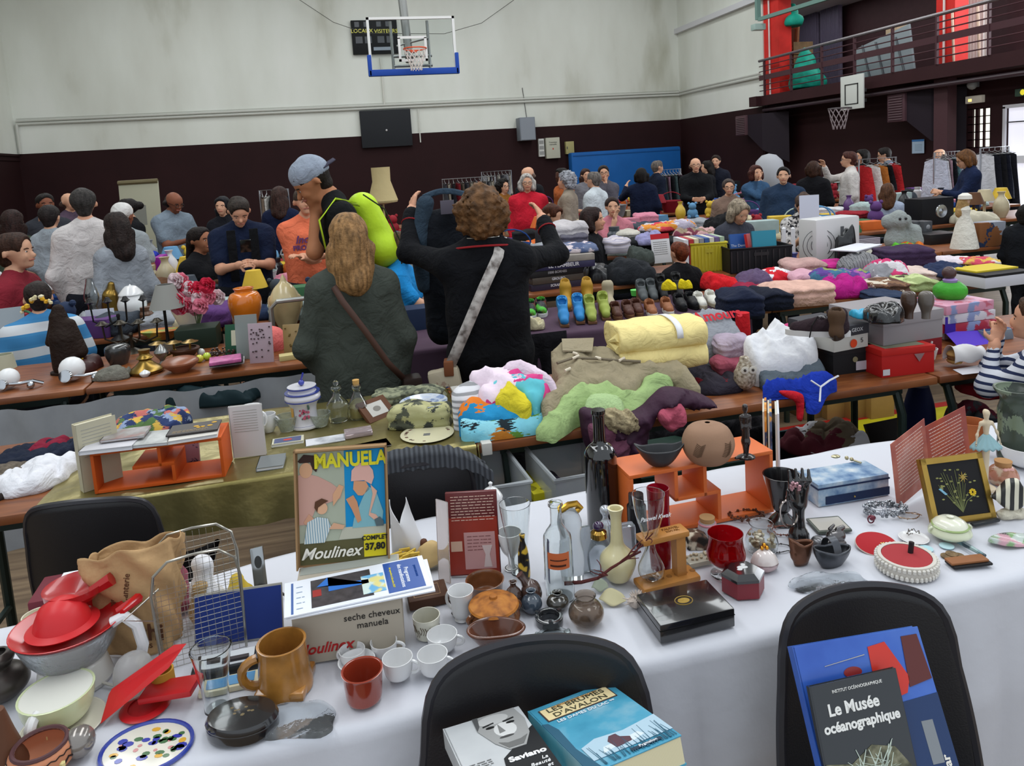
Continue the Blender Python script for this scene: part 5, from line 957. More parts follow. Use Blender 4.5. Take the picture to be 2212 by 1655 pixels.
P=T(1570,1258);C=P+away(P)*.035;e=empty('red_goblet',C,YAW,label='deep red glass goblet on a clear foot',cat='goblet');b=B();b.lathe([(0,0),(.036,.001),(.034,.003),(.006,.008),(.005,.018),(.01,.022)],28);b.out('foot',glass,e)
b=B();H=hgt(C,1570,1135,.035)-.02;o=smoothp([(.01,0),(.036,.012),(.044,H*.35),(.040,H*.62),(.038,H*.85),(.040,H)]);b.lathe([(0,0)]+shell(o,.002,zb=.003),36,c=(0,0,.02));b.out('bowl',M('#b00a14',.05,trans=.8,ior=1.35),e)
P=T(1606,1298);C=P+away(P)*.042;r_=.047;H=.036;e=empty('hexagonal_box',C,YAW,label='hexagonal red box with a black lid and white motif',cat='box');hx=[(r_*math.cos(k*math.pi/3),r_*.9*math.sin(k*math.pi/3))for k in range(6)]
b=B();b.prism(hx,0,H);b.out('body',M('#7b1f2a',.35,var=.1),e,False);b=B();s2=lambda q:[(x*q,y*q)for x,y in hx];b.prism(s2(1.02),H,H+.006);V=[(x*1.02,y*1.02,H+.006)for x,y in hx]+[(x*.72,y*.72,H+.016)for x,y in hx];b.add(V,[(k,(k+1)%6,6+(k+1)%6,6+k)for k in range(6)]+[tuple(range(6,12))]);b.out('lid',GLO('#121114',coat=1),e,False)
b=B();b.prism(ell(0,.002,.012,.006),H+.016,H+.0166);b.prism(ell(.004,.012,.005,.005),H+.016,H+.0168);b.prism(ell(-.008,-.006,.006,.004),H+.016,H+.0167);b.out('white_motif',M('#cfd0cf'),e,False)
e,wd,h=bxt('lacquer_case','black rectangular lacquer box with a gold round emblem','box',(1427,1392),(1588,1354),.115,1330,GLO('#17171a',coat=1),h=.04,r=.003)
b=B();b.box(-wd/2-.0006,wd/2+.0006,-.0006,.1156,.026,.0268);b.out('lid_gap',M('#000'),e,False);gd=M('#a88a3f',.4,metal=.4);b=B();b.tube([(.0+.019*math.cos(a),.06+.015*math.sin(a),h+.0005)for a in np.linspace(0,6.28,25)[:-1]],.0009,4,closed=True);b.prism(ell(0,.06,.013,.009),h,h+.0006);b.prism(ell(-.004,.064,.007,.004),h,h+.001);b.out('gold_emblem',gd,e)
e,r_,h,C=pot('cork_jar','small pink and white jar with a cork lid','jar',1529,1170,1118,42,[(.9,0),(1,.5),(.85,.85),(.8,1)],M('#d3cfd4',.15,trans=.4),t=None,parts=True);b=B();b.lathe([(r_*.72,h),(r_*.78,h+.012),(0,h+.012)],20);b.out('cork',M('#b58f63',.8),e);b=B();b.lathe([(r_*.9,h*.82),(r_*.93,h*.9),(r_*.88,h*.95)],20);b.out('pink_band',M('#cf8f9a'),e)
e,r_,h,C=pot('shell_jar','clear glass vase filled with dried flowers and shells','vase',1646,1206,1118,70,[(.75,0),(1,.25),(.9,.55),(.6,.82),(.75,1)],glass,t=.05,parts=True);b=B();r=random.Random(3)
for k in range(50):a,q=r.random()*6.28,r.random()**.5*r_*.72;b.ball((math.cos(a)*q,math.sin(a)*q,h*r.uniform(.08,.62)),(r.uniform(.004,.008),)*3,6)
b.out('dried_flowers',M('#b8a68a',.8,kind='patch',cols=['#cfc3a8','#a48c6c','#7b6650','#d8cdb8'],sc=80),e)
P=T(1652,1242);C=P+away(P)*.025;e=empty('trinket_box',C,YAW,label='pearly heart shaped trinket box with a gold knob',cat='box');b=B();b.lathe([(.02,0),(.03,.008),(.032,.016),(.03,.02)],24,sy=.8);b.out('body',M('#b9a2a2',.12,metal=.4,var=.2),e);b=B();b.lathe([(.032,.02),(.026,.034),(.014,.045),(0,.048)],24,sy=.8);b.out('lid',M('#d8cdc8',.12,coat=1,var=.1),e);b=B();[b.ball((x,0,.052+z_),.005,8)for x,z_ in((-.005,0),(.006,0),(0,.007))];b.out('gold_knob',M('#c98a2a',.15,metal=.9),e)
e,wd,h=bxt('shell_card','clear plastic tray of small shells behind the red goblet','tray',(1490,1230),(1545,1218),.04,1200,M('#cfcab9',.2,trans=.4),h=.012);b=B();[b.ball((r.uniform(-wd*.4,wd*.4),r.uniform(.005,.035),.015),.004,6)for k in range(14)];b.out('shells',M('#b3a48c',.6),e)
gar('lace_cloth','small folded black and cream embroidered cloth behind the goblet','cloth',1482,1528,1188,1146,M('#8f8577',.9,kind='patch',cols=['#2b2724','#cfc4ae','#5a4438'],sc=70),'fold',dep=.05)
def shelf_unit(lab,C,rz,mat,L=.40,Dp=.13,H=.165,flip=1):
 e=empty('shelf_unit',C,rz,label=lab,cat='shelf');t=.010;w=L/2
 def p(nm,*q):b=B();b.box(*q,r=.0012);b.out(nm,mat,e)
 a=w-.15;c=w-.18
 p('top_board',-w,w,0,Dp,H-t,H);p('side_board',-w,-w+t,0,Dp,0,H-t);p('side_board',w-t,w,0,Dp,0,H-t);p('bottom_board',-w+t,w-t,0,Dp,0,t)
 x1=-w+L*.30;x2=-w+L*.50;x3=-w+L*.62
 p('divider',x2,x2+t,0,Dp,H*.47,H-t);p('inner_shelf',x1,x3,0,Dp,H*.47,H*.47+t);p('divider',x3-t,x3,0,Dp,t,H*.47);p('divider',x1,x1+t,.0,Dp,H*.47,H-t)if flip else None
 return e
orm=M('#d4692f',.45)
P=T(1372,1165);Q=T(1672,1110)
m_,wd_,rz_=fr2((1366,1168),(1672,1106));hS=slen(m_,(0,0,1),1000)
shelf_unit('bright orange shelf unit with zigzag divider on the front table',m_,rz_,orm,wd_,.12,hS)
zs=.75+hS;sh=dict(z=zs)
P=T(1427,1018,zs);b=B()
def bw(u,v):a=6.2832*u;q=v**.8;tip=abs(math.cos(a))**6;return(math.cos(a)*.058*(.25+.75*q)*(1+.12*tip),math.sin(a)*.032*(.25+.75*q),.046*v**1.3*(1+.35*tip-.0*v))
b.grid(bw,49,14);b.lathe([(0,0),(.0145,0)],48,sy=.55);o=b.out('boat_bowl',M('#2e2f32',.4,var=.15),loc=P+away(P)*.03+np.array([0,0,.003]),rz=YAW,label='dark grey boat shaped bowl on the orange shelf',cat='bowl',ang=0);solid(o,.003)
e,r_,h,C=pot('sphere_vase','round beige vase with incised leaves on the orange shelf','vase',1531,1008,908,112,[(.35,0),(.75,.12),(1,.48),(.78,.85),(.3,.985),(.2,1)],M('#94735c',.6,var=.1,bump=.15,bs=30),t=.1,parts=True,z=zs);b=B()
for s,x0 in((-1,-.6),(1,.55)):
 for k in range(9):
  for q in(-1,1):
   u=x0+s*-.02*k*q;zc=h*(.34+.035*k);th_=-1.57+x0+.035*q;rr=lambda z_:r_*math.sqrt(max(0,1-((z_/h-.5)/.5)**2))*1.01
   b.tube([(math.cos(-1.57+x0+.02*(k-4))*rr(zc),math.sin(-1.57+x0+.02*(k-4))*rr(zc),zc),(math.cos(th_+.14*q+.02*(k-4))*rr(zc+h*.05),math.sin(th_+.14*q+.02*(k-4))*rr(zc+h*.05),zc+h*.05)],.0009,4)
b.out('incised_leaves',M('#5f4736',.7),e)
def statuette(nm,lab,cat,px,bot,top,z,mat,prims,base,**k):
 P=T(px,bot,z);C=P+away(P)*.012;H=hgt(C,px,top);e=empty(nm,C,YAW,label=lab,cat=cat);blob('figure',[(np.array(a)*H,np.array(c)*H,r1*H,r2*H)for a,c,r1,r2 in prims],mat,h=max(.0022,H*.014),k=.035*H,parent=e)
 if base:b=B();b.lathe([(base*H,0),(base*H,.03*H),(base*.6*H,.06*H)],20,sy=.8);b.out('base',mat,e)
 return e,H
statuette('statuette','dark carved wooden woman statuette at the right end of the orange shelf','statuette',1612,993,872,zs,M('#201412',.25,coat=.5,var=.2),[((0,0,.95),(0,0,.9),.05,.045),((0,0,.88),(0,0,.8),.025,.03),((-.06,0,.77),(.06,0,.77),.035,.035),((0,0,.75),(0,0,.6),.06,.045),((0,0,.58),(0,0,.3),.06,.075),((0,0,.3),(0,0,.06),.075,.04),((-.09,0,.76),(-.08,-.03,.55),.02,.015),((.09,0,.76),(.08,-.03,.55),.02,.015),((0,0,.05),(-.2,-.06,.03),.04,.03)],.16)
for k,(x0,c,lab,wdd)in enumerate(((1657,'#c47a2c','orange patterned album standing behind the black hand',1),(1668,'#5b6a86','blue grey patterned album between the orange and white ones',1),(1684,'#cfd0d4','white album cover standing open behind the black hand',2))):
 a=T(x0,1062,.75);m_=a;e=empty('album',a,R(58),label=lab,cat='album',group='albums standing behind the black hand');H=slen(a,(0,0,1),888+3*k);L=.12;b=B();b.box(0,L,-.003,.003,0,H,r=.001);b.out('cover',M(c,.5,kind='patch' if k<2 else None,cols=[c,'#2f3a55','#d8a050']if k<2 else None,sc=60),e);b=B();b.box(.002,L-.003,.003,.008,.002,H-.003);b.out('pages',M('#cfcabc',.8),e,False)
pot('black_vase','tall black footed vase beside the black hand','vase',1690,1140,1008,78,[(.75,0),(.6,.08),(.32,.2),(.5,.3),(.8,.7),(1,1)],GLO('#121113',coat=1),t=.07)
P=T(1726,1176);C=P+away(P)*.022;e=empty('display_hand',C,YAW,label='black glossy jewellery display hand wearing a ring and bracelet',cat='display hand');H=hgt(C,1726,1006);k=H/.19
HP=[((0,0,.006),(0,0,.012),.026,.024),((0,0,.012),(0,0,.05),.022,.013),((0,0,.05),(0,0,.085),.013,.015),((-.008,0,.095),(-.012,0,.13),.014,.012),((.008,0,.095),(.014,0,.13),.014,.012)]+[((x,0,.128),(x*1.25,-.012,.158-abs(x)*.1),.0062,.005)for x in(-.018,-.006,.006,.018)]+[((x*1.25,-.012,.158-abs(x)*.1),(x*1.3,-.006,.186-abs(x)*.3),.005,.0036)for x in(-.018,-.006,.006,.018)]+[((-.012,0,.09),(-.028,-.012,.115),.008,.006),((-.028,-.012,.115),(-.032,-.02,.138),.006,.0045)]
blob('hand',[(np.array(a)*k,np.array(c)*k,p*k,q*k)for a,c,p,q in HP],GLO('#0f0f11',coat=1),h=.0024,k=.007,parent=e)
sv=M('#a59a95',.15,metal=1);b=B();b.tube([(-.028*k+.021*math.cos(a),-.01+.008*math.sin(a),.075*k+.03*math.sin(a))for a in np.linspace(0,6.28,25)[:-1]],.0026,6,closed=True);b.out('bracelet',sv,e);b=B();r=random.Random(1);[b.ball((-.014*k+r.uniform(-.012,.012),-.022*k,.150*k+r.uniform(-.01,.01)),.004,6)for q in range(16)];b.out('pink_ring',M('#c9a0aa',.12,metal=.6),e)
def chainh(name,lab,cat,px,py,wpx,mat,n=70,sd=0,br=.0035,wire=0,hh=.012):
 P=T(px,py);sz=wpx*mpp(P)/2;r=random.Random(sd);b=B();a=0;pts=[]
 for k in range(n):a+=r.uniform(.15,.55);q=sz*(.45+.5*abs(math.sin(k*.17+sd)));pts.append((math.cos(a)*q,math.sin(a)*q*.55,br+r.random()*hh));b.ball(pts[-1],(br*r.uniform(.6,1.3),)*3,6)
 b.tube(pts,.0008 if not wire else wire,4);return b.out(name,mat,loc=P,rz=YAW,label=lab,cat=cat)
chainh('bead_necklace','brown bead necklace lying at the foot of the orange shelf','necklace',1612,1122,90,M('#5c3322',.25,var=.4,vs=60),60,1);chainh('bead_necklace','brown and pink bead necklace around the black vase foot','necklace',1690,1150,92,M('#7b4a3c',.25,var=.4,vs=60),50,2,.003,hh=.004)
chainh('jewellery_heap','heap of silver and black costume jewellery beside the red booklet','jewellery',1915,1108,100,M('#8b8e93',.2,metal=.8,var=.5,vs=50),110,3,.0045,hh=.02);chainh('fine_chain','tangled fine gold chain right of the silver jewellery','chain',1968,1118,62,M('#9a8068',.25,metal=.9),40,4,.0015,hh=.004);chainh('black_necklace','thin black beaded cord beside the wooden clog','necklace',1672,1188,80,M('#24201f',.3),40,5,.0018,hh=.003)
e,wd,h=bxt('marbled_box','blue marbled paper box with a navy band','box',(1768,1096),(1920,1070),.10,1010,M('#7f97b2',.5,kind='noise',cols=['#3f648f','#8ea6bd','#c9cfd0'],sc=22),h=.062,r=.002);b=B();b.box(-wd/2-.002,wd/2+.002,-.002,.102,.048,.052);b.box(-wd*.4,wd/2+.001,-.002,0,.004,.026);b.out('navy_band',M('#1d2c4c',.5),e,False);b=B();b.ball((0,-.003,.015),.003,8);b.out('clasp',M('#b39a5c',.3,metal=.8),e)
P=T(1838,998,.814);b=B();b.ball((-.03,.03,.006),(.014,.009,.005),10);b.ball((-.005,.015,.006),.006,8);b.ball((.004,.004,.006),.006,8);b.tube([(.008,0,.004),(.02,-.02,.004)],.003,6);b.out('spoon_pendant',M('#b3aa88',.25,metal=.6),loc=P,rz=YAW,label='metal and stone pendant lying on the marbled box',cat='pendant')
e,wd,h=bxt('mirror_tray','small mirror tray with a dark frame in front of the marbled box','mirror',(1768,1156),(1842,1150),.075,1090,M('#4a5148',.4,var=.2),h=.008);e.children[0].name='frame';b=B();b.box(-wd*.44,wd*.44,.005,.066,.008,.0092);b.out('mirror_face',M('#c9c4bb',.12,metal=.3),e,False)
statuette('metal_frog','small pewter animal ornament in front of the mirror tray','ornament',1806,1178,1132,.75,M('#6f6c6c',.2,metal=.9,var=.3),[((-.2,0,.35),(.15,0,.4),.3,.32),((.1,0,.7),(.35,0,.8),.14,.12),((-.3,0,.75),(-.1,0,.95),.1,.07),((-.3,-.2,.1),(.3,-.2,.1),.1,.1)],.5)
def clog(lab,px,bot,top,w,mat,strap=False):
 P=T(px,bot);m=mpp(P);L=w*m;C=P+away(P)*L*.22;H=hgt(C,px,top);e=empty('clog_ornament',C,YAW+.3,label=lab,cat='ornament');b=B()
 def f(u,v):a=6.2832*u;q=.55+.45*math.sin(v*1.57);return(math.cos(a)*L/2*q*(1+.1*(math.cos(a)>0)),math.sin(a)*L*.25*q,H*(.55 if strap else.8)*v*(1+.35*max(0,-math.cos(a))))
 b.grid(f,33,8);b.lathe([(0,0),(L*.27,0)],32,sy=.5);o=b.out('shoe',mat,e,ang=0);solid(o,.003)
 b=B()
 if strap:b.grid(lambda u,v:((v-.5)*L*.22,L*.25*math.cos(math.pi*u),H*(.5+.5*math.sin(math.pi*u))),15,3)
 else:b.ball((-L*.22,0,H*.5),(L*.27,L*.2,H*.4),12)
 o=b.out('strap' if strap else 'toe',mat,e,ang=0);return e
clog('copper coloured clog ornament below the black hand',1730,1224,1162,54,M('#6e4a38',.25,metal=.6,var=.3));clog('dark metal sandal ornament with a broad strap',1796,1230,1160,86,M('#55575c',.3,metal=.8,var=.3),True);pot('filigree_ball','small silver filigree trinket beside the metal sandal','trinket',1768,1192,1160,34,[(.5,0),(1,.4),(.7,.9),(0,1)],M('#77777a',.3,metal=.8,var=.5,vs=90),t=None)
P=T(1893,1198);e=empty('felt_lid',P+away(P)*.035+np.array([0,0,.006]),(R(14),0,YAW),label='round red felt lid with a gold brooch lying on it',cat='lid');b=B();b.lathe([(0,0),(.046,0),(.047,.004),(0,.005)],40,sy=.85);b.out('felt',M('#a50f1c',.9,sheen=.3),e);b=B();b.tube([(.047*math.cos(a),.04*math.sin(a),.002)for a in np.linspace(0,6.28,40)[:-1]],.002,5,closed=True);b.out('rim',M('#c9b8ae',.5),e)  # lid of the shell box lying beside it, not a tray
r=random.Random(2);b=B();[b.ball((.014+r.uniform(-.018,.018),-.012+r.uniform(-.006,.006),.009),(.004,.003,.003),6)for k in range(26)];b.out('gold_brooch',M('#c9a45a',.2,metal=1),e)
e,r_,h,C=pot('shell_box','round box covered in white shells with red lining','box',1958,1256,1172,120,[(.95,0),(1,.5),(.95,1)],M('#c8c2b8',.6),t=.12,parts=True);b=B()
for row,z_ in((0,.22),(1,.78)):
 for k in range(40):a=2*math.pi*(k+.5*row)/40;b.ball((math.cos(a)*r_*1.0,math.sin(a)*r_*1.0,h*z_),(.0045,.0045,.0065),6)
b.out('shell_rows',M('#d6d2ca',.35),e);b=B();b.lathe([(0,h*.2),(r_*.84,h*.2),(r_*.82,h*.97)],36);b.out('red_lining',M('#9c0f1a',.9,sheen=.3),e)
b=B();b.tube([(.012,.01,h*.3),(.018,.012,.055)],.006,8);b.out('black_tube',M('#1c1d22',.3),e)
pot('trinket_dish','small white porcelain dish holding keys and rings','dish',1974,1174,1148,60,[(.7,0),(.9,.5),(1,1)],POR,t=.08);chainh('key_bunch','small metal rings and keys inside the white dish','keys',1974,1160,34,M('#6a6660',.3,metal=.9),14,7,.002,.001).location.z+=.004
e,r_,h,C=pot('sugar_bowl','cream porcelain sugar bowl with a green banded lid','bowl',2052,1172,1118,84,[(.55,0),(.6,.06),(.95,.35),(1,.55),(.85,.9),(.8,1)],GLO('#cfd3b6'),t=None,parts=True);b=B();b.lathe([(r_*.82,h),(r_*.74,h*1.2),(r_*.5,h*1.42),(r_*.12,h*1.5),(r_*.18,h*1.62),(0,h*1.7)],32);b.out('lid',GLO('#dcdcc8'),e);b=B();b.lathe([(r_*.86,h*.9),(r_*.88,h*.97),(r_*.83,h*1.04)],32);b.out('green_band',GLO('#93a868'),e)
for s in(0,180):handle(e,r_*.92,h*.45,h*.85,.008,s,.0028,GLO('#cfd3b6'))
e,wd,ln=lean_panel('framed_picture','gold framed picture of dried flowers on black','picture',(2016,1136),(2150,1118),985,.014,20,mat=M('#9b7b34',.35,metal=.6,var=.15),part='frame');bt=.014
art(e,'black_ground',M('#1b1a1c',.5),rect(-wd/2+bt,bt,wd/2-bt,ln-bt),.0025);b=B();[b.box(*q)for q in((-wd/2,wd/2,0,bt,0,.006),(-wd/2,wd/2,ln-bt,ln,0,.006),(-wd/2,-wd/2+bt,0,ln,0,.006),(wd/2-bt,wd/2,0,ln,0,.006))];b.out('moulding',M('#a88840',.3,metal=.7,var=.2),e,False)
r=random.Random(9);b=B();
for k in range(22):x=r.uniform(-.3,.32)*wd;y1=ln*r.uniform(.35,.82);b.tube([(0,ln*.14,.003),(x*.4,ln*.3,.003),(x,y1,.003)],.0007,4)
b.out('dried_stems',M('#6b7048'),e);b=B();[b.prism(ell(r.uniform(-.3,.3)*wd,ln*r.uniform(.25,.8),.004,.002,6,r.random()*3),.0025,.0035)for k in range(30)];b.out('dried_leaves',M('#8a8a55',.7),e,False)
b=B();[b.prism(ell(wd*.22+.006*math.cos(a),ln*.42+.006*math.sin(a),.004,.003,8),.003,.0042)for a in np.linspace(0,5.6,8)];b.out('yellow_flower',M('#d6b42c'),e,False);b=B();[b.prism([(wd*.12,ln*.66),(wd*.12+.014*math.cos(a),ln*.66+.014*math.sin(a)),(wd*.12+.005*math.cos(a+.5),ln*.66+.005*math.sin(a+.5))],.003,.004)for a in np.linspace(0,5.6,8)];b.out('star_flower',M('#b89d52'),e,False);b=B();[b.prism(ell(-wd*.28+.003*k,ln*(.52-.02*k),.0045,.002,6),.003,.004)for k in range(5)];b.out('blue_flower',M('#7fb0c8'),e,False)
e=empty('open_brochure',(0,0,0),0,label='red open brochure with white text behind the gold frame',cat='brochure');a,c,d_=T(1938,1100),T(2010,1060),T(2100,1030)
H1=slen(a,(0,0,1),958)
for q,(p0,p1)in enumerate(((a,c),(c,d_))):
 v=p1-p0;L=float(np.linalg.norm(v));b=B();b.box(0,L,-.0006,.0006,0,H1*1.05);o=b.out('page',M('#a8584c' if q==0 else '#9a3524',.35,kind='noise',cols=['#8c2a20','#b8644f','#c79a92']if q==0 else['#84241b','#a43f22','#b5532b'],sc=9),e,False);o.location=p0;o.rotation_euler=(R(0),R(-10),math.atan2(v[1],v[0]))
 b=B();r=random.Random(q)
 for k in range(15):
  x=L*.12
  while x<L*.86:w_=r.uniform(.004,.014);b.box(x,x+w_*.8,-.0013,-.0006,H1*(.96-.055*k)-.0012,H1*(.96-.055*k)+.0004);x+=w_
 b.out('text_lines',M('#dcc4ba'),o,False)
bm_=M('#d2c1a5',.5,var=.1);e,H=statuette('ballerina_figurine','cream ballerina figurine with a pale blue tutu','figurine',2128,1062,886,.75,bm_,[((0,0,.95),(0,0,.92),.035,.03),((0,0,.975),(0,.02,.98),.03,.025),((0,0,.9),(0,0,.86),.014,.016),((-.05,0,.84),(.05,0,.84),.02,.02),((0,0,.83),(0,0,.7),.04,.028),((-.07,0,.84),(-.12,-.02,.70),.015,.012),((-.12,-.02,.7),(-.15,-.05,.58),.012,.01),((.07,0,.84),(.12,-.02,.72),.015,.012),((.12,-.02,.72),(.15,-.05,.58),.012,.01),((-.02,0,.6),(-.015,0,.05),.03,.015),((.02,0,.6),(.015,0,.05),.03,.015)],.12)
b=B();b.grid(lambda u,v:(math.cos(6.2832*u)*H*(.03+.155*v),math.sin(6.2832*u)*H*(.03+.12*v)*.7,H*(.70-.17*v+.012*math.sin(u*88)*v)),89,8);o=b.out('tutu',M('#8fb2b8',.6,var=.1),e,ang=0);solid(o,.002)
pot('white_bowl','large white bowl at the right edge of the front table','bowl',2212,1012,945,96,[(.4,0),(.75,.25),(.95,.7),(1,1)],POR,t=.06)
pot('green_vase','tall dark green vase with leaf relief at the right edge','vase',2192,1006,826,96,[(.65,0),(.72,.1),(.68,.5),(.72,.7),(.62,.85),(.85,.96),(.9,1)],M('#3a4238',.3,kind='patch',cols=['#2e362e','#3c463b','#394239','#6b7862'],sc=26),t=.1)
pot('flower_pot','plain terracotta pot behind the ballerina','pot',2098,985,900,60,[(.7,0),(.9,.8),(1,1)],M('#a85f36',.6),t=.08)
e,r_,h,C=pot('ribbon_jar','cork topped jar of shells with a pink ribbon','jar',2166,1052,1000,62,[(.8,0),(1,.35),(.8,.8),(.5,1)],M('#c9a88c',.15,trans=.3,kind='patch',cols=['#c98f78','#d8c3a8','#b07a5c'],sc=60),t=None,parts=True);b=B();b.lathe([(r_*.5,h),(r_*.55,h+.014),(0,h+.014)],20);b.out('cork',M('#b08558',.8),e);b=B();[b.ball((x,-r_*.55,h*.9),(.008,.005,.006),8)for x in(-.008,0,.008)];[b.tube([(x,-r_*.6,h*.88),(x*1.5,-r_*.95,h*.2)],.0015,4)for x in(-.004,.004)];b.out('pink_ribbon',M('#d8a29a',.6),e)
P=T(2184,1122);C=P+away(P)*.015;H=hgt(C,2184,1040);e=empty('fish_ornament',C,YAW,label='black and white striped ceramic fish on a coral base',cat='ornament');blob('fish',[((0,0,H*.55),(0,0,H*.65),H*.34,H*.34),((-H*.3,0,H*.6),(-H*.5,0,H*.6),H*.12,H*.06),((0,0,H*.95),(H*.1,0,H*1.0),H*.1,H*.06)],M('#cfcab4',.4,kind='stripe',cols=['#1f1f1e','#d2cdb8'],sc=16,rot=30),h=.004,k=.02,parent=e,cut=lambda X,Y,Z:np.abs(Y)-.014);blob('coral_base',[((-.02,0,.008),(.025,0,.008),.014,.014)],M('#cfc8b5',.8,bump=.8,bs=80),h=.004,wr=.003,ws=200,parent=e)
b=B();[b.lathe([(0,0),(.013,0),(.013,.002),(0,.0025)],20,c=(x,y,z_))for x,y,z_ in((0,0,0),(.014,.004,.002),(.026,-.002,.0))];e=b.out('cork_coaster',M('#6e5a40',.6,var=.4,vs=90),loc=T(2045,1202),rz=YAW,label='overlapping speckled brown discs behind the leather wallet',cat='earrings')
e,wd,h=bxt('leather_wallet','small tan leather wallet with a black lower flap','wallet',(2062,1232),(2146,1222),.035,1200,M('#1e1c1d',.5),h=.006);b=B();b.box(-wd*.52,wd*.45,.006,.034,.006,.012,r=.003);b.out('tan_flap',M('#8f5d3a',.5,var=.15),e)
b=B();b.tube([(0,0,.008),(-.012,.04,.009),(-.03,.10,.01)],[.004,.006,.007],8);o=b.out('knife',M('#5f7a7e',.3,kind='patch',cols=['#5f8086','#2f4048','#8fa8a6'],sc=50),loc=T(2128,1208),rz=YAW,label='closed knife with a mottled blue handle beside the sugar bowl',cat='knife')
bxt('ruler_case','narrow black case lying behind the blue knife','case',(2104,1140),(2162,1128),.014,1118,M('#202326',.4),h=.008)
for k,(px,py,c,lab)in enumerate(((2000,1186,'#a9cdd3','pale blue round earring card behind the shell box'),(2045,1180,'#b5d3d8','second pale blue disc, nearer the sugar bowl'))):b=B();b.lathe([(0,0),(.016,0),(.016,.0015),(0,.0015)],24);b.out('earring_card',M(c,.5),loc=T(px,py),label=lab,cat='card')
e=garment('plastic_packet','clear packet with green and pink shapes at the right edge','packet',T(2195,1170),.12,.05,.012,M('#9db093',.15,kind='patch',cols=['#7fa070','#c79aa5','#b8c2bb','#4d5550'],sc=50),'flat',YAW,4)
film=M('#e9edf0',.06,trans=.92,ior=1.12,bump=.9,bs=35)
for px,py,sx,sy,lab,sd in((1795,1262,.17,.07,'crumpled clear plastic film behind the right chair',2),(640,1560,.14,.09,'crinkled clear plastic bag beside the black lacquer box',3)):garment('plastic_film',lab,'plastic film',T(px,py)+np.array([0,.0,.001]),sx,sy,.010,film,'flat',YAW,sd)
b=B();b.tube([(.009*math.cos(a),.006+.002*math.sin(a),.010+.009*math.sin(a))for a in np.linspace(0,6.28,21)[:-1]],.0018,6,closed=True);b.ball((0,0,.016),(.009,.006,.007),10);b.out('finger_ring',M('#6b2f3c',.15,metal=.5),loc=T(1885,1132),label='ring with a dark red stone beside the jewellery heap',cat='ring')
from mathutils.geometry import delaunay_2d_cdt
def drape(name,lab,cat,pts,mat,pl=(2.5,.80,.3),th=.028,amp=.016,f=24,ang=30,seed=0,step=.010,parent=None,floor=.752):
 r=np.random.RandomState(seed+5);ph=r.rand(8)*6.28;vert=not isinstance(pl,tuple);f*=1.35;amp*=1.0;th*=.9
 def hit(p):
  if vert:return PY(p[0],p[1],pl)
  d=ray(*p);Y0,z0,s=pl;t=(z0-s*Y0-CH)/(d[2]-s*d[1]);return O0+d*t
 n=len(pts);ol=[]
 for i in range(n):
  a,b_,c,d=[np.array(pts[(i+k)%n],float)for k in(-1,0,1,2)]
  for k in range(5):t=k/5;ol.append(.5*(2*b_+(c-a)*t+(2*a-5*b_+4*c-d)*t*t+(3*b_-a-3*c+d)*t**3))
 W3=np.array([hit(p)for p in ol]);q=W3[:,[0,2]]if vert else W3[:,:2];lo,hi=q.min(0),q.max(0)
 def ins(x,y):
  c=False;j=len(q)-1
  for i in range(len(q)):
   if(q[i][1]>y)!=(q[j][1]>y)and x<(q[j][0]-q[i][0])*(y-q[i][1])/(q[j][1]-q[i][1])+q[i][0]:c=not c
   j=i
  return c
 G=[(x+r.uniform(-.2,.2)*step,y+r.uniform(-.2,.2)*step)for x in np.arange(lo[0],hi[0],step)for y in np.arange(lo[1],hi[1],step)if ins(x,y)]
 G=[g for g in G if np.hypot(q[:,0]-g[0],q[:,1]-g[1]).min()>step*.5]
 P2=[Vector(p)for p in q]+[Vector(g)for g in G];m=len(q)
 vs_,_,fs,*_r=delaunay_2d_cdt(P2,[(i,(i+1)%m)for i in range(m)],[],1,1e-6);V=[];B0=[]
 ca,sa=math.cos(R(ang)),math.sin(R(ang))
 def rg(t):return(1-abs(math.sin(t)))**1.25
 for v in vs_:
  x,y=v.x,v.y;d=float(np.hypot(q[:,0]-x,q[:,1]-y).min());e=1-math.exp(-d/.014);u,w_=x*ca+y*sa,y*ca-x*sa
  k=th*e*(.8+.35*math.sin(u*9+ph[0])*math.cos(w_*7+ph[1]))+amp*e*(rg(u*f+ph[2]+1.5*math.sin(w_*f*.45+ph[3]))+.5*rg(w_*f*1.3+ph[4]+1.7*math.sin(u*f*.6+ph[5]))+.35*rg((u+w_)*f*2.1+ph[6]))
  if vert:V.append((x,pl-k,y));B0 .append((x,pl+.012,y))
  else:
   z=pl[1]+pl[2]*(y-pl[0]);V.append((x,y,z+k));B0 .append((x,y,min(z-.012,floor)))
 N=len(V);Fc=[];ed={}
 for t in fs:
  t=list(t);a,b_,c=[V[k]for k in t[:3]];ar=(b_[0]-a[0])*(c[2 if vert else 1]-a[2 if vert else 1])-(c[0]-a[0])*(b_[2 if vert else 1]-a[2 if vert else 1])
  if ar<0:t.reverse()
  Fc.append(tuple(t));Fc.append(tuple(N+k for k in reversed(t)))
  for i in range(len(t)):ed[(t[i],t[(i+1)%len(t)])]=1
 for(i,j)in ed:
  if(j,i)not in ed:Fc.append((j,i,N+i,N+j))
 o=mesh(name,V+B0,Fc,mat,None,True,label=lab,cat=cat)
 bm=bmesh.new();bm.from_mesh(o.data)
 for e_ in bm.edges:
  if len(e_.link_faces)==2 and e_.calc_face_angle(0)>R(75):e_.smooth=False
 bm.to_mesh(o.data);bm.free()
 return adopt(o,parent)if parent else o
ZG=.757
m_,wd_,rz_=fr2((205,1068),(487,1030),ZG);hS=slen(m_,(0,0,1),962)
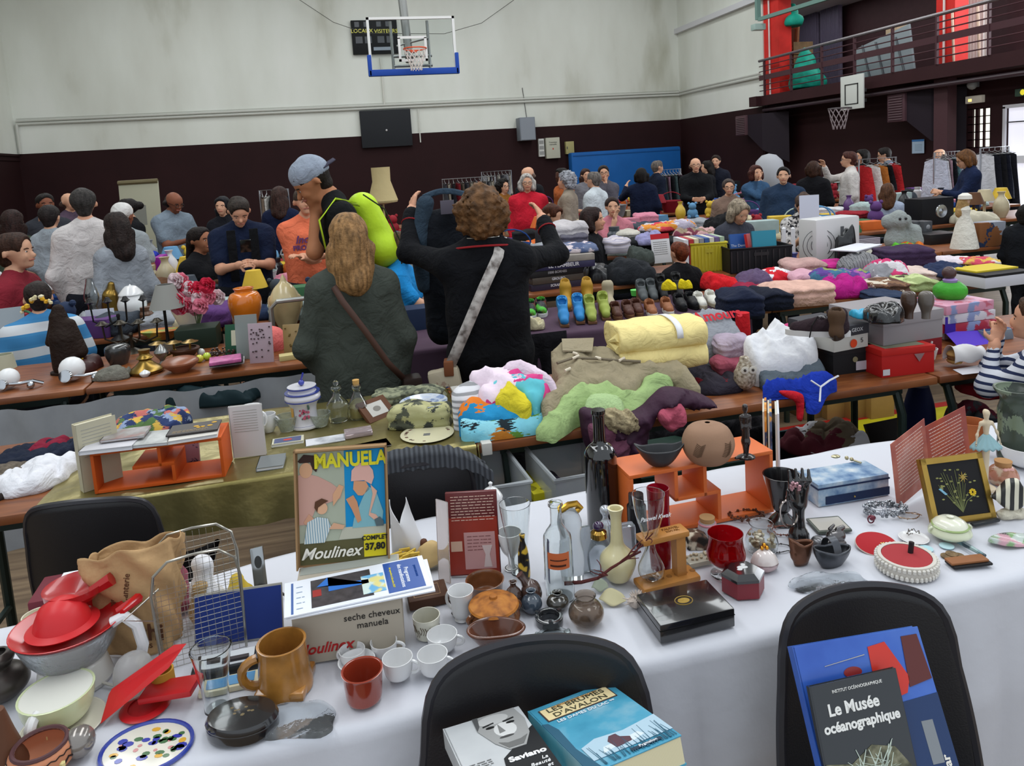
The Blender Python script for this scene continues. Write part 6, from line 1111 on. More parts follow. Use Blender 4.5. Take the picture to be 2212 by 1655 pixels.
shelf_unit('dark orange shelf unit on the gold cloth with books on top',m_,rz_,M('#c4551f',.5),wd_,.15,hS,flip=0)
zt2=ZG+hS+.001
def fb(lab,p1,p2,dep,h,col,z=zt2,kind=None,spine='#d9d9dd'):
 m,wd,rz=fr2(p1,p2,z);e=empty('book',m,rz,label=lab,cat='book');b=B();b.box(-wd/2,wd/2,0,dep,h-.002,h);b.box(-wd/2,wd/2,0,dep,0,.002);b.box(-wd/2,-wd/2+.002,0,dep,0,h);b.out('cover',M(col,.35,**(kind or{})),e,False);b=B();b.box(-wd/2+.002,wd/2-.002,.002,dep-.002,.002,h-.002);b.out('pages',M(spine,.8),e,False);return e,wd,h
fb('pale book lying open face down at the left end of the orange shelf',(170,985),(285,972),.13,.014,'#c9c7cc');e,w,h=fb('grey and red photo cover book, topmost on the orange shelf',(215,958),(310,946),.10,.008,'#8b7f7c',z=zt2+.018,kind=dict(kind='noise',cols=['#8e4a45','#8b8682','#b4aeb0'],sc=14))
fb('white book in the middle of the orange shelf top',(282,970),(362,962),.13,.010,'#b5b6b3',kind=dict(kind='noise',cols=['#8c8f8d','#c8c9c6'],sc=18));fb('pale book under the black illustrated one',(362,962),(470,945),.12,.012,'#cfcac2')
e,w,h=fb('black book with yellow flowers on the cover',(358,945),(470,930),.10,.005,'#2a2322',z=zt2+.015);b=B();r=random.Random(4);[b.prism(ell(r.uniform(0,w*.4),r.uniform(.04,.09),.009,.006,7),h,h+.001)for k in range(5)];b.out('yellow_flower_print',M('#d0a23c'),e,False);lines_of(e,M('#b9a27c'),-w*.4,w*.3,.03,.008,3,z=h+.001)
def sb(lab,px,py,top,th,L,ang,col,z=ZG,name='book',lines=True):
 a=T(px,py,z);H=slen(a,(0,0,1),top);e=empty(name,a,R(ang),label=lab,cat='book');b=B();b.box(0,L,0,.002,0,H);b.box(0,L,th-.002,th,0,H);b.box(-.001,.002,0,th,0,H);b.out('cover',M(col,.5),e,False);b=B();b.box(.002,L-.003,.002,th-.002,.002,H-.004);b.out('pages',M('#cdc6ae',.8),e,False)
 if lines:
  b=B();[b.box(L*.12,L*.85,-.0008,0,H*(.9-.05*k),H*(.9-.05*k)+.0015)for k in range(9)];b.out('text_lines',M('#9b9a94'),e,False)
 return e
sb('thick cream book standing open at the left end of the orange shelf',182,1065,920,.03,.12,35,'#b9b39c');sb('white text-covered book standing at the right end of the orange shelf',505,990,880,.012,.11,-6,'#c9c6c6')
lean_panel('book','purple and pink paperback leaning behind the orange shelf','book',(345,1010),(432,998),945,.015,10,z=ZG,mat=M('#4a3550',.4,kind='patch',cols=['#43304c','#9c6f7c','#52405c'],sc=14))
fb('grey and white hardback lying on the gold cloth',(553,1020),(612,1012),.11,.012,'#6f7475',z=ZG);e,w,h=fb('postcard box with a red shoe picture on the gold cloth',(586,968),(656,958),.06,.012,'#c9c6ae',z=ZG);b=B();b.box(-w*.42,w*.42,.006,.054,h,h+.0006);b.out('blue_photo',M('#51587c',.3),e,False);b=B();b.prism(ell(.0,.03,.016,.008),h+.0006,h+.0012);b.out('red_shoe_print',M('#c2453c'),e,False)
fb('white leaflet with a dark silhouette print on the gold cloth',(660,966),(746,952),.07,.003,'#c9c9cd',z=ZG,kind=dict(kind='noise',cols=['#6b6f78','#d5d6da','#dcdcdf'],sc=9));fb('mauve printed leaflet right of the silhouette leaflet',(752,982),(846,962),.075,.002,'#bcb2ba',z=ZG,kind=dict(kind='noise',cols=['#9b8090','#c9c0c8','#d2ccd2'],sc=12));bxt('glass_block','square clear glass dish on the gold cloth','dish',(746,950),(806,940),.06,915,M('#c4b4b6',.08,trans=.6),z=ZG,h=.02)
e,r_,h,C=pot('jug','white china jug tipped among cups on the gold cloth','jug',548,945,870,56,[(.6,0),(1,.25),(.95,.6),(.7,.85),(.85,1)],POR,t=.08,parts=True,z=ZG);handle(e,r_*.85,h*.3,h*.8,.02,-10,.0045,POR)
e,r_,h,C=pot('coffee_cup','white cup and handle right of the white jug','cup',582,935,888,34,[(.6,0),(1,.4),(1,1)],POR,t=.1,parts=True,z=ZG);handle(e,r_*.9,h*.3,h*.8,.014,0,.004,POR);pot('saucer','small white saucer in front of the white jug','saucer',540,960,940,50,[(.5,0),(1,1)],POR,t=.1,z=ZG)
cry=M('#d5dcd2',.08,trans=.8,ior=1.35,bump=1,bs=70);pot('crystal_plate','crystal glass plate left of the blue and white jar','plate',622,934,890,52,[(.6,0),(1,1)],cry,t=.1,z=ZG);pot('crystal_plate','crystal glass plate right of the blue and white jar','plate',692,924,884,50,[(.6,0),(1,1)],cry,t=.1,z=ZG)
e,r_,h,C=pot('apothecary_jar','white and blue pharmacy jar painted with flowers','jar',661,930,824,76,[(.78,0),(.8,.04),(.72,.18),(.72,.5),(.95,.68),(1,.75),(.9,.84),(.72,.88),(.74,.95),(.8,1)],GLO('#cdcbd2',var=.05),t=None,parts=True,z=ZG)
for q,z_ in((.98,.67),(.96,.84),(.76,.06),(.8,.96)):b=B();b.lathe([(r_*q*1.015,h*z_),(r_*q*1.02,h*(z_+.012)),(r_*q*1.015,h*(z_+.024))],32);b.out('blue_band',GLO('#2c3c8c'),e)
b=B();b.grid(lambda u,v:(math.cos(-2.5+.35*u)*r_*.745,math.sin(-2.5+.35*u)*r_*.745,h*(.1+.5*v)),5,4);b.out('yellow_panel',GLO('#cf9a3a'),e)
b=B();r=random.Random(2);[b.ball((math.cos(-1.3+r.uniform(-.35,.35))*r_*.73,math.sin(-1.3+r.uniform(-.2,.2))*r_*.73,h*r.uniform(.28,.55)),.006,6)for k in range(12)];b.out('painted_flowers',GLO('#b5536b'),e);b=B();[b.ball((math.cos(-1.3+r.uniform(-.5,.5))*r_*.73,math.sin(-1.3+r.uniform(-.4,.4))*r_*.73,h*r.uniform(.2,.62)),.005,6)for k in range(12)];b.out('painted_leaves',GLO('#4c6a5c'),e);b=B();b.ball((.0,0,h+.012),.012,12);b.tube([(0,0,h+.02),(.01,0,h+.05)],.004,6);b.out('blue_stopper',M('#26349a',.1,coat=1),e)
e,r_,h,C=pot('carafe','clear glass carafe with a glass stopper','carafe',733,914,830,48,[(.75,0),(.85,.1),(1,.45),(.45,.7),(.3,.85),(.5,.93),(.45,1)],glass,t=.07,parts=True,z=ZG);b=B();b.ball((0,0,h+.012),.011,10);b.out('stopper',glass,e)
e,r_,h,C=pot('corked_bottle','clear glass bottle with a cork and some liquid','bottle',776,908,826,44,[(.8,0),(1,.15),(1,.35),(.5,.65),(.32,.8),(.45,.9),(.4,1)],glass,t=.07,parts=True,z=ZG);b=B();b.lathe([(r_*.3,h*.95),(r_*.34,h*1.12),(0,h*1.12)],16);b.out('cork',M('#c49a5c',.8),e);b=B();b.lathe([(0,h*.05),(r_*.85,h*.06),(r_*.85,h*.35),(0,h*.35)],24);b.out('liquid',M('#c8b878',.1,trans=.6),e)
flor=dict(kind='patch',sc=26)
gar('printed_fabric','navy fabric bundle printed with pink and yellow flowers behind the orange shelf','fabric',248,412,942,876,M('#2c3a63',.8,cols=['#26335c','#2c3a63','#b5665e','#c9a54a','#4f6b3f','#8797b5'],**flor),'heap',dep=.25,z=ZG,seed=3)
gar('rolled_fabric','cream fabric roll printed with black flowers under the blue plates','fabric',842,978,926,868,M('#a8a678',.8,cols=['#a8a678','#b3b083','#55584a','#aaa87c','#3a3d38'],kind='patch',sc=42),'fold',dep=.10,z=ZG,seed=4)
gar('rolled_fabric','grey green patterned fabric behind the blue plates','fabric',808,962,876,836,M('#6f735f',.8,cols=['#6f735f','#8b8e74','#4c5045'],kind='patch',sc=50),'fold',dep=.12,z=ZG,seed=5)
zp=ZG+.052
for k in range(3):pot('plate',('lowest','middle','topmost')[k]+' blue and white transfer printed plate on the fabric roll','plate',916,888-3*k,856-3*k,104,[(.55,0),(.65,.15),(1,1)],GLO('#b8bfc9',var=.15)if k<2 else M('#a9b4c6',.2,coat=.6,kind='patch',cols=['#c3c9d2','#8697b8','#b3bdcf'],sc=60),t=.05,z=zp+.004*k,group='blue plates stacked on the fabric roll')
C_=T(916,882,zp+.012);b=B();b.lathe([(0,0),(.035,.0),(.035,.0015),(0,.0015)],24);b.out('plate_centre_print',M('#55555c',.4,var=.3,vs=60),loc=C_+away(C_)*.05,label='grey engraved scene printed in the centre of the top blue plate',cat='print')
e,r_,h,C=pot('plate','cream plate with a brown floral border on the gold cloth','plate',924,950,916,116,[(.6,0),(.9,.6),(1,1)],GLO('#cfc9a9'),t=None,parts=True,z=ZG);h_=h;b=B();r=random.Random(3)
for k in range(26):a=r.random()*4.5+.2;b.prism([(math.cos(a)*r_*.8+x,math.sin(a)*r_*.8+y)for x,y in ell(0,0,.006,.003,6,a)],h,h+.0008)
b.out('floral_print',M('#6b5046'),e,False);b=B();[b.box(-.012,.012,-.012-.012*k,-.006-.012*k,h,h+.0008)for k in range(2)];b.out('blue_stamp',M('#2b3550'),e,False)
e,wd,ln=lean_panel('framed_print','small brown wooden frame leaning by the fabric rolls','frame',(800,915),(858,892),862,.015,50,z=ZG,mat=M('#5c3b28',.5));art(e,'white_mount',M('#bcb9b2'),rect(-wd*.3,ln*.2,wd*.3,ln*.8),.001);art(e,'oval_picture',M('#7f7b74'),ell(0,ln*.5,wd*.13,ln*.12),.0018)
gar('white_blouse','crumpled white blouse heaped at the left end of the gold table','blouse',6,160,1062,985,FAB('#d8d8dd'),'heap',dep=.26,seed=6);gar('navy_jumper','dark navy jumper behind the white blouse','jumper',10,160,1000,950,FAB('#1d2333'),'heap',dep=.2,seed=7);gar('red_scarf','dark red scarf folded on the navy jumper','scarf',62,150,985,940,FAB('#7b1e33'),'heap',dep=.14,seed=8)
gar('brown_tweed_cloth','brown mottled cloth at the far left below the navy jumper','cloth',-30,52,1048,1000,M('#5f564c',.9,var=.4,vs=60),'heap',dep=.2,seed=9);gar('dark_trousers','dark striped cloth under the white blouse','cloth',-10,40,1080,1045,FAB('#2c2624'),'heap',dep=.15,seed=10)
def W(px,py,Y):return PY(px,py,Y)
TW=(2.49,.775,.42)
drape('beach_towel','cartoon print towel folded lowest in the colourful towel pile','towel',[(997,905),(1040,908),(1100,905),(1155,896),(1180,888),(1183,905),(1165,925),(1120,934),(1040,939),(1002,936)],M('#5fb0c8',.9,bump=.3,kind='patch',cols=['#7cc4d6','#6db8cc','#b8742a','#5f8a3a','#8ccbd8','#1f2a30'],sc=16),(2.47,.76,.9),.02,.006,seed=1)
drape('beach_towel','bright blue and orange towel folded in the colourful towel pile','towel',[(990,890),(1000,872),(1030,863),(1075,866),(1120,870),(1155,880),(1160,895),(1130,905),(1080,910),(1020,912),(993,903)],M('#1f7fb4',.9,bump=.3,kind='patch',cols=['#2486b8','#2a8fc2','#1c78ab','#d9782a'],sc=7),(2.47,.775,.6),.03,.014,20,5,seed=2)
drape('white_linen','white striped linen stack left of the pink cloth','linen',[(975,852),(985,838),(1000,828),(1025,822),(1055,834),(1040,850),(1040,870),(985,870)],M('#c9c9cc',.9,kind='stripez',cols=['#d5d5d8','#d0d0d4','#8f9092'],sc=14),(2.5,.80,.5),.03,.006,seed=3)
drape('pink_blouse','hot pink top with white lining on the towel pile','top',[(1014,812),(1040,806),(1085,802),(1110,792),(1150,800),(1180,815),(1198,838),(1192,855),(1165,868),(1120,850),(1075,870),(1040,868),(1034,845),(1050,835),(1025,828)],M('#d0417e',.9,bump=.3,kind='patch',cols=['#cf3b7a','#d24584','#d95a92','#e8d5e2'],sc=7),(2.5,.82,.5),.03,.02,26,60,seed=4)
drape('pale_pink_towel','pale pink towel edge curving over the hot pink cloth','towel',[(1088,800),(1100,782),(1135,786),(1168,800),(1195,820),(1202,842),(1180,828),(1150,812),(1115,804)],FAB('#dcc8d6'),(2.5,.85,.5),.03,.012,seed=5)
drape('turquoise_cloth','turquoise and pink cloth on the hot pink top','cloth',[(1060,838),(1068,820),(1110,812),(1150,815),(1184,822),(1178,842),(1160,872),(1140,862),(1120,838),(1085,840)],M('#5fb8c4',.9,kind='patch',cols=['#5fb8c4','#6cc2cc','#d8b9c8'],sc=9),(2.5,.84,.5),.035,.014,34,20,seed=6)
drape('yellow_cloth','small bright yellow cloth in front of the turquoise one','cloth',[(1070,867),(1088,840),(1105,832),(1140,862),(1148,873),(1135,886),(1110,876)],FAB('#d2c232'),(2.5,.835,.5),.035,.016,40,70,seed=7)
coat_m=FAB('#93886f',.06)
dc=drape('duffle_coat','beige duffle coat with horn toggles spread over the pile','coat',[(1194,763),(1231,752),(1266,749),(1284,757),(1331,765),(1352,788),(1400,796),(1446,786),(1480,800),(1505,825),(1512,841),(1478,836),(1440,818),(1410,822),(1390,830),(1375,850),(1350,856),(1300,846),(1262,842),(1238,856),(1208,884),(1184,902),(1170,882),(1170,860),(1195,835),(1205,818),(1193,790)],coat_m,(2.5,.83,.30),.035,.022,17,-14,seed=11)
def onp(px,py,pl,up=.05):d=ray(px,py);t=(pl[1]-pl[2]*pl[0]-CH)/(d[2]-pl[2]*d[1]);return O0+d*t+np.array([0,0,up])
PC=(2.5,.83,.30);b=B();q=[onp(*p,PC,.055)for p in((1215,760),(1284,758),(1281,787),(1217,786))];b.add(q+[p-np.array([0,0,.006])for p in q],[(3,2,1,0),(4,5,6,7),(0,1,5,4),(1,2,6,5),(2,3,7,6),(3,0,4,7)]);adopt(b.out('pocket_flap',FAB('#968b73',.05),smooth=False),dc)
for p,q_ in(((1238,803),(1252,798)),((1288,800),(1300,805)),((1338,808),(1350,803)),((1240,790),(1250,795)),((1222,830),(1234,826))):b=B();b.tube([onp(*p,PC,.052),onp(*q_,PC,.055)],.006,8);adopt(b.out('toggle',M('#cfc3ae',.4)),dc)
b=B();b.tube([onp(*p,PC,.05)for p in((1205,812),(1240,800),(1290,802),(1340,806),(1385,808))],.006,6);adopt(b.out('front_seam',FAB('#756b5a',.05)),dc)
gj=drape('green_jacket','light green jacket draped over the table edge','jacket',[(1157,932),(1175,905),(1205,875),(1228,850),(1250,837),(1285,832),(1330,838),(1352,848),(1378,840),(1395,820),(1440,816),(1454,834),(1425,850),(1405,868),(1385,890),(1350,902),(1318,896),(1290,888),(1262,884),(1242,892),(1226,918),(1200,950),(1178,946)],FAB('#9ab277',.08),(2.47,.80,.55),.035,.022,22,48,seed=13)
drape('fleece_cuff','','',[(1262,880),(1272,858),(1300,853),(1335,858),(1348,878),(1342,900),(1300,900),(1268,893)],M('#a4bd88',1,bump=1,bs=60),(2.46,.83,.6),.035,.004,seed=14,parent=gj)
lump_=blob('fur_trim',[((-.02,0,0),(.03,0,-.02),.035,.035),((.03,0,-.02),(.075,0,-.045),.035,.018)],M('#a09273',1,var=.3,vs=60,bump=1,bs=90),h=.006,wr=.010,ws=140,loc=W(1328,902,2.40));adopt(lump_,gj)
pm=M('#3a2133',.55,var=.15,bump=.3)
pj=drape('purple_jacket','dark purple padded jacket hanging down over the table edge','jacket',[(1256,884),(1300,880),(1350,890),(1385,880),(1410,856),(1440,836),(1500,846),(1540,866),(1536,880),(1480,880),(1430,884),(1412,905),(1400,930),(1398,965),(1382,1000),(1335,1010),(1290,1000),(1264,960),(1255,915)],pm,2.45,.05,.03,20,70,seed=15)
drape('pink_lining','','',[(1272,925),(1290,915),(1330,925),(1362,955),(1352,1000),(1312,990),(1284,970)],FAB('#6f4357'),2.40,.03,.016,26,80,seed=16,parent=pj)
drape('pink_bundle','dusty pink cloth bundle hanging beside the beige vase','cloth',[(1420,895),(1432,880),(1460,866),(1478,880),(1483,908),(1465,924),(1450,934),(1430,918)],FAB('#b5566a'),2.40,.04,.03,34,40,seed=17)
yd=M('#ead793',.9,bump=.4,bs=18,sheen=.2)
C=T(1440,800,.86);e=empty('rolled_duvet',C+np.array([0,.1,0]),YAW+R(10),label='pale yellow quilt folded and tied with a white strap',cat='quilt')
for nm,z0,L,rr in(('lower_fold',.045,.40,.05),('upper_fold',.13,.38,.055)):
 blob(nm,[((-L/2,y,z0),(L/2-.02,y,z0),rr,rr)for y in(-.06,.0,.06)],yd,h=.009,k=.04,wr=.006,ws=34,seed=len(nm),parent=e,cut=lambda X,Y,Z:(np.abs(X)-.185)-0)
b=B();b.tube([(-.18,-.09,.15),(-.19,-.02,.12),(-.18,-.09,.10)],.02,8);b.out('inner_roll',M('#e0cf8e',.9),e)
b=B();b.grid(lambda u,v:(.045+.026*v,math.cos(math.pi*(1-u))*.125*1.0,.13+.066*math.sin(math.pi*u)**.6),21,3);o=b.out('white_strap',M('#e2e2e4',.7),e,ang=0);solid(o,.003)
gar('dark_clothes','pile of dark folded clothes under the yellow quilt','clothes',1440,1600,852,790,FAB('#2b2730'),'heap',dep=.3,seed=33);gar('red_dark_cloth','dark red cloth poking out beside the owl bag','cloth',1500,1582,850,806,FAB('#6b1520'),'heap',dep=.12,seed=35)
e=drape('grey_sweatshirt','grey sweatshirt with curved red lettering behind the yellow quilt','sweatshirt',[(1434,712),(1450,690),(1500,678),(1555,672),(1585,698),(1604,732),(1560,745),(1500,750),(1440,740)],FAB('#8f9299'),(3.0,.92,.8),.03,.010,seed=21);qq=text('Les Amours',.075,M('#c22a36',.7),e,tuple(onp(1525,706,(3.0,.92,.8),.045)),(R(42),0,R(4)),off=.002)
e=gar('lilac_top','folded lilac top right of the yellow quilt','top',1546,1622,772,722,FAB('#a698a8'),'fold',dep=.16,z=.84,seed=37);gar('dusty_pink_top','dusty pink top under the lilac one','top',1540,1625,810,768,FAB('#94495a'),'fold',dep=.16,z=.79,seed=38)
pot('red_felt_roll','upright red fleece roll behind the lilac top','roll',1606,762,672,32,[(.85,0),(1,.5),(.9,1)],FAB('#c01f28'),t=None,z=.751,sm=False)
P=T(1610,850);C=P+away(P)*.03;H=hgt(C,1610,762);e=empty('owl_bag',C,YAW,label='clear bag of gravel with an owl face standing on the table edge',cat='bag');blob('bag',[((-.006,0,.045),(.006,0,.045),.036,.036),((0,0,H*.5),(0,0,H*.8),.042,.022)],M('#8f8577',.5,kind='noise',cols=['#5e5245','#a09380','#c9c2b4'],sc=90),h=.006,k=.02,wr=.002,ws=150,parent=e)
b=B();[b.lathe([(.004,0),(.014,.001),(.016,0)],16,mat=Matrix.Translation((x,-.041,H*.62))@Matrix.Rotation(R(90),4,'X'))for x in(-.012,.02)];b.out('eye_rings',M('#cfc9ba',.4),e);b=B();[b.ball((x,-.042,H*.62),.006,8)for x in(-.012,.02)];b.out('owl_eyes',M('#2b2520',.2),e)
drape('grey_tee','slate grey t-shirt under the white shirt','t-shirt',[(1636,788),(1690,794),(1750,780),(1780,792),(1774,818),(1700,832),(1670,844),(1646,822)],FAB('#566069'),(2.55,.775,.3),.03,.016,seed=22)
drape('white_shirt','big crumpled white cotton shirt next to the owl bag','shirt',[(1606,745),(1616,730),(1643,730),(1662,711),(1692,710),(1710,721),(1737,711),(1760,737),(1767,770),(1753,783),(1722,799),(1686,796),(1640,790),(1613,764)],M('#d6d6d9',.95,bump=.3,bs=60),(2.6,.82,.55),.04,.03,24,25,seed=23)
bl=FAB('#1f3aa8');bs=drape('blue_shorts','royal blue sports shorts with white piping over the table edge','shorts',[(1648,833),(1680,818),(1712,826),(1760,806),(1800,814),(1807,832),(1786,852),(1768,886),(1742,885),(1738,862),(1715,852),(1690,847),(1660,846)],bl,(2.46,.765,1.3),.03,.02,30,60,seed=24)
b=B();p_=lambda x,y:onp(x,y,(2.46,.765,1.3),.035)+np.array([0,-.02,0]);b.tube([p_(1745,838),p_(1766,852),p_(1764,884)],.004,5);b.tube([p_(1766,852),p_(1785,838),p_(1804,828)],.004,5);adopt(b.out('white_piping',M('#d5d7dd')),bs)
drape('red_trim','','',[(1688,846),(1725,848),(1737,862),(1734,906),(1725,906),(1722,872),(1695,857)],FAB('#c0202c'),2.42,.012,.006,seed=25,parent=bs)
gar('pink_bag','pink and lime things behind the white shirt','bag',1640,1740,738,694,M('#c23a78',.6,cols=['#c23a78','#a8b82c','#c23a78','#2a2626'],kind='patch',sc=12),'heap',dep=.12,z=.83,seed=44)
def sbox(lab,p1,p2,dep,h,body,lidc,z=.75,lidh=.035,nm='shoe_box'):
 m,wd,rz=fr2(p1,p2,z);e=empty(nm,m,rz,label=lab,cat='box');b=B();b.box(-wd/2,wd/2,0,dep,0,h-.002,r=.0015);b.out('body',M(body,.6),e);b=B();b.box(-wd/2-.003,wd/2+.003,-.003,dep+.003,h-lidh,h,r=.0015);b.out('lid',M(lidc,.5),e);return e,wd,h
e,w,h=sbox('black shoe box with a white label, lowest of the left stack',(1800,812),(1892,800),.28,.115,'#232325','#2b2b2d',lidh=.03);z1=.75+h;b=B();b.box(w*.02,w*.48,-.004,-.0031,.012,.05);b.out('white_label',M('#c9c3cc'),e,False);b=B();b.prism(ell(0,0,.012,.012),0,.001,mat=Matrix.Translation((0,-.0035,.06))@Matrix.Rotation(R(90),4,'X'));b.out('round_emblem',M('#8f8a6a'),e,False)
m,w,rz=fr2((1805,762),(1875,748),z1);e,w,h=sbox('grey and white shoe box under the brown sneaker',(1802,762),(1875,748),.26,.10,'#c2c0b8','#3b3b40',z=z1,lidh=.042);z2=z1+h;lg=M('#d9d9da');text('GEOX',.022,lg,e,(w*.16,-.0045,h*.8),(R(90),0,0));b=B();b.prism(ell(0,0,.018,.018),0,.001,mat=Matrix.Translation((w*.05,-.004,h*.25))@Matrix.Rotation(R(90),4,'X'));b.out('orange_sticker',M('#d2451f'),e,False);b=B();b.prism(ell(0,0,.014,.014),0,.001,mat=Matrix.Translation((-w*.32,-.005,h*.8))@Matrix.Rotation(R(90),4,'X'));b.out('orange_sticker',M('#d2451f'),e,False);text('5',.028,M('#333'),e,(w*.3,-.0042,h*.32),(R(90),0,0))
e,w,h=sbox('red shoe box with a racing badge under the grey box',(1905,817),(2018,803),.20,.115,'#b3211f','#b8241f',lidh=.025);b=B();b.box(-w*.38,w*.38,.02,.16,h,h+.001);b.out('grey_sticker',M('#7c7b66',.4),e,False);b=B();b.add([(w*.1,-.0045,h*.75),(w*.3,-.0045,h*.75),(w*.2,-.0045,h*.45)],[(0,1,2)]);b.out('badge',M('#8f6b6b',.3),e,False);b=B();b.box(-w*.49,-w*.36,-.0045,-.0035,.01,.035);b.out('white_label',M('#c9c9cc'),e,False);text('car',.02,M('#6b1614'),e,(w*.0,-.0045,h*.35),(R(90),0,0),shear=.4)if 0 else None
e,w,h=sbox('long grey boot box carrying shoes in black plastic',(1908,748),(2036,728),.32,.125,'#8d888a','#928d8f',z=.75+.117,lidh=.045);z3=.75+.117+h
bxt('dark_red_box','dark red box behind the red shoe box','box',(1890,790),(2035,765),.15,745,M('#7b1c24',.6),h=.1)
def shoe(lab,P,rz,L,mat,sole,h=.09,name='shoe',boot=0,heel=0,open_=False,lace=None,group=None,solem=None):
 e=empty(name,P,rz,label=lab,cat='shoe',group=group);k=L/.28
 pr=[((0,-.09*k,.03*k+heel*.1),(0,-.03*k,.035*k+heel*.4),.03*k,.034*k),((0,-.03*k,.035*k+heel*.4),(0,.09*k,.04*k+heel),.034*k,.034*k),((0,.085*k,.04*k+heel),(0,.085*k,h+heel+boot),.034*k,.036*k),((0,.01*k,.06*k+heel*.7),(0,.07*k,h+heel),.028*k,.033*k)]
 if boot:pr+=[((0,.06*k,h),(0,.06*k,h+boot),.04*k,.044*k)]
 top=h+heel+boot;pr+=[((0,.075*k,top+.02),(0,.07*k,top-.03),.028*k,.024*k,'sub')]
 if open_:pr+=[((0,.02*k,.085*k+heel*.7),(0,.08*k,.06*k+heel),.026*k,.026*k,'sub')]
 blob('upper',pr,mat,h=.006,k=.02,parent=e,cut=lambda X,Y,Z:.008-Z);b=B()
 def so(z0,z1,q):b.prism([(x*q,y)for x,y in[(math.cos(a)*.038*k*(1+.12*math.sin(-a)),math.sin(a)*.135*k-.003)for a in np.linspace(0,6.28,25)[:-1]]],z0,z1)
 if heel:b.add([(x,y,z)for x in(-.03*k,.03*k)for y,z in((-.12*k,0),(-.04*k,0),(.12*k,0),(.12*k,heel+.012),(.0,heel*.55),(-.12*k,.012))],[(0,1,4,5),(1,2,3,4),(11,10,7,6),(10,9,8,7),(0,5,11,6),(5,4,10,11),(4,3,9,10),(3,2,8,9),(2,1,7,8),(1,0,6,7)])
 else:so(0,.022,1)
 b.out('sole',solem or M(sole,.5),e)
 if lace:b=B();[b.tube([(-.02*k,.0+.012*q,.075*k+.004*q),(.02*k,.006+.012*q,.077*k+.004*q)],.0022,4)for q in range(4)];b.tube([(.02,0,.08),(.045,-.02,.05),(.045,-.03,.0)],.0025,5);b.out('laces',M(lace,.8),e)
 return e
P=T(1772,742,z2);e=shoe('brown canvas sneaker with a white sole on the shoe box',P+np.array([.07,.11,0]),YAW+R(-115),.25,FAB('#2f2328'),'#c9c7c5',.085,'sneaker',lace='#1a1718',open_=True);text('DC',.045,M('#d2d0d0'),e,(-.040,.03,.055),(R(90),0,R(-90)))
shoe('worn brown ankle boot right behind the brown sneaker',T(1848,738,z2)+np.array([.0,.10,0]),YAW+R(150),.19,M('#4a3626',.7,var=.25),'#2a1d15',.085,'ankle_boot',boot=.01)
gar('wrapped_shoes','shoes wrapped in black plastic on the grey boot box','shoes',1870,1946,700,642,M('#141416',.18,coat=.6,bump=.6,bs=25),'heap',dep=.16,z=z3,seed=51);gar('turquoise_pouch','turquoise plastic pouch beside the black wrapped shoes','pouch',1842,1892,690,655,M('#2b9ec4',.3),'heap',dep=.1,z=z3,seed=52)
for px,c,lab in((1963,'#3f2b20','dark brown shoe standing heel up on the grey box'),(2000,'#5a524b','greyish brown shoe standing heel up on the grey box')):pot('upright_shoe',lab,'shoe',px,690,628,32,[(.55,0),(.6,.25),(1,.6),(.85,.9),(.4,1)],M(c,.35,coat=.3,var=.2),t=None,z=z3)
e,r_,h,C=pot('plastic_cup','white plastic pot with a spoon behind the red box','cup',2006,778,748,36,[(.7,0),(1,1)],M('#dcdcda',.4),t=.08,parts=True);b=B();b.tube([(0,0,h*.5),(.015,0,h+.03)],.004,6);b.out('spoon',M('#e6e6e6',.4),e)
P=T(2085,800);C=P+away(P)*.06;e=empty('wrapped_sandwich',C,YAW,label='half eaten sandwich wrapped in white paper',cat='sandwich')
b=B();b.grid(lambda u,v:(-.07+.14*v,-.045*math.cos(math.pi*1.25*u-.4)*(1-.25*v),.05+.045*math.sin(math.pi*1.35*u-.5)*(1-.2*v)+.006*math.sin(9*v+6*u)),24,14);o=b.out('paper',M('#d2d0d0',.85),e,ang=0);solid(o,.0015);b=B();b.ball((-.045,0,.055),(.03,.035,.018),12);b.ball((-.045,0,.028),(.03,.035,.014),12);b.out('bread',M('#b08a52',.8,var=.2),e);b=B();b.ball((-.048,-.005,.042),(.03,.032,.009),10);b.out('filling',M('#6b4a2c',.7),e)
mesh('paper_sheet',[(-.1,-.03,.002),(.13,-.05,.002),(.12,.05,.003),(-.08,.04,.003)],[(0,1,2,3)],M('#cfcdd2',.8),loc=T(2110,800),rz=0,label='flat white paper under the sandwich',cat='paper')
lean_panel('purple_sheet','bright purple sheet sloping behind the sandwich','sheet',(2072,752),(2140,742),694,.002,55,mat=M('#5b3fc0',.6));bxt('purple_card','darker purple card standing at the left of the purple sheet','card',(2042,722),(2100,712),.004,690,M('#3a2496',.6),z=.80,h=.08)
gz=.87
for k,(c,lab)in enumerate((('#a3243c','red and white game box, lowest of the toy stack'),('#c9c7cf','white game box with small figures, middle of the toy stack'),('#c98fa6','pink game box, topmost of the toy stack'))):
 m,w,rz=fr2((2040,722),(2150,708),(.80,.80+.045*k));e=empty('game_box',m,rz+R(4*k-4),label=lab,cat='game box');b=B();b.box(-w/2,w/2,0,.24,0,.043,r=.002);b.out('body',M(c,.4,kind='patch',cols=[c,c,c,'#7f8fb8','#b85c70'],sc=30),e)
bxt('carton_box','low white carton under the toy stack','box',(2040,735),(2152,722),.25,720,M('#b5b2bc',.7),h=.05)
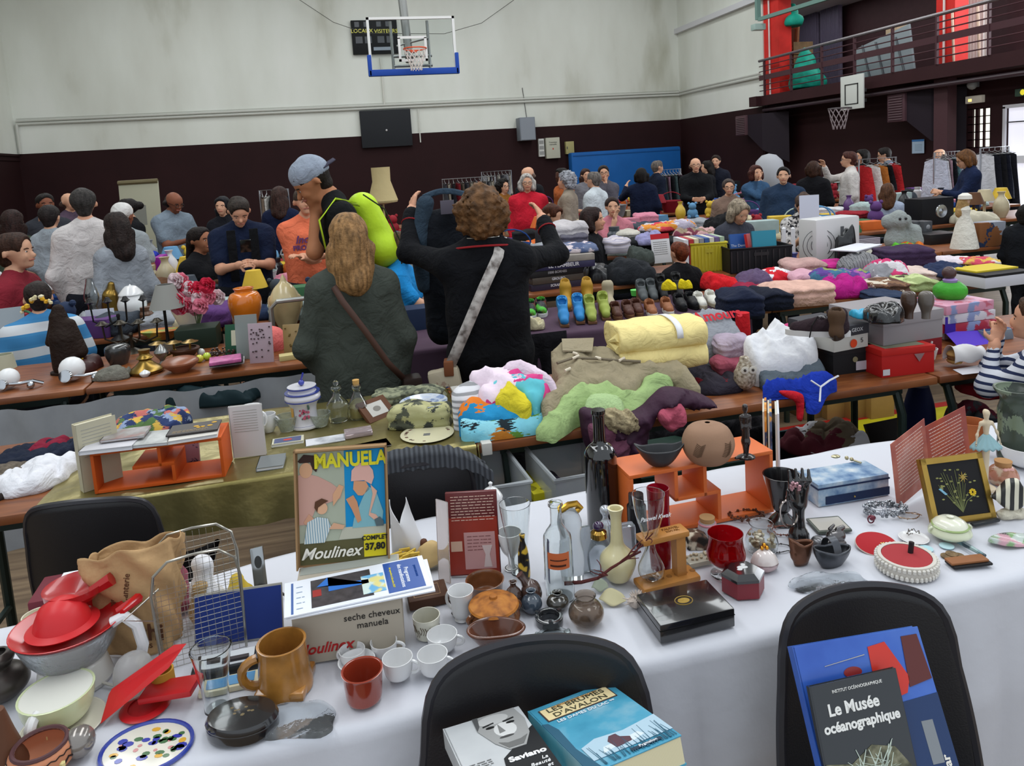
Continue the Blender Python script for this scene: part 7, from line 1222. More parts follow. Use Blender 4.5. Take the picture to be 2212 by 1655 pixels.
e,r_,h,C=pot('toy_planter','round green leafy toy with a brown bobble head','toy',2052,648,606,66,[(.8,0),(1,.3),(.95,.7),(.6,1)],M('#3f9a2e',.5,var=.15,bump=.6,bs=30),t=None,parts=True,z=.935);b=B();b.ball((-.005,0,h+.045),.032,16);b.out('brown_head',M('#4a3433',.35),e);b=B();b.lathe([(.03,h),(.033,h+.012),(.02,h+.02)],18);b.out('purple_collar',M('#a085c0',.6),e)
e,w,h=bxt('plastic_tray','pale grey blue plastic tray on the right of the purple sheet','tray',(2128,740),(2190,732),.12,700,M('#7f8c9a',.3,trans=.2),h=.05);b=B();b.box(-w*.45,w*.45,.01,.11,.05,.0515);b.out('blue_inside',M('#2b4a78'),e,False)
def bin_(lab,p1,p2,dep,top,z,mat,content=None,h=None):
 m,wd,rz=fr2(p1,p2,z);h=h or slen(m,(0,0,1),top);e=empty('storage_bin',m,rz,label=lab,cat='bin');t=.004;b=B();q=.94
 for x0,x1,y0,y1 in((-wd/2,wd/2,0,t),(-wd/2,wd/2,dep-t,dep),(-wd/2,-wd/2+t,0,dep),(wd/2-t,wd/2,0,dep)):b.box(x0,x1,y0,y1,0,h)
 b.box(-wd/2,wd/2,0,dep,0,t);b.out('walls',mat,e,False);b=B();b.tube([(-wd/2,0,h),(wd/2,0,h),(wd/2,dep,h),(-wd/2,dep,h)],.009,6,closed=True);b.out('rim',mat,e);return e,wd,h,m,rz
tb=M('#b9bec2',.4,alpha=.5)
for a,lab,cc,sd in((((1015,1064),(1146,1040),.30,975,(.68,.38)),'translucent plastic bin beside the gold cloth with papers inside',['#7c5a62','#2c2f45','#b0a24a','#8b8f98'],1),(((1200,1040),(1335,1014),.33,958,(.68,.38)),'translucent plastic bin behind the wine bottle with dark clothes',['#26222b','#332c3a','#1c1a20'],2)):
 e,wd,h,m,rz=bin_(lab,a[0],a[1],a[2],a[3],a[4],tb,h=.30)
 garment('clothes_in_bin','things lying inside the '+lab.split(' with ')[0],'clothes',m+np.array([math.cos(rz)*0-math.sin(rz)*a[2]/2,math.cos(rz)*a[2]/2,.01]),wd*.9,a[2]*.9,h*.85,M(cc[0],.9,kind='patch',cols=cc,sc=9),'heap',rz,sd)
 e2=empty('carton_box',(m[0],m[1]+a[2]/2,0),rz,label='carton standing under the '+' '.join(lab.split()[:3])+(' beside the gold cloth' if sd==1 else ' behind the wine bottle'),cat='carton');b=B();b.box(-wd/2,wd/2,-a[2]/2,a[2]/2,0,.375,r=.003);b.out('carton',M('#8f8a2c' if sd==1 else '#45443f',.8),e2)
bxt('yellow_carton','bright yellow carton between the two plastic bins','carton',(1152,1062),(1192,1054),.2,1010,M('#c9bd22',.7,kind='stripez',cols=['#c9bd22','#cfc42c','#8f861a'],sc=8),z=(.6,.42),h=.17).__class__
e2=bxt('dark_carton','dark green storage crate under the brown table','crate',(1392,1190),(1640,1140),.4,960,M('#1f3a30',.6),z=0,h=.33)
bin_('dark teal bin full of clothes under the brown table',(1660,1090),(1890,1048),.38,985,.12,M('#1c3a40',.5),h=.16);garment('clothes_heap','white and brown clothes heaped in the dark teal bin','clothes',T(1810,985,.3)+np.array([0,.1,0]),.36,.26,.14,M('#8f8478',.9,kind='patch',cols=['#cfcfd4','#5f2530','#6f6250','#4a3f38'],sc=6),'heap',0,61);garment('black_clothes','black clothes and bags behind the albums under the table','clothes',T(1600,985,.25)+np.array([0,.25,0]),.6,.3,.2,FAB('#1f1e22'),'heap',0,62)
for k,(px,c)in enumerate(((1765,'#8a6d45'),(1815,'#a3824f'),(1865,'#9c7b4a'),(1910,'#a8854f'))):bxt('cardboard_box',('leftmost','second','third','rightmost')[k]+' brown cardboard box standing on the floor beyond the brown table','carton',(px-28,908),(px+22,900),.35,840,M(c,.8,var=.08),z=0,r=.004)
b=B();b.box(1.8,3.75,3.30,3.86,.001,.004);b.out('yellow_floor_mark',M('#b5ab1f',.5,var=.1),label='bright yellow painted area on the floor under the tables',cat='floor marking');b=B();b.box(1.8,3.75,3.862,3.93,.001,.004);b.out('red_floor_line',M('#a8261f',.5),label='red painted line along the yellow floor area',cat='floor marking')
lean_panel('wooden_board','black framed board leaning under the table right of the teal bin','board',(1900,1010),(2010,985),905,.02,25,z=.1,mat=M('#1e1a18',.5));pot('blue_bag','dark blue round bag standing under the table joint','bag',1985,1010,828,62,[(.7,0),(1,.3),(1,.7),(.6,1)],M('#141f4a',.6),t=None,z=.15);gar('patterned_bag','grey patterned tote bag with dark red dots under the right table','bag',2045,2170,985,850,M('#3a3c40',.8,kind='patch',cols=['#303236','#4a4c50','#3a3c40','#5a1c2c'],sc=12),'heap',dep=.2,z=.25,seed=63)
gar('red_cloth_bag','red cloth under the table beside the striped child','cloth',2080,2180,860,822,FAB('#8f1f2a'),'flat',dep=.2,z=.62,seed=64);b=B();b.grid(lambda u,v:(-1.9+1.85*u,3.9+.02*math.sin(u*50)+.03*math.sin(u*17),.70*v),70,6);o=b.out('hanging_sheet',M('#8f9296',.6,var=.1),label='pale grey sheet hanging under the third row at the left',cat='sheet',ang=0)
gar('green_bag','dark teal bag with a pale edge hanging under the third row','bag',350,560,880,820,M('#12262b',.7),'heap',dep=.15,z=.6,seed=66);gar('black_bags','black bags on the floor behind the gold table','bags',420,900,905,840,M('#17161a',.8,var=.2),'heap',dep=.4,z=.35,seed=67)
def P3(px,bot,z=.75):return T(px,bot,z)
BRASS=M('#8a6f35',.3,metal=.9,var=.2);IRON=M('#1b1a1a',.4,metal=.5)
for px,w,lab in((22,44,'chrome wall spotlight with a white globe at the far left'),(160,52,'chrome double spotlight with a white globe beside the dark statue')):
 P=T(px,845 if px<99 else 828);C=P+away(P)*.05;m=mpp(C)*w/2;e=empty('spotlight',C,YAW,label=lab,cat='lamp');b=B();b.ball((0,0,m+.004),m,18);b.out('globe',M('#dedede',.35),e);b=B();b.lathe([(m*.55,0),(m*.5,.01),(m*.2,.012),(0,.012)],18,mat=Matrix.Translation((0,-m,m*.7))@Matrix.Rotation(R(80),4,'X'));b.tube([(0,-m*.8,m*.7),(.07,-.02,.03),(.12,.0,.035),(.15,.03,.012)],.009,8);b.ball((.12,-.02,.018),.018,10);b.out('chrome_arm',M('#b9bcc0',.1,metal=1),e)
pot('lampshade','ribbed cream lampshade at the left edge of the third row','lampshade',12,800,762,44,[(1,0),(.8,1)],M('#b0b09a',.8),t=.05);lean_panel('mirror','frameless mirror leaning at the left edge of the third row','mirror',(-60,790),(62,772),668,.01,18,mat=M('#8b9296',.15,metal=.7))
statuette('dark_statue','dark brown carved figure hung with a yellow flower garland','statue',150,805,655,.75,M('#241812',.7,var=.3,bump=.8,bs=60),[((0,0,.12),(0,0,.5),.2,.2),((0,0,.5),(-.05,0,.8),.18,.12),((-.04,0,.85),(-.04,0,.92),.09,.08),((.1,0,.7),(.2,0,.3),.08,.1),((-.12,0,.7),(-.22,0,.45),.07,.06)],.25)
P=T(150,800);b=B();r=random.Random(4)
for a,c in(((-.14,-.1,.34),(-.05,-.12,.42)),((-.05,-.12,.42),(.03,-.12,.38)),((.03,-.12,.38),(.12,-.12,.16)),((.12,-.12,.16),(.15,-.12,.06))):
 for k in range(7):t=k/7;b.ball(tuple(a[i]+(c[i]-a[i])*t+r.uniform(-.008,.008)for i in range(3)),r.uniform(.009,.016),7)
b.out('flower_garland',M('#c9a53c',.7,kind='patch',cols=['#cf9f28','#cfc49a','#d6a832','#d8d0b0'],sc=30),loc=P+away(P)*.1,rz=YAW,label='yellow and cream flower garland hanging on the dark figure',cat='garland')
gar('brown_purse','dark red brown leather purse beside the dark figure','purse',150,215,806,762,M('#3a1a18',.45),'heap',dep=.2,seed=70)
def candela(lab,px,bot,top,arms,spread,mat,z=.75,cup=.02):
 P=T(px,bot,z);C=P+away(P)*.05;H=hgt(C,px,top);e=empty('candelabra',C,YAW,label=lab,cat='candelabra');b=B();b.lathe([(.06,0),(.05,.01),(.012,.03),(.009,H*.5),(.012,H*.55),(.008,H*.6)],16);b.out('stem',mat,e)
 for k in range(arms):
  x=spread*(2*k/(arms-1)-1);b=B();b.tube([(0,0,H*.45),(x*.5,0,H*.30),(x*.95,0,H*.45),(x,0,H*.85)],.006,6);b.lathe([(cup*.3,H*.85),(cup*1.5,H*.9),(cup,H*.93),(cup*.5,H)],12,c=(x,0,0));b.out('arm',mat,e)
candela('black wrought iron candelabra behind the glass oil lamp',262,735,640,4,.17,IRON);candela('tall dark candelabra with brass drip trays',288,765,690,4,.16,M('#3a352c',.35,metal=.7),cup=.026);candela('low brass candle holder with brown dishes',380,785,735,3,.09,BRASS,cup=.03)
def lp(nm,lab,cat,px,bot,top,w,o,mat,t=.1,**k):return pot(nm,lab,cat,px,bot,top,w,o,mat,t=t,**k)
lp('brass_oil_lamp','brass oil lamp base standing at the table edge','lamp',318,812,752,70,[(.9,0),(1,.15),(.6,.35),(.35,.55),(.5,.65),(.3,.8),(.35,1)],BRASS,None);lp('round_clock','small black and white round clock on the third row','clock',258,790,742,50,[(.7,0),(1,.5),(.9,.9),(0,1)],GLO('#2c2c2c'),None)
lp('shell_dish','translucent brown shell dish at the table edge','dish',392,806,770,76,[(.4,0),(1,.6),(.7,.9),(0,1)],M('#9a5f44',.3,trans=.3,var=.3),None);lp('brown_dish','dark brown wooden dish behind the shell dish','dish',402,778,745,60,[(.4,0),(1,.8),(.9,1)],M('#4a2f22',.5),.1);lp('sea_shells','white sea shell at the foot of the brass oil lamp','shell',314,815,798,22,[(.6,0),(1,.5),(0,1)],POR,None)
gar('lace_mat','grey knotted mat at the left end of the second table of the third row','mat',202,285,822,786,M('#6d6b62',.9,var=.3,bump=1,bs=60),'heap',dep=.12,seed=71)
lp('teapot','white round lidded tureen behind the black candelabra','tureen',291,700,612,58,[(.5,0),(.9,.3),(1,.5),(.8,.7),(.85,.75),(.4,.93),(.1,.96),(0,1)],POR,None,z=.75)
lp('glass_oil_lamp','clear glass oil lamp chimney left of the brass figure','lamp',206,705,600,34,[(.7,0),(1,.2),(.5,.4),(.9,.6),(.5,.9),(.4,1)],GLS('#dfe3e2'),.08);statuette('brass_figure','small brass statue beside the white tureen','statue',243,690,606,.75,BRASS,[((0,0,.1),(0,0,.6),.2,.2),((.05,0,.7),(.08,0,.9),.12,.08)],.25)
LS=lp('lampshade','','',362,670,612,72,[(1,0),(.5,1)],M('#8d8d88',.8),.04,z=.98,sm=False)[0];adopt(LS,lp('table_lamp','small lamp with a grey pleated shade left of the pink flowers','lamp',364,745,668,20,[(1,0),(.4,.1),(.3,.9),(.4,1)],IRON,None)[0])
lp('shell_vase','white fan shaped shell vase under the pink flowers','vase',412,722,655,78,[(.4,0),(.5,.2),(.9,.8),(1,1)],GLO('#c5c0b4'),.08,sy=.4)
P=T(438,750);C=P+away(P)*.22;zf=PY(440,632,C[1])[2];e=empty('flower_bouquet',C,YAW,label='large bouquet of pink, red and white paper flowers',cat='flowers');r=random.Random(12);zf-=C[2]
for nm,c,n in(('red_flowers','#c22540',6),('pink_flowers','#dd7f93',8),('white_flowers','#d9c3c6',6)):
 b=B()
 for k in range(n):
  cx,cy,cz=r.uniform(-.13,.13),r.uniform(-.08,.06),zf+r.uniform(-.10,.09);
  for q in range(3):rr=.022+.014*q;b.grid(lambda u,v:(cx+math.cos(6.2832*u)*rr*(.3+.7*v),cy-.02+.012*q-.02*v+.006*math.sin(30*u),cz+math.sin(6.2832*u)*rr*(.3+.7*v)+.004*math.sin(44*u)),31,3)
 o=b.out(nm,M(c,.8,var=.15),e,ang=0);solid(o,.002)
b=B();[b.tube([(r.uniform(-.02,.02),0,.1),(r.uniform(-.08,.08),0,zf-.04)],.003,5)for k in range(8)];b.out('stems',M('#4c5a3a'),e)
lp('orange_vase','glossy orange ceramic vase','vase',536,718,618,70,[(.45,0),(.75,.3),(1,.65),(.85,.86),(.55,.92),(.62,1)],GLO('#d4741c'),.1)
e,r_,h,C=lp('soup_tureen','cream tureen with brown leaf relief and a knob lid','tureen',622,712,590,68,[(.5,0),(.9,.3),(1,.5),(.9,.6),(.6,.75),(.25,.85),(.15,.92),(0,1)],GLO('#c0ae82',var=.15),None,parts=True);[handle(e,r_*.85,h*.35,h*.6,.02,s,.007,GLO('#c0ae82',var=.15))for s in(0,180)]
e,wd,ln=lean_panel('photo_frame','dark green photo frame with a small cream mount','frame',(487,768),(536,764),700,.012,15,mat=M('#1f4a35',.5));art(e,'cream_mount',M('#b9b6a0'),rect(-wd*.22,ln*.3,wd*.22,ln*.8),.001)
for a in((540,592,786,698,'#b9a3ad','clear card of small earrings','#4f4346',30,.2),(614,668,768,700,'#9c8254','gold framed display of brass ornaments','#6b5a30',18,.0),(512,560,778,680,'#aab2b0','clear plastic stand behind the green frame','#8e9694',0,.6)):
 e,wd,ln=lean_panel('jewellery_card',a[5]+' on the third row','display card',(a[0],a[2]),(a[1],a[2]-4),a[3],.008,8,mat=M(a[4],.3,trans=a[8]));r=random.Random(a[7]);b=B();[b.ball((r.uniform(-.4,.4)*wd,r.uniform(.1,.9)*ln,.003),.005,6)for k in range(a[7])]
 if a[7]:b.out('trinkets',M(a[6],.25,metal=.7),e)
lp('pink_cushion','round salmon pink cushion behind the earring card','cushion',583,762,702,72,[(.85,0),(1,.4),(.75,.8),(0,1)],FAB('#d9706c'),None,sm=True);bxt('long_box','long cream box with faint lettering at the table edge','box',(604,782),(676,772),.07,758,M('#c0b27a',.5),h=.028)
for k,c in enumerate(('#b9b7b8','#35333a','#b25a8c')):bxt('book',('pale paperback, lowest of the small pile','black and white paperback, middle of the small pile','pink and black paperback on top of the small pile')[k]+' by the earring card','book',(452,796-2*k),(528-3*k,786-2*k),.13,780,M(c,.4,var=.3,vs=40),z=.75+.02*k,h=.018)
for k,(px,c)in enumerate(((432,'#c9c23a'),(448,'#b7cc3c'),(436,'#d0d0c8'))):P=T(px,785-5*k);b=B();b.ball((0,0,.022),.022,12);b.out('glass_ball',M(c,.12,coat=.8),loc=P+away(P)*(.02+.05*(k==2)),label=('yellow','lime green','white')[k]+' shiny ball left of the small pile of books',cat='ball')
bxt('paper_sign','white paper sign with handwriting behind the candelabra','sign',(190,722),(252,716),.004,668,M('#c9ccd6',.8),z=.75);lp('fruit_dish','wooden dish of orange and yellow fruit on the third row','dish',350,735,700,92,[(.5,0),(1,.8)],M('#a8602c',.6,kind='patch',cols=['#b5682e','#c99a3c','#8f9a4c','#a8602c'],sc=16),None,sy=.6);bxt('suitcase','small dark green case behind the brass dishes','case',(380,760),(470,750),.2,712,M('#1c2a20',.5))
chainh('bead_tangle','tangle of dark beads left of the green frame','beads',480,768,60,M('#3a2a26',.3),50,9,.008,hh=.03);lp('metal_ornament','small steel bird ornament between the candelabras','ornament',352,790,742,30,[(.7,0),(.3,.2),(1,.6),(0,1)],M('#8a8a88',.25,metal=.8),None);b=B();b.tube([(0,0,0),(0,.0,.36),(.04,0,.40),(.36,0,.41),(.40,0,.37),(.4,0,0)],.015,8);b.out('chair_frame',M('#a0a19c',.35,metal=.7),loc=T(562,800)*np.array([1,1,0])+np.array([0,.9,.55]),rz=R(-6),label='grey tubular chair back beyond the earring cards',cat='chair')
ZS=.757;SH={}
def sh(nm,lab,px,bot,col,L=.24,heel=0,boot=0,rz=0,sole='#6a4a34',var=.0,**k):
 P=T(px,bot,ZS)+np.array([0,L*.45,0]);return shoe(lab,P,YAW+R(rz),L,M(col,.5,var=var)if isinstance(col,str)else col,sole,name=nm,heel=heel,boot=boot,h=.06 if not boot else.08,open_=not boot,**k)
for px,bot,side in((1230,707,'left'),(1264,700,'right')):sh('wedge_sandal',side+' bright blue peep toe wedge sandal, nearest the dark drape',px,bot,'#2f80bd',heel=.07)
for px,bot,side in((1290,700,'left'),(1320,692,'right')):sh('wedge_sandal',side+' lime green peep toe wedge shoe',px,bot,'#94a04a',heel=.06)
for px,bot,side in((1236,672,'left'),(1284,668,'right')):sh('ankle_boot',side+' mustard yellow ankle boot behind the bright sandals',px,bot,'#a8802a',boot=.05,heel=.03)
for px,bot,side in((1158,690,'left'),(1182,685,'right')):sh('trainer',side+' black and green trainer behind the dark drape',px,bot,M('#1e2422',.5,kind='patch',cols=['#1c1f20','#23262a','#4fb03a','#5c1a20'],sc=22),L=.28,sole='#c9c9c9')
sh('canvas_shoe','beige high canvas shoe behind the lime shoes',1330,668,'#a59a80',boot=.05,sole='#c9c2ae')
for k,px in enumerate((1346,1372,1392)):sh('brown_sandal',('left','middle','right')[k]+' dark brown strappy sandal of the brown group',px,692-4*k,'#4a2a20',L=.23,var=.2)
for k,px in enumerate((1422,1458)):sh('tan_sandal',('left','right')[k]+' tan crossed strap sandal with a white sole',px,686-5*k,'#8a5636',L=.22,sole='#d3cfc6')
for k,px in enumerate((1487,1512)):sh('black_shoe',('left','right')[k]+' shiny black buckle shoe',px,672-4*k,'#17171a',L=.23,sole='#121212')
for k,px in enumerate((1446,1480)):SHE=sh('strappy_heel',('left','right')[k]+' black heel with a bright yellow ankle strap',px,652-4*k,'#1b1b1c',L=.23,heel=.08,sole='#1b1b1c');adopt(gar('strap','','',px-15,px+15,628-3*k,600-2*k,FAB('#d6bf1e'),'heap',dep=.05,z=.85,seed=80+k),SHE)
for k,px in enumerate((1530,1556)):sh('white_shoe',('left','right')[k]+' white strap shoe at the right end of the shoes',px,668-4*k,'#cfcdc4',L=.22,sole='#a89e88')
for k,px in enumerate((1402,1424)):sh('grey_pump',('left','right')[k]+' glittery grey pump behind the tan sandals',px,655-2*k,'#4d5153',L=.23,heel=.05)
lp('green_tub','small pot with a bright green lid behind the shoes','tub',1373,640,624,22,[(.8,0),(1,1)],M('#5fce5a',.4),None,z=ZS,sm=False)
b=B();b.grid(lambda u,v:(.93+.26*u,3.915-.06*math.sin(u*9)**2*v-.04*v,.77-.72*v),40,14);o=b.out('dark_drape',FAB('#131216'),label='black drape hanging at the left front of the shoe table',cat='cloth',ang=0);solid(o,.004)
gar('cream_scarf','cream knotted scarf hanging beside the woman in black','scarf',1128,1176,714,672,FAB('#c4bb9a'),'heap',dep=.1,z=.76,seed=84)
gar('navy_box','dark box with a white label under the third row','box',850,1000,765,700,M('#151a2c',.6),'fold',dep=.3,z=.4,seed=85)
pot('blue_tube','upright bright blue cardboard tube right of the woman in black','tube',1133,680,572,22,[(1,0),(1,1)],M('#1f7fc4',.5),t=.1,sm=False)
for k,(px,c,c2,lab)in enumerate(((868,'#6b6152','#d8a21e','brown glass canister with a yellow clip lid'),(900,'#3f4247','#8a2a30','dark glass canister with a dark red lid'))):
 e,r_,h,C=lp('canister',lab,'canister',px,662,604,36,[(.95,0),(1,.5),(1,1)],M(c,.2,coat=.4,var=.2),None,parts=True,z=.75);b=B();b.lathe([(r_*1.05,h),(r_*1.05,h+.02),(0,h+.02)],20);b.out('lid',M(c2,.5),e)
PATC=lambda*c,s=9:M(c[0],.9,bump=.3,sheen=.15,kind='patch',cols=list(c),sc=s)
for i,a in enumerate(((1520,1592,632,595,FAB('#c01a22'),'heap','bright red fluffy jumper next to the white strap shoes'),(1555,1640,690,640,FAB('#1c2236'),'fold','folded navy jeans under the striped gloves'),(1566,1632,652,630,PATC('#c2455c','#c9a04a','#5f9a86',s=25),'fold','striped rainbow gloves on the navy jeans'),(1628,1702,670,632,FAB('#1a1e2c'),'fold','navy jeans with a waistband beside the peach trousers'),(1645,1790,662,622,FAB('#cda596'),'fold','pale peach trousers in the clothes row'),(1756,1868,645,602,FAB('#a81c78'),'heap','magenta jumper in front of the purple striped knit'),(1590,1665,622,590,FAB('#5a4a66'),'heap','mauve and grey knit between red tops'),(1626,1720,612,585,PATC('#c21f2c','#d8d8dc','#c8323e'),'heap','red and white sports top in the clothes row'),(1580,1650,640,612,FAB('#8a1f3c'),'heap','crimson top above the rainbow gloves'),(1690,1775,590,566,FAB('#b3918c'),'fold','dusty rose cardigan at the back of the clothes row'),(1750,1880,618,582,PATC('#5a3f86','#8a9a5a','#3f6a86','#a05a9a',s=14),'heap','purple and green striped knit'),(1700,1770,615,592,FAB('#c79aa8'),'fold','pale pink sleeve cloth left of the purple knit'),(1772,1830,582,566,FAB('#c02f86'),'fold','hot pink top at the back of the clothes row'),(1812,1898,590,555,M('#7d7d7e',.9,bump=.3,kind='plaid',cols=['#5f5f61','#909093','#77777a'],sc=16),'heap','grey checked shirt behind the purple knit'),(1870,1960,615,572,PATC('#c9c4c8','#8a8a90','#c03a6a',s=12),'heap','pale grey and pink cloth with a soft toy leg'),(1895,2005,580,545,FAB('#3a2a44'),'fold','dark purple folded stack under the pink blanket'),(1915,2000,560,540,FAB('#cf7f98'),'fold','pink blanket laid on the dark purple stack'),(1920,2012,610,586,FAB('#cdb9b0'),'fold','cream pink folded cardigan above the green shirt'),(1940,2008,630,604,PATC('#93a06c','#b8c48c','#a7b27c'),'fold','lime green checked shirt'),(1870,1945,640,612,PATC('#7a5a44','#c9bfae','#5a4034',s=16),'fold','brown and cream striped knit stack'),(1868,1945,655,632,FAB('#27344c'),'fold','blue jeans under the brown striped knits'),(1920,1985,628,600,FAB('#4a4038'),'heap','taupe crumpled top between the knits'),(2002,2080,572,554,FAB('#cfc5cc'),'heap','white and pink top right of the pink blanket'),(2005,2075,600,572,FAB('#28324e'),'heap','denim cloth behind the green toy'),(2070,2150,572,556,PATC('#c9a54a','#c0455a','#d8d0c4',s=14),'heap','yellow and red baby clothes at the right'))):
 gar('folded_clothes',a[6],'clothes',a[0],a[1],a[2],a[3],a[4],a[5],dep=.3,seed=100+i,n=44,hs=1.5,z=.75 if a[2]>600 else.78)
e,w,h=bxt('open_box','white box with a black edge and yellow lid at the right edge','box',(2128,625),(2230,612),.3,588,M('#c4c4cc',.6),h=.07);b=B();b.box(-w/2,w/2,0,.3,.07,.085);b.out('black_edge',M('#1e1e20'),e,False);b=B();b.box(-w*.4,w*.5,.1,.3,.085,.095);b.out('yellow_lid',M('#c9b22c'),e,False)
for k,(c,tx,lab)in enumerate((('#2c2336','SCRABBLE','purple board game box, lowest of the game stack'),('#4a4038','GROUPO','brown board game box second from the bottom of the game stack'),('#1f1c1e','1000 BORNES','black board game box third in the game stack'),('#2a2644','LE FLAMBEUR','navy game box with big white title near the top of the stack'),('#8a8279','','pale board game box topmost in the game stack'))):
 e,w,h=bxt('board_game',lab,'board game',(1148+4*(k%2),631),(1288 if k>2 else 1262,617),.28,600,M(c,.45,var=.2),z=(.75,.75+.05*k),h=.049)
 if tx:text(tx,.04 if k==3 else.026,M('#c9c4c8'),e,(0,-.002,.03),(R(90),0,0),off=.0008)
zG=1.0
for i,a in enumerate(((1148,1290,548,520,PATC('#5f6a86','#8a8aa0','#c5b8bc','#4a5676',s=16),'heap','folded denim and striped baby clothes on the game stack',zG),(1180,1268,522,478,FAB('#b3aeb0'),'fold','thick rolled pale grey blanket above the baby clothes',zG+.04),(1210,1268,530,502,FAB('#55535e'),'fold','dark grey rolled blanket under the pale one',zG+.02),(1296,1360,548,512,M('#a9a4ae',.9,kind='stripez',cols=['#b9b4be','#8a86a0','#c4bcc0'],sc=14),'fold','stack of striped folded shirts left of the leaflet',1.0),(1326,1380,516,496,FAB('#b5b0a6'),'fold','white woolly fold on the striped shirts',1.06),(1262,1340,612,560,M('#1c1c20',.4,coat=.3),'heap','black leather bag heap right of the game stack',.75),(1305,1420,615,550,FAB('#24262a'),'heap','heap of black and dark grey coats',.75),(1358,1412,575,522,FAB('#3c423e'),'heap','dark olive scarf on the black coats',.9),(1372,1432,530,492,FAB('#8c8ab0'),'heap','lilac crumpled top behind the leaflet',1.0),(1385,1500,500,470,PATC('#c2bcc4','#c9404c','#d08a3a','#a8a0b0',s=11),'heap','mixed pink, orange and white clothes behind the leaflet',.98),(1455,1560,520,480,PATC('#8a7a66','#6a3040','#c49a9a',s=12),'heap','brown and pink clothes left of the black jacket',.95),(1520,1610,510,448,FAB('#141416'),'heap','black jacket heaped above the yellow crate',1.0))):gar('clothes_pile',a[6],'clothes',a[0],a[1],a[2],a[3],a[4],a[5],dep=.35,seed=140+i,n=44,z=a[7]if a[7]<.8 or a[7]>=zG and i<3 else.80+.4*(a[7]-.9))
e,wd,ln=lean_panel('leaflet','red and white printed leaflet standing beside the red haired seller','leaflet',(1412,570),(1452,566),505,.004,12,z=.75,mat=M('#c9c9cd',.5));art(e,'red_header',M('#b8242c'),rect(-wd/2,ln*.82,wd/2,ln),.001);lines_of(e,M('#777'),-wd*.4,wd*.35,ln*.72,ln*.07,7,th=.006)
def crate(lab,p1,p2,dep,top,c,slots=True):
 e,w,h,m,rz=bin_(lab,p1,p2,dep,top,.75,M(c,.5));b=B();[b.box(-w*.48+w*.96*k/10-.006,-w*.48+w*.96*k/10+.006,-.006,0,h*.05,h*.9)for k in range(11)];b.box(-w*.12,w*.12,-.007,0,h*.68,h*.82);b.out('ribs',M(c,.4,var=.2),e,False);return e,w,h,m,rz
e,w,h,m,rz=crate('yellow plastic crate full of books and films',(1494,590),(1572,584),.35,526,'#b3a52a');mk=m
for k in range(8):ee=empty('book',mk+np.array([-.16+.045*k,.17,.02]),rz,label='%s spine among the books in the yellow crate'%('white','red','cream','grey','blue','ivory','violet','pale green')[k],cat='book',group='books in the yellow crate');b=B();b.box(-.018,.018,-.14,.14,0,h+.02);b.out('cover',M(('#cfcfd2','#a8323a','#cfc6a8','#8a8a90','#3f5a94','#cdc9bb','#6a5a86','#9fb09a')[k],.5),ee,False)
e,w,h,m,rz=crate('black plastic crate with large picture books',(1578,592),(1712,582),.35,535,'#17171b')
for k,(x0,x1,top,c,lab)in enumerate(((1580,1622,505,'#1c4f96','blue hardback with white title standing in the black crate'),(1628,1680,498,'#1f7f96','teal picture book with a face standing in the black crate'),(1622,1630,505,'#b82a2c','narrow red book standing between the blue and teal books'))):
 e,wd,ln=lean_panel('book',lab,'book',(x0,570),(x1,567),top,.02,8,z=.80,mat=M(c,.4),pages='#cfc9b5')
 if k<1:text('The Dentist',.03,M('#c9d0dc'),e,(0,ln*.6,.001))
for k,px in enumerate((1694,1714)):lp('candle',('left','right')[k]+' white candle in a blue holder beside the black crate','candle',px,560,490,9,[(1,0),(1,.95),(0,1)],M('#d9d9dc',.5),None,z=.75,sm=False);lp('candle_holder',('left','right')[k]+' blue and white candle holder','candle holder',px,566,545,22,[(1,0),(.6,.5),(.9,1)],GLO('#3f58a8'),None)
e,w,h=bxt('electric_heater','white portable electric heater standing behind the clothes','heater',(1764,575),(1858,562),.2,470,M('#c9c9c9',.4),r=.02);b=B();b.box(w*.05,w*.12,-.004,0,h*.6,h*.8);b.out('switch',M('#55585c'),e,False)
b=B();[b.tube([(.13*q*math.cos(a),-.02,.16+.13*q*math.sin(a))for a in np.linspace(0,6.28,25)[:-1]],.003,4,closed=True)for q in(1,.75,.5,.25)];P=T(1768,572);b.out('fan_guard',M('#55585a',.3,metal=.8),loc=P,rz=YAW,label='round wire fan guard leaning on the white heater',cat='fan')
gar('black_bag','black plastic bag hanging on the white heater','bag',1806,1846,572,468,M('#18191c',.25,coat=.4,bump=.5,bs=20),'heap',dep=.1,seed=160);bxt('striped_box','black and white striped box with papers on it','box',(1848,562),(1902,556),.2,515,M('#a8a2ac',.6,kind='stripez',cols=['#3a3440','#b9b5bc'],sc=26));bxt('paper_stack','white papers lying on the striped box','papers',(1850,545),(1906,530),.2,520,M('#d3d3da',.7),z=.91,h=.01)
gar('cushion','flat cream cushion in front of the striped box','cushion',1862,1945,570,538,FAB('#b5b2a4'),'heap',dep=.3,seed=161)
e=empty('plush_toy',T(1968,545)+np.array([0,.1,0]),YAW,label='pair of grey plush elephants on the fourth row',cat='plush toy');blob('body',[((-.06,0,.1),(-.05,0,.2),.09,.07),((-.05,-.03,.27),(-.05,-.03,.29),.08,.07),((-.13,0,.27),(-.13,0,.25),.05,.05),((.03,0,.27),(.03,0,.25),.045,.045),((.09,0,.08),(.09,0,.16),.085,.07)],M('#8d9391',.95,bump=.8,bs=60),h=.014,wr=.004,ws=60,parent=e);b=B();[b.ball(q,.012,8)for q in((-.075,-.105,.29),(-.025,-.105,.29))];b.out('button_eyes',M('#1c1c1e',.2),e)
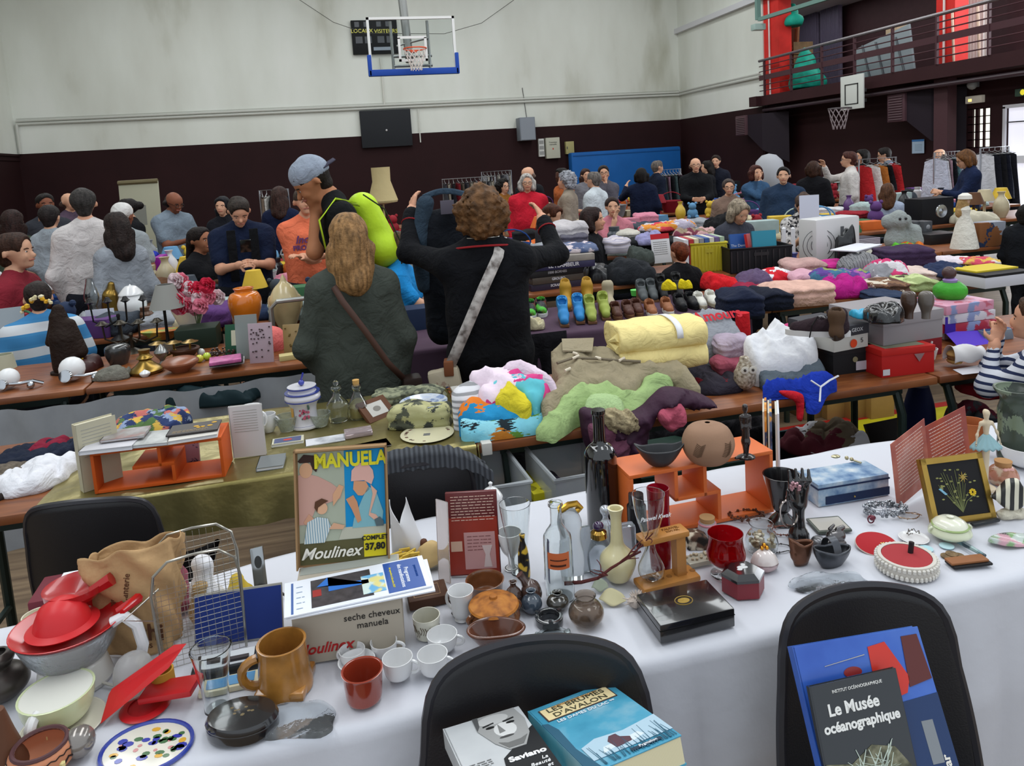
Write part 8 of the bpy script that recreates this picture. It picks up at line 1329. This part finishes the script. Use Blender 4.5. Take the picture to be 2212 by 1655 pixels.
gar('orange_toys','orange and green soft toys in front of the grey plush','toys',1930,1990,548,512,PATC('#c2561f','#5fb83a','#d0742c',s=14),'heap',dep=.15,seed=162);
e=empty('bride_doll',T(2100,538)+np.array([0,.08,0]),YAW+R(20),label='doll in a long white lace dress standing on the fourth row',cat='doll');b=B();b.lathe([(.11,0),(.10,.06),(.07,.2),(.035,.28),(.045,.33),(.03,.36),(0,.37)],28);b.out('dress',M('#d3cfc4',.9,bump=1,bs=30),e);b=B();b.ball((0,0,.40),.036,14);b.out('head',M('#c9a58c',.6),e);blob('hair',[((0,.01,.41),(0,.03,.30),.045,.05)],M('#a88a5c',.8,bump=.8,bs=60),h=.01,wr=.006,ws=90,parent=e);b=B();b.lathe([(.055,.42),(.05,.45),(.02,.47),(0,.47)],18);b.out('bonnet',M('#d8d4cb',.9),e)
e,w,h=bxt('speaker_box','black speaker with a silver cone on the right of the fourth row','speaker',(1992,489),(2060,482),.25,428,M('#17171a',.5));b=B();b.lathe([(.075,0),(.07,.01),(.03,-.0),(0,.012)],24,mat=Matrix.Translation((w*.1,0,h*.5))@Matrix.Rotation(R(90),4,'X'));b.out('silver_cone',M('#a5a8ac',.2,metal=.9),e)
for k,px in enumerate((1985,2005)):e,w,h=bxt('small_speaker',('left','right')[k]+' slim grey computer speaker beside the black one','speaker',(px-9,522),(px+9,520),.12,478,M('#4a4c50',.4));b=B();b.ball((0,0,h*.7),(.025,.008,.025),10);b.out('cone',M('#8a8c90',.3),e)
bxt('stereo','black wide stereo unit below the speakers','stereo',(2010,530),(2075,524),.25,505,M('#141417',.4));bxt('picture_box','wood framed box with a dark blue picture right of the doll','box',(2116,535),(2172,530),.12,480,M('#7c4f2f',.5,kind='patch',cols=['#27344f','#7c4f2f','#8a8f9a'],sc=9));gar('lampshade_cream','cream lampshade behind the bride doll','lampshade',2060,2150,484,450,M('#bfb8a4',.8),'heap',dep=.3,seed=163)
SK='#b98567';SD='#7a4a36';SL='#c99478'
def pp(lab,px,py,Y,f,hair,top,bottom='#22252e',seat=False,res=None,kh=1.01,**k):
 P=PY(px,py,Y);z=P[2];h=2*(z-.5)/1.01 if seat else z/kh
 res=res or(.014 if Y<5.5 else.017 if Y<8 else.024)
 return person(lab,(P[0],P[1]),R(f)-math.atan2(P[0],P[1]),h,hair=hair,top=top,bottom=bottom,seat=seat,res=res,**k)
r1,up1,hd1,A1=pp('woman seen from behind with curly light brown hair, black jumper with red trim',1035,385,3.5,180,('#6b4a2c','curly'),('#0f1014','long'),'#0c0d10',kh=1.035,skin=SL,w=1.1,arms={'L':(.225,-.20,.935,(1,.1,-.9)),'R':(-.20,-.22,.88,(-1,.1,-.9))},res=.012)
S=1.6
b=B();b.tube([up1((.095*math.sin(a),.02-.05*math.cos(a),.828-.012*math.cos(a)))for a in np.linspace(0,6.28,25)[:-1]],.005,6,closed=True);b.out('red_collar',M('#8f1f24',.7),r1)
for s,sh_,el,wr in A1:b=B();d=_n(wr-el);q=el+(wr-el)*.72;u=_n(np.cross(d,(0,0,1)));v=np.cross(d,u);b.tube([q+(u*math.cos(a)+v*math.sin(a))*.046 for a in np.linspace(0,6.28,17)[:-1]],.004,5,closed=True);b.out('red_cuff',M('#8f1f24',.7),r1)
b=B();b.tube([up1((.05*math.cos(a),.03+.03*math.sin(a)*-1,.862))for a in np.linspace(0,6.28,17)[:-1]],.002,4,closed=True);b.out('necklace',M('#b5b0a8',.3,metal=.8),r1)
def strap(e,up,pts,wd,mat,name='bag_strap'):
 b=B();q=[up(p)for p in pts];n=len(q);V=[]
 for i,p in enumerate(q):d=_n(q[min(i+1,n-1)]-q[max(i-1,0)]);s_=np.cross(d,(0,1,0));s_=_n(s_)*wd/2;V+=[p-s_,p+s_]
 b.add(V,[(2*i,2*i+1,2*i+3,2*i+2)for i in range(n-1)]);o=b.out(name,mat,e,ang=0);solid(o,.006);return o
st_=M('#8f8a88',.6,kind='noise',cols=['#5c5450','#a8a39f','#c4bfba'],sc=30)
bag=empty('shoulder_bag',r1 .location,r1 .rotation_euler.z,label='cream shoulder bag with blue flower on a grey strap, worn by the woman in black',cat='bag')
strap(bag,up1,[(-.045,-.03,.85),(-.055,.03,.858),(-.04,.082,.81),(.01,.108,.72),(.06,.108,.62),(.10,.10,.54),(.125,.09,.49)],.05,st_)
c=up1((.14,.085,.45));b=B();b.box(-.075,.075,-.035,.035,-.14,.06,r=.02,mat=Matrix.Translation(tuple(c))@Matrix.Rotation(R(8),4,'Y'));b.out('pouch',M('#b5aa92',.8,kind='patch',cols=['#b8ad96','#b5aa92','#bdb29c','#a08a78'],sc=9),bag);b=B();[b.ball((c[0]+.02*math.cos(a),c[1]+.037,c[2]-.05+.02*math.sin(a)),(.016,.004,.016),8)for a in(0,2.1,4.2)];b.out('blue_flower',M('#27355c',.8),bag);b=B();b.box(c[0]-.045,c[0]-.0,c[1]-.04,c[1]+.04,c[2]+.03,c[2]+.10,r=.006);b.out('leather_tab',M('#7a4a30',.6),bag)
j0=PY(905,440,3.84);jd=FAB('#15181e');e=empty('held_jacket',j0,YAW*0,label='dark jacket with denim collar held up by the woman in black',cat='jacket')
blob('jacket_body',[((.06,.0,-.10),(.30,.0,-.08),.06,.06),((.05,0,-.2),(.06,0,-.68),.07,.07),((.17,0,-.2),(.18,0,-.70),.07,.07),((.28,0,-.2),(.30,0,-.62),.06,.07)],jd,h=.014,k=.06,wr=.008,ws=22,parent=e);blob('denim_sleeve',[((.03,-.02,.0),(-.02,-.02,-.18),.045,.05),((-.02,-.02,-.18),(.0,-.02,-.42),.05,.045)],FAB('#2e3c49'),h=.014,wr=.006,parent=e);b=B();b.grid(lambda u,v:(.02+.22*u,-.03+.03*math.sin(3.1*u),.045-.03*v+.025*math.sin(3.1*u)),12,4);o=b.out('denim_collar',FAB('#364655'),e,ang=0);solid(o,.015)
b=B();b.box(.10,.17,-.07,-.065,-.06,.01,r=.001);b.out('jacket_label',M('#5a5560'),e)
r2,up2,hd2,A2=pp('woman seen from behind in a long grey green coat with straight blonde hair',748,466,3.5,184,('#9a744a','long'),('#3d423c','long'),'#1e1e22',coat=.30,w=.94,kh=1.0,arms={'L':(.12,-.08,.52),'R':(-.13,-.02,.47)},res=.012)
b2=empty('crossbody_bag',r2 .location,r2 .rotation_euler.z,label='brown crossbody strap and bag worn over the grey green coat',cat='bag');strap(b2,up2,[(.07,.0,.825),(.068,.05,.82),(.04,.104,.76),(-.02,.108,.66),(-.075,.104,.56),(-.12,.08,.50)],.028,M('#4c362e',.5));c=up2((-.15,.06,.46));b=B();b.box(c[0]-.04,c[0]+.05,c[1]-.05,c[1]+.05,c[2]-.08,c[2]+.06,r=.015);b.out('pouch',M('#2c211d',.5),b2)
r3,up3,hd3,A3=pp('tall man in a backwards grey cap and black t-shirt looking down to the left',756,340,4.95,-80,('#241c18','short'),('#111214','short'),'#1b2230',skin='#a9714f',nod=20,lean=16,cap=('#8f98a6','#3c3a48',1),face=True,arms={'R':(-.02,-.13,.81,(-.3,.3,-1)),'L':(.07,-.06,.50)},w=.95,kh=.975)
nb_=M('#b5d62b',.5,var=.08,bump=.3,bs=30);e=empty('backpack',r3 .location,r3 .rotation_euler.z,label='neon yellow green backpack worn by the man with the grey cap',cat='backpack')
blob('pack',[(up3((0,.11,.78)),up3((0,.12,.62)),.10,.12),(up3((.03,.11,.62)),up3((-.03,.12,.60)),.105,.105)],nb_,h=.014,k=.05,parent=e);b=B();b.tube([up3((.10,.11,.83)),up3((.105,.16,.76)),up3((.115,.17,.64)),up3((.10,.15,.56))],.005,5);b.tube([up3((.06,.2,.60)),up3((-.06,.22,.60))],.005,5);b.out('zip',M('#2c3320'),e);[strap(e,up3,[(s*.07,.09,.80),(s*.085,.02,.845),(s*.09,-.055,.80),(s*.09,-.07,.70)],.05,nb_,'shoulder_strap')for s in(-1,1)]
r4,up4,_,_=pp('man in a salmon orange t-shirt with crossed arms facing the camera',655,402,6.35,8,('#4a3a30','short'),('#d96f4e','short'),'#2a2c34',skin=SL,face=True,arms={'L':'fold','R':'fold'},w=1.05,res=.013,belly=.4)
for tx,zz,sz in(('Indiana',.745,.085),('PRODUCTS',.705,.055)):q=up4((0,-.072,zz));text(tx,sz,M('#5a3562',.8),r4,tuple(q),(R(84),0,0),shear=.3 if zz>.74 else 0,off=.002,ext=.003)
r5,up5,_,A5=pp('man in a navy polo with a black body warmer looking down at his phone',523,394,6.9,4,('#332a24','short'),('#131c33','short'),'#15171c',skin=SL,nod=32,face=True,w=1.2,res=.014,arms={'L':(.035,-.20,.66),'R':(-.035,-.20,.66)});r5 .location.y=6.45;r5 .scale=(.955,)*3
e=empty('smartphone',(0,0,0),label='black phone held in both hands by the man in the navy polo',cat='phone');b=B();q=np.array([0,-.345,1.17]);b.box(-.04,.04,-.006,.006,-.02,.10,r=.004,mat=Matrix.Translation(tuple(q))@Matrix.Rotation(R(35),4,'X'));b.out('case',M('#101114',.2),e);e.location=r5 .location;e.rotation_euler=r5 .rotation_euler
b=B();[b.box(s*.09-.035,s*.09+.035,-.15,-.135,.95,1.38,r=.006)for s in(-1,1)];b.out('body_warmer',FAB('#0f1013'),r5)
H=lambda c,s:(c,s)
for a in(('man seen from behind in a white long sleeved top at the left',176,404,6.5,176,H('#3a3634','short'),H('#c4bebc','long'),'#1c1e26',dict(w=1.0,skin=SL)),('boy with dark hair in a light grey shirt left of the man in white',104,441,7.72,160,H('#241d1c','short'),H('#8f979e','short'),'#2a2c36',dict(w=.8)),('woman in grey with dark hair and a small black backpack, back to camera',246,458,6.15,200,H('#2a1f1c','long'),H('#8b9097','elbow'),'#22242c',dict(w=.8)),('person with a white cap and grey t-shirt behind the grey dressed woman',264,440,7.75,150,H('#b9b3aa','short'),H('#878d90','short'),'#22242c',dict(cap=('#c4c2bf',),skin=SD)),('woman with dark hair and black top facing left near the flip chart',272,428,9.2,-70,H('#1d1614','bun'),H('#131316','long'),'#1a1a1f',dict()),('bald man in a grey blue t-shirt looking at a small book',368,409,9.2,35,H('#2a2220','bald'),H('#6f7b86','short'),'#22242c',dict(skin=SD,nod=25,face=True,w=1.15,arms={'L':(.03,-.2,.66),'R':(-.05,-.2,.66)},glasses=True)),('man with sunglasses on his head at the far left',95,416,9.2,10,H('#1c1614','short'),H('#2b2d33','long'),'#22242c',dict(skin=SD,face=True)),('man with a shaved pink head left of the man in white',148,414,10.6,30,H('#5a4a42','bald'),H('#4a3c4a','long'),'#22242c',dict(face=True)),('woman with a dark headscarf beside the phone man',478,424,9.2,-20,H('#15151a','long'),H('#15161c','long'),'#15161c',dict(face=True)),('person with reddish dark hair in a green top at the far left edge',24,452,7.78,170,H('#2c1814','long'),H('#3a4538','long'),'#22242c',dict()),('long haired shopper in a dark blue coat behind the salmon t-shirt man',603,402,9.2,160,H('#3c2620','long'),H('#141c36','long'),'#15161c',dict()),('white haired woman in a bright red cardigan, arms down',1137,374,9.2,5,H('#b9b4ae','bob'),H('#b51c2e','long'),'#1a1b20',dict(face=True,glasses=True,w=1.2,belly=.6)),('bald man in black standing behind the red cardigan woman',1138,358,10.6,-40,H('#8a7468','bald'),H('#16171b','long'),'#16171b',dict(face=True,w=1.1)),('woman with curly black hair and an ochre top left of the red cardigan',1086,386,10.6,40,H('#17110f','curly'),H('#8a5a26','long'),'#1a1a1f',dict(face=True,glasses=True)),('grey curly haired lady in a beige cardigan facing left',1221,370,9.0,-100,H('#9a9ca3','curly'),H('#857a6c','long'),'#3a3a40',dict(w=1.1,arms={'R':(-.08,-.22,.68)})),('dark skinned woman in an orange top behind the grey curly lady',1212,362,10.6,-60,H('#17110f','bun'),H('#a5572c','short'),'#22242c',dict(skin='#4a2c22')),('older man in a white shirt with a thin black strap, facing left',1281,370,9.4,-120,H('#6d6661','short'),H('#b9c0c4','elbow'),'#3a3d46',dict(w=1.2,belly=.5,arms={'R':(-.05,-.2,.66)})),('man in grey with glasses resting his chin on his hand',1303,356,10.6,5,H('#2c2320','short'),H('#54525a','long'),'#22242c',dict(face=True,glasses=True,arms={'R':(-.0,-.11,.84),'L':(-.02,-.14,.68)})),('young woman with long brown hair behind the white shirted man',1265,364,12.05,20,H('#3a2620','long'),H('#6b6a70','long'),'#22242c',dict(face=True)),('person in a dark blue coat with back turned before the blue mat',1385,362,10.6,175,H('#15110f','bob'),H('#10182e','long'),'#10141f',dict(w=1.1,arms={'L':(.18,-.2,.82)})),('grey haired shopper in dark blue next to the clothes rail',1420,346,12.05,120,H('#6a625c','short'),H('#131a2a','long'),'#15161c',dict()),('bald man with glasses in a black suit jacket',1502,339,10.6,5,H('#6a5a50','bald'),H('#101114','long'),'#101114',dict(face=True,glasses=True,w=1.15,arms={'L':(.05,-.2,.62),'R':(-.05,-.2,.62)})),('dark haired woman directly right of the man in the black suit',1526,347,12.05,-70,H('#17110f','long'),H('#15161a','long'),'#15161c',dict()),('slim young man in a dark zip jumper against the brown wall',1546,334,12.05,-10,H('#2a1c16','short'),H('#171a26','long'),'#15161c',dict(face=True)),('auburn haired woman in a denim blue top holding her cheek',1633,356,9.2,30,H('#4a2018','bob'),H('#34506e','long'),'#22242c',dict(face=True,arms={'R':(-.02,-.10,.86)})),('short dark haired woman in a navy print blouse facing us',1692,359,7.9,0,H('#1a1414','short'),H('#223248','long'),'#22242c',dict(face=True,w=1.25,belly=.8)),('woman in a black coat with short brown hair, back turned',1757,347,9.2,165,H('#3c2418','bob'),H('#101014','long'),'#101014',dict(w=1.15)),('woman with short auburn hair and a white cardigan eating something',1833,326,9.2,-85,H('#4c2820','short'),H('#bfbab6','long'),'#3a3a44',dict(w=1.15,glasses=True,face=True,arms={'R':(-.06,-.20,.88)})),('dark haired woman behind the one in the white cardigan',1862,322,10.6,-60,H('#15110f','bob'),H('#1a2222','long'),'#15161c',dict(face=True)),('man in a grey shirt bending over a clothes rail at the right',1930,315,10.6,-80,H('#1d1614','short'),H('#6d7684','long'),'#22242c',dict(lean=12,face=True,glasses=True)),('balding man in a teal shirt behind the right clothes rail',2028,320,10.5,-60,H('#4a3a30','bald'),H('#3c5560','long'),'#22242c',dict(face=True,w=1.1)),('woman in a grey quilted vest and navy sleeves facing left',2092,320,7.78,-75,H('#6b4524','bob'),H('#16213e','long'),'#22242c',dict(nod=22,face=True,glasses=True,w=1.05,arms={'L':(.03,-.2,.66),'R':(-.06,-.2,.66)})),('teenager with brown hair bent over beside the grey shirted man',1906,326,12.05,-20,H('#3a2418','short'),H('#8a8c92','long'),'#22242c',dict(face=True)),('boy in a bright blue t-shirt busy behind the glass canisters',862,503,4.95,70,H('#5a4430','short'),H('#2184c4','short'),'#22242c',dict(child=True,face=True,nod=15,w=.9,arms={'R':(.02,-.22,.62),'L':(.1,-.2,.6)})),('person in a black puffer jacket at the right edge of the photo',2222,440,4.95,150,H('#15110f','bob'),H('#16181d','long'),'#16181d',dict(w=1.2))):
 pp(a[0],a[1],a[2],a[3],a[4],a[5],a[6],a[7],**a[8])
for a in(('seated man seen from behind in a blue and white striped polo',76,608,4.95,186,H('#2c221f','short'),H('#3f7fae','short'),dict(w=1.2,topmat=M('#3f7fae',.9,kind='stripez',cols=['#3a78a8','#3f7fae','#c3c8cc'],sc=2.2))),('seated seller with short copper red hair and a black top, back to us',1466,522,4.95,215,H('#6e3218','short'),H('#0f0f12','short'),dict(skin=SL)),('seated woman with dark brown bob in black, facing right',1280,448,6.35,75,H('#2a1815','bob'),H('#121216','long'),dict(face=True,skin=SL)),('seated girl with long auburn hair bent over near the red cardigan woman',1186,438,7.78,60,H('#4c2818','long'),H('#2a2a30','long'),dict(nod=25)),('seated young woman in a pink top with hand at her chin',1322,426,7.78,5,H('#2c1c18','bun'),H('#b5707c','short'),dict(face=True,arms={'R':(-.0,-.11,.84)})),('seated woman in a black jacket with dark ponytail at the left',430,490,7.0,45,H('#1d1412','tail'),H('#131316','long'),dict(face=True,skin='#9a664a')),('seated woman with blonde grey hair looking down near the black jacket heap',1588,426,6.35,40,H('#9a8c78','bob'),H('#3a3c46','long'),dict(nod=30,face=True)),('seated lady with glasses behind the lamps, far right of centre',1574,386,9.2,5,H('#4a403c','short'),H('#7a6458','long'),dict(face=True,glasses=True)),('seated woman in a black and white speckled top reading a sheet',1736,413,6.35,0,H('#4a3428','bun'),H('#a9a6a4','short'),dict(nod=30,face=True,topmat=M('#a9a6a4',.9,kind='patch',cols=['#2a2a2e','#b9b6b4','#c4c1bf','#8f8c8a'],sc=45),arms={'R':(-.02,-.2,.72),'L':(.05,-.22,.66)})),('seated person with long brown hair and a pale blue hoodie, back turned',1917,396,7.78,175,H('#5c3b26','long'),H('#9aa4b8','long'),dict()),('seated child at the far left edge with brown hair and red top',28,512,6.35,60,H('#3a241a','short'),H('#7d2430','short'),dict(child=True,face=True)),('child in a navy striped top eating at the right edge',2240,650,2.30,-95,H('#4a3222','tail'),H('#b5bac4','long'),dict(child=True,face=True,skin=SL,arms={'R':(-.03,-.115,.86),'L':(.02,-.12,.84)},topmat=M('#b5bac4',.9,kind='stripez',cols=['#27304f','#c9ccd4','#c9ccd4'],sc=11)))):
 pp(a[0],a[1],a[2],a[3],a[4],a[5],a[6],seat=True,**a[7])
 if a[1]>1700 and a[1]<1740:P=PY(1748,450,6.0);b=B();b.box(-.09,.09,-.001,.001,-.15,.12);b.out('paper_sheet',M('#c9cede',.8),loc=P,rz=YAW,smooth=False,label='white sheet held up by the woman in the speckled top',cat='paper')
def rail(lab,x0,x1,Y,ytop,n,cols,noun,ln,wd=.05):
 a,c=PY(x0,ytop,Y),PY(x1,ytop,Y);L=c[0]-a[0];z=a[2];e=empty('clothes_rail',(a[0],Y,0),label=lab,cat='clothes rail');b=B();b.tube([(0,0,0),(0,0,z),(L,0,z),(L,0,0)],.014,6);b.tube([(0,-.2,.02),(0,.2,.02)],.012,5);b.tube([(L,-.2,.02),(L,.2,.02)],.012,5);b.out('frame',M('#a9abb0',.3,metal=.8),e);r=random.Random(n)
 for k in range(n):
  x=a[0]+L*(k+.5)/n;c_=cols[k%len(cols)];H_=ln*r.uniform(.75,1.1)
  e=empty('hanging_garment',(x,Y,z),R(r.uniform(-15,15)),label='%s %s, %s on the %s'%(c_[1],noun,['first','second','third','fourth','fifth','sixth','seventh','eighth','ninth','tenth','eleventh','twelfth'][k],lab.split(' with')[0]),cat='garment',group='clothes on the '+lab.split(' with')[0])
  b=B();b.tube([(0,0,0),(0,0,-.05),(0,-.15,-.10),(0,.15,-.10),(0,0,-.05)],.005,4);b.out('hanger',M('#999'),e);b=B();b.grid(lambda u,v:(wd*math.sin(6.2832*u)*(.5+.5*v)+.01*math.sin(9*u+5*v),(.17+.07*v)*math.cos(6.2832*u),-.08-(H_-.08)*v-.05*abs(math.cos(6.2832*u))*(1-v)),17,6);b.out('cloth',FAB(c_[0]),e)
K=('#131317','black');Wt=('#b9b9bd','white')
rail('far rail behind the woman in black with many tops',955,1068,16.5,388,12,[('#3a3a40','charcoal'),('#8b8578','beige'),('#1c1c22','black'),('#7a1f28','dark red'),('#5a5248','taupe')],'top',.8,.06)
rail('second far rail left of the red cardigan with pale tops',1040,1104,17.5,372,8,[('#8b8b90','grey'),('#a8a49c','pale'),('#3c3c44','dark grey')],'top',.7)
rail('far left rail behind the phone man with jackets',560,622,12.0,412,6,[('#7a6a5c','brown'),('#a9a6a0','off white'),('#1c2233','navy')],'jacket',.8)
rail('rail in front of the blue mat with dark coats',1418,1470,12.3,368,8,[('#16171b','black'),('#4a5a5c','slate'),('#101218','black blue'),('#8a6a7a','mauve')],'coat',.9,.06)
rail('chrome rail behind the vest woman with coloured shirts',2018,2072,9.2,330,8,[('#b5bac8','pale blue'),('#c4c2c8','white'),('#4a443f','brown'),('#a88a96','pink'),('#15181e','black'),('#5f8088','teal')],'shirt',.95,.05)
rail('right rail beside the doorway with long coats',2118,2180,9.2,320,5,[Wt,('#10111a','black'),K,('#141622','navy'),('#15151c','charcoal')],'coat',1.0,.09)
rail('low rail with toys beside the grey shirted man',1855,1935,9.2,345,5,[('#b5282c','red'),('#cfcdc9','striped'),('#a8642c','orange'),K],'garment',.6)
e,wd,ln=lean_panel('flip_chart','white flip chart board with a small drawing against the wall','board',(275,560),(338,556),420,.03,4,z=.75,mat=M('#a9a893',.6));e.location=PY(306,500,12.5);
for ch in e.children:ch.scale=(1.0,1.0,1)
e.scale=(1.55,1.2,1);e.location.z=.75;b=B();b.tube([(-wd*.5,ln,0),(wd*.5,ln,0)],.03,6);b.out('top_bar',M('#6b6248'),e);b=B();[b.tube([(x,ln*.9,-.03),(x,-.62,-.04)],.015,6)for x in(-wd*.4,wd*.4)];b.out('stand',M('#6b6248'),e);art(e,'drawing',M('#7f8078'),rect(-wd*.2,ln*.35,wd*.15,ln*.65),.002)
lp('standing_lampshade','large scalloped cream lampshade right of the neon backpack','lampshade',838,560,376,64,[(.08,0),(.06,.60),(.95,.62),(1,.64),(.6,.85),(.62,1)],M('#b5a478',.8,bump=.4,bs=20),None,z=.75,sm=False,H=1.0).__class__
e,wd,h=bxt('laundry_basket','purple plastic laundry basket with blue cloth at the left','basket',(240,622),(352,612),.35,545,M('#8a1f8c',.5,var=.1),h=.26,r=.02);garment('blue_cloth','royal blue cloth on top of the purple basket','cloth',Vector(e.location)+Vector((0,.18,.26)),wd*.8,.25,.06,FAB('#1f2f94'),'heap',0,200)
b=B();b.lathe([(.26,0),(.28,.5),(.24,.68),(.13,.79),(0,.82)],20);o=b.out('white_dome',M('#a3a5aa',.7),loc=PY(1662,385,12.8),label='white dome tent shape behind the auburn haired woman',cat='tent',ang=0);o.location.z=.751
CN=[('#c4c4c6','white'),('#17181b','black'),('#8a1f2a','dark red'),('#1f3f7a','blue'),('#8c8f94','grey'),('#b5a98c','beige'),('#c77f92','pink'),('#5a3c28','brown'),('#3f6b4a','green'),('#c9a83a','yellow'),('#5f8fb5','pale blue'),('#5b3a70','purple'),('#c4622c','orange'),('#3a4048','charcoal'),('#23304a','navy'),('#9fb0ae','mint')]
USED=set()
def goods(row,px0,px1,step,Y,sd,cloth=.5,big=1.,skip=()):
 r=random.Random(sd);items=[];x=px0
 while x<px1:
  if not any(a<x<c for a,c in skip):
   kd=r.choice(['shirt','jumper','bundle']if r.random()<cloth else['box','book','jar','vase','basket','toy','lamp','dish']);items.append([x,kd,r.randrange(len(CN))])
  x+=step*r.uniform(.75,1.2)
 n=len(items)
 for i in range(n):
  for t in range(60):
   p,q=items[i-1]if i else None,items[i+1]if i<n-1 else None
   L='%s %s %s, %s row'%(CN[items[i][2]][1],items[i][1],'between %s %s and %s %s'%(CN[p[2]][1],p[1],CN[q[2]][1],q[1])if p and q else 'at the end beside the %s %s'%(CN[(p or q)[2]][1],(p or q)[1]),row)
   if L not in USED:break
   items[i][2]=(items[i][2]+1)%len(CN)
  USED.add(L);items[i].append(L)
 for i in range(n):
  p,q=items[i-1]if i else None,items[i+1]if i<n-1 else None;items[i][3]='%s %s %s, %s row'%(CN[items[i][2]][1],items[i][1],'between %s %s and %s %s'%(CN[p[2]][1],p[1],CN[q[2]][1],q[1])if p and q else 'at the end beside the %s %s'%(CN[(p or q)[2]][1],(p or q)[1]),row)
 for px,kd,ci,L in items:
  c=CN[ci][0];P=PY(px,500,Y);P[2]=.751;P[1]+=r.uniform(-.06,.06);g='goods on the %s row of tables'%row;k=big*r.uniform(.85,1.2);tg=dict(label=L,cat='clothes' if kd in('shirt','jumper','bundle')else kd,group=g)
  rz=r.uniform(-.4,.4)
  if kd in('shirt','jumper','bundle'):garment(kd,tg['label'],'clothes',P,.23*k,.25*k,r.uniform(.05,.12)*k,FAB(c),'heap' if kd=='bundle' else 'fold',rz,r.randrange(900),g,n=26);continue
  b=B()
  if kd=='box':b.box(-.11*k,.11*k,-.08,.08,0,r.uniform(.08,.18)*k,r=.006)
  elif kd=='book':H_=.03*k;b.box(-.08*k,.08*k,-.1,.1,0,H_);b.box(-.075*k,.07*k,-.1,.09,H_,H_*2,mi=0)
  elif kd=='basket':b.lathe(shell([(.08*k,0),(.12*k,.12*k)],.008,zb=.01),18);b.tube([(.12*k*math.cos(a),0,.12*k+.09*k*math.sin(a))for a in np.linspace(0,3.14,10)],.008,5)
  elif kd=='lamp':b.lathe([(.05,0),(.03,.02),(.015,.05),(.015,.16),(.09*k,.17),(.05*k,.30),(0,.30)],16)
  elif kd=='toy':b.ball((0,0,.07*k),(.07*k,.06*k,.07*k),12);b.ball((0,-.01,.16*k),.05*k,12);[b.ball((s*.045*k,-.01,.20*k),.018*k,8)for s in(-1,1)];[b.ball((s*.05*k,-.06*k,.03*k),.028*k,8)for s in(-1,1)]
  elif kd=='dish':b.lathe(shell([(.05*k,0),(.11*k,.035*k)],.006,zb=.006),20)
  elif kd=='vase':b.lathe(shell(smoothp([(.03*k,0),(.055*k,.06*k),(.05*k,.12*k),(.02*k,.17*k),(.03*k,.2*k)],3),.004,zb=.006),16)
  else:b.lathe([(.045*k,0),(.05*k,.02),(.05*k,.11*k),(.035*k,.13*k),(.038*k,.135*k),(.038*k,.16*k),(0,.16*k)],16)
  b.out(kd,M(c,.35 if kd in('jar','vase','dish')else.7,var=.12),loc=P,rz=rz,**tg)
goods('third',690,900,62,4.45,1,.3)
for row,a,c,st,Y,sd,cl in(('fourth',-20,1120,52,5.38,2,.45),('fourth back',-10,1150,50,5.75,3,.6),('fifth',-20,2200,46,6.95,4,.55),('fifth back',0,2200,44,7.3,5,.45),('sixth',-20,2150,40,8.25,6,.4),('sixth back',0,2130,40,8.6,7,.4),('seventh',0,2150,36,9.8,8,.4),('eighth',0,2030,34,11.2,9,.4),('ninth',900,1880,34,12.8,10,.4),('farthest',1050,1760,34,14.5,11,.5)):goods(row,a,c,st,Y,sd,cl,1.3 if Y>6 else 1.1)
e,r_,h,C=lp('squeeze_bottle','white squeeze bottle with a yellow cap on the fourth row','bottle',535,712,640,20,[(.9,0),(1,.1),(1,.8),(.6,1)],M('#cfcfc9',.4),None,parts=True,H=.20);b=B();b.lathe([(r_*.7,h),(r_*.5,h+.04),(0,h+.05)],14);b.out('cap',M('#d6c01f',.4),e)
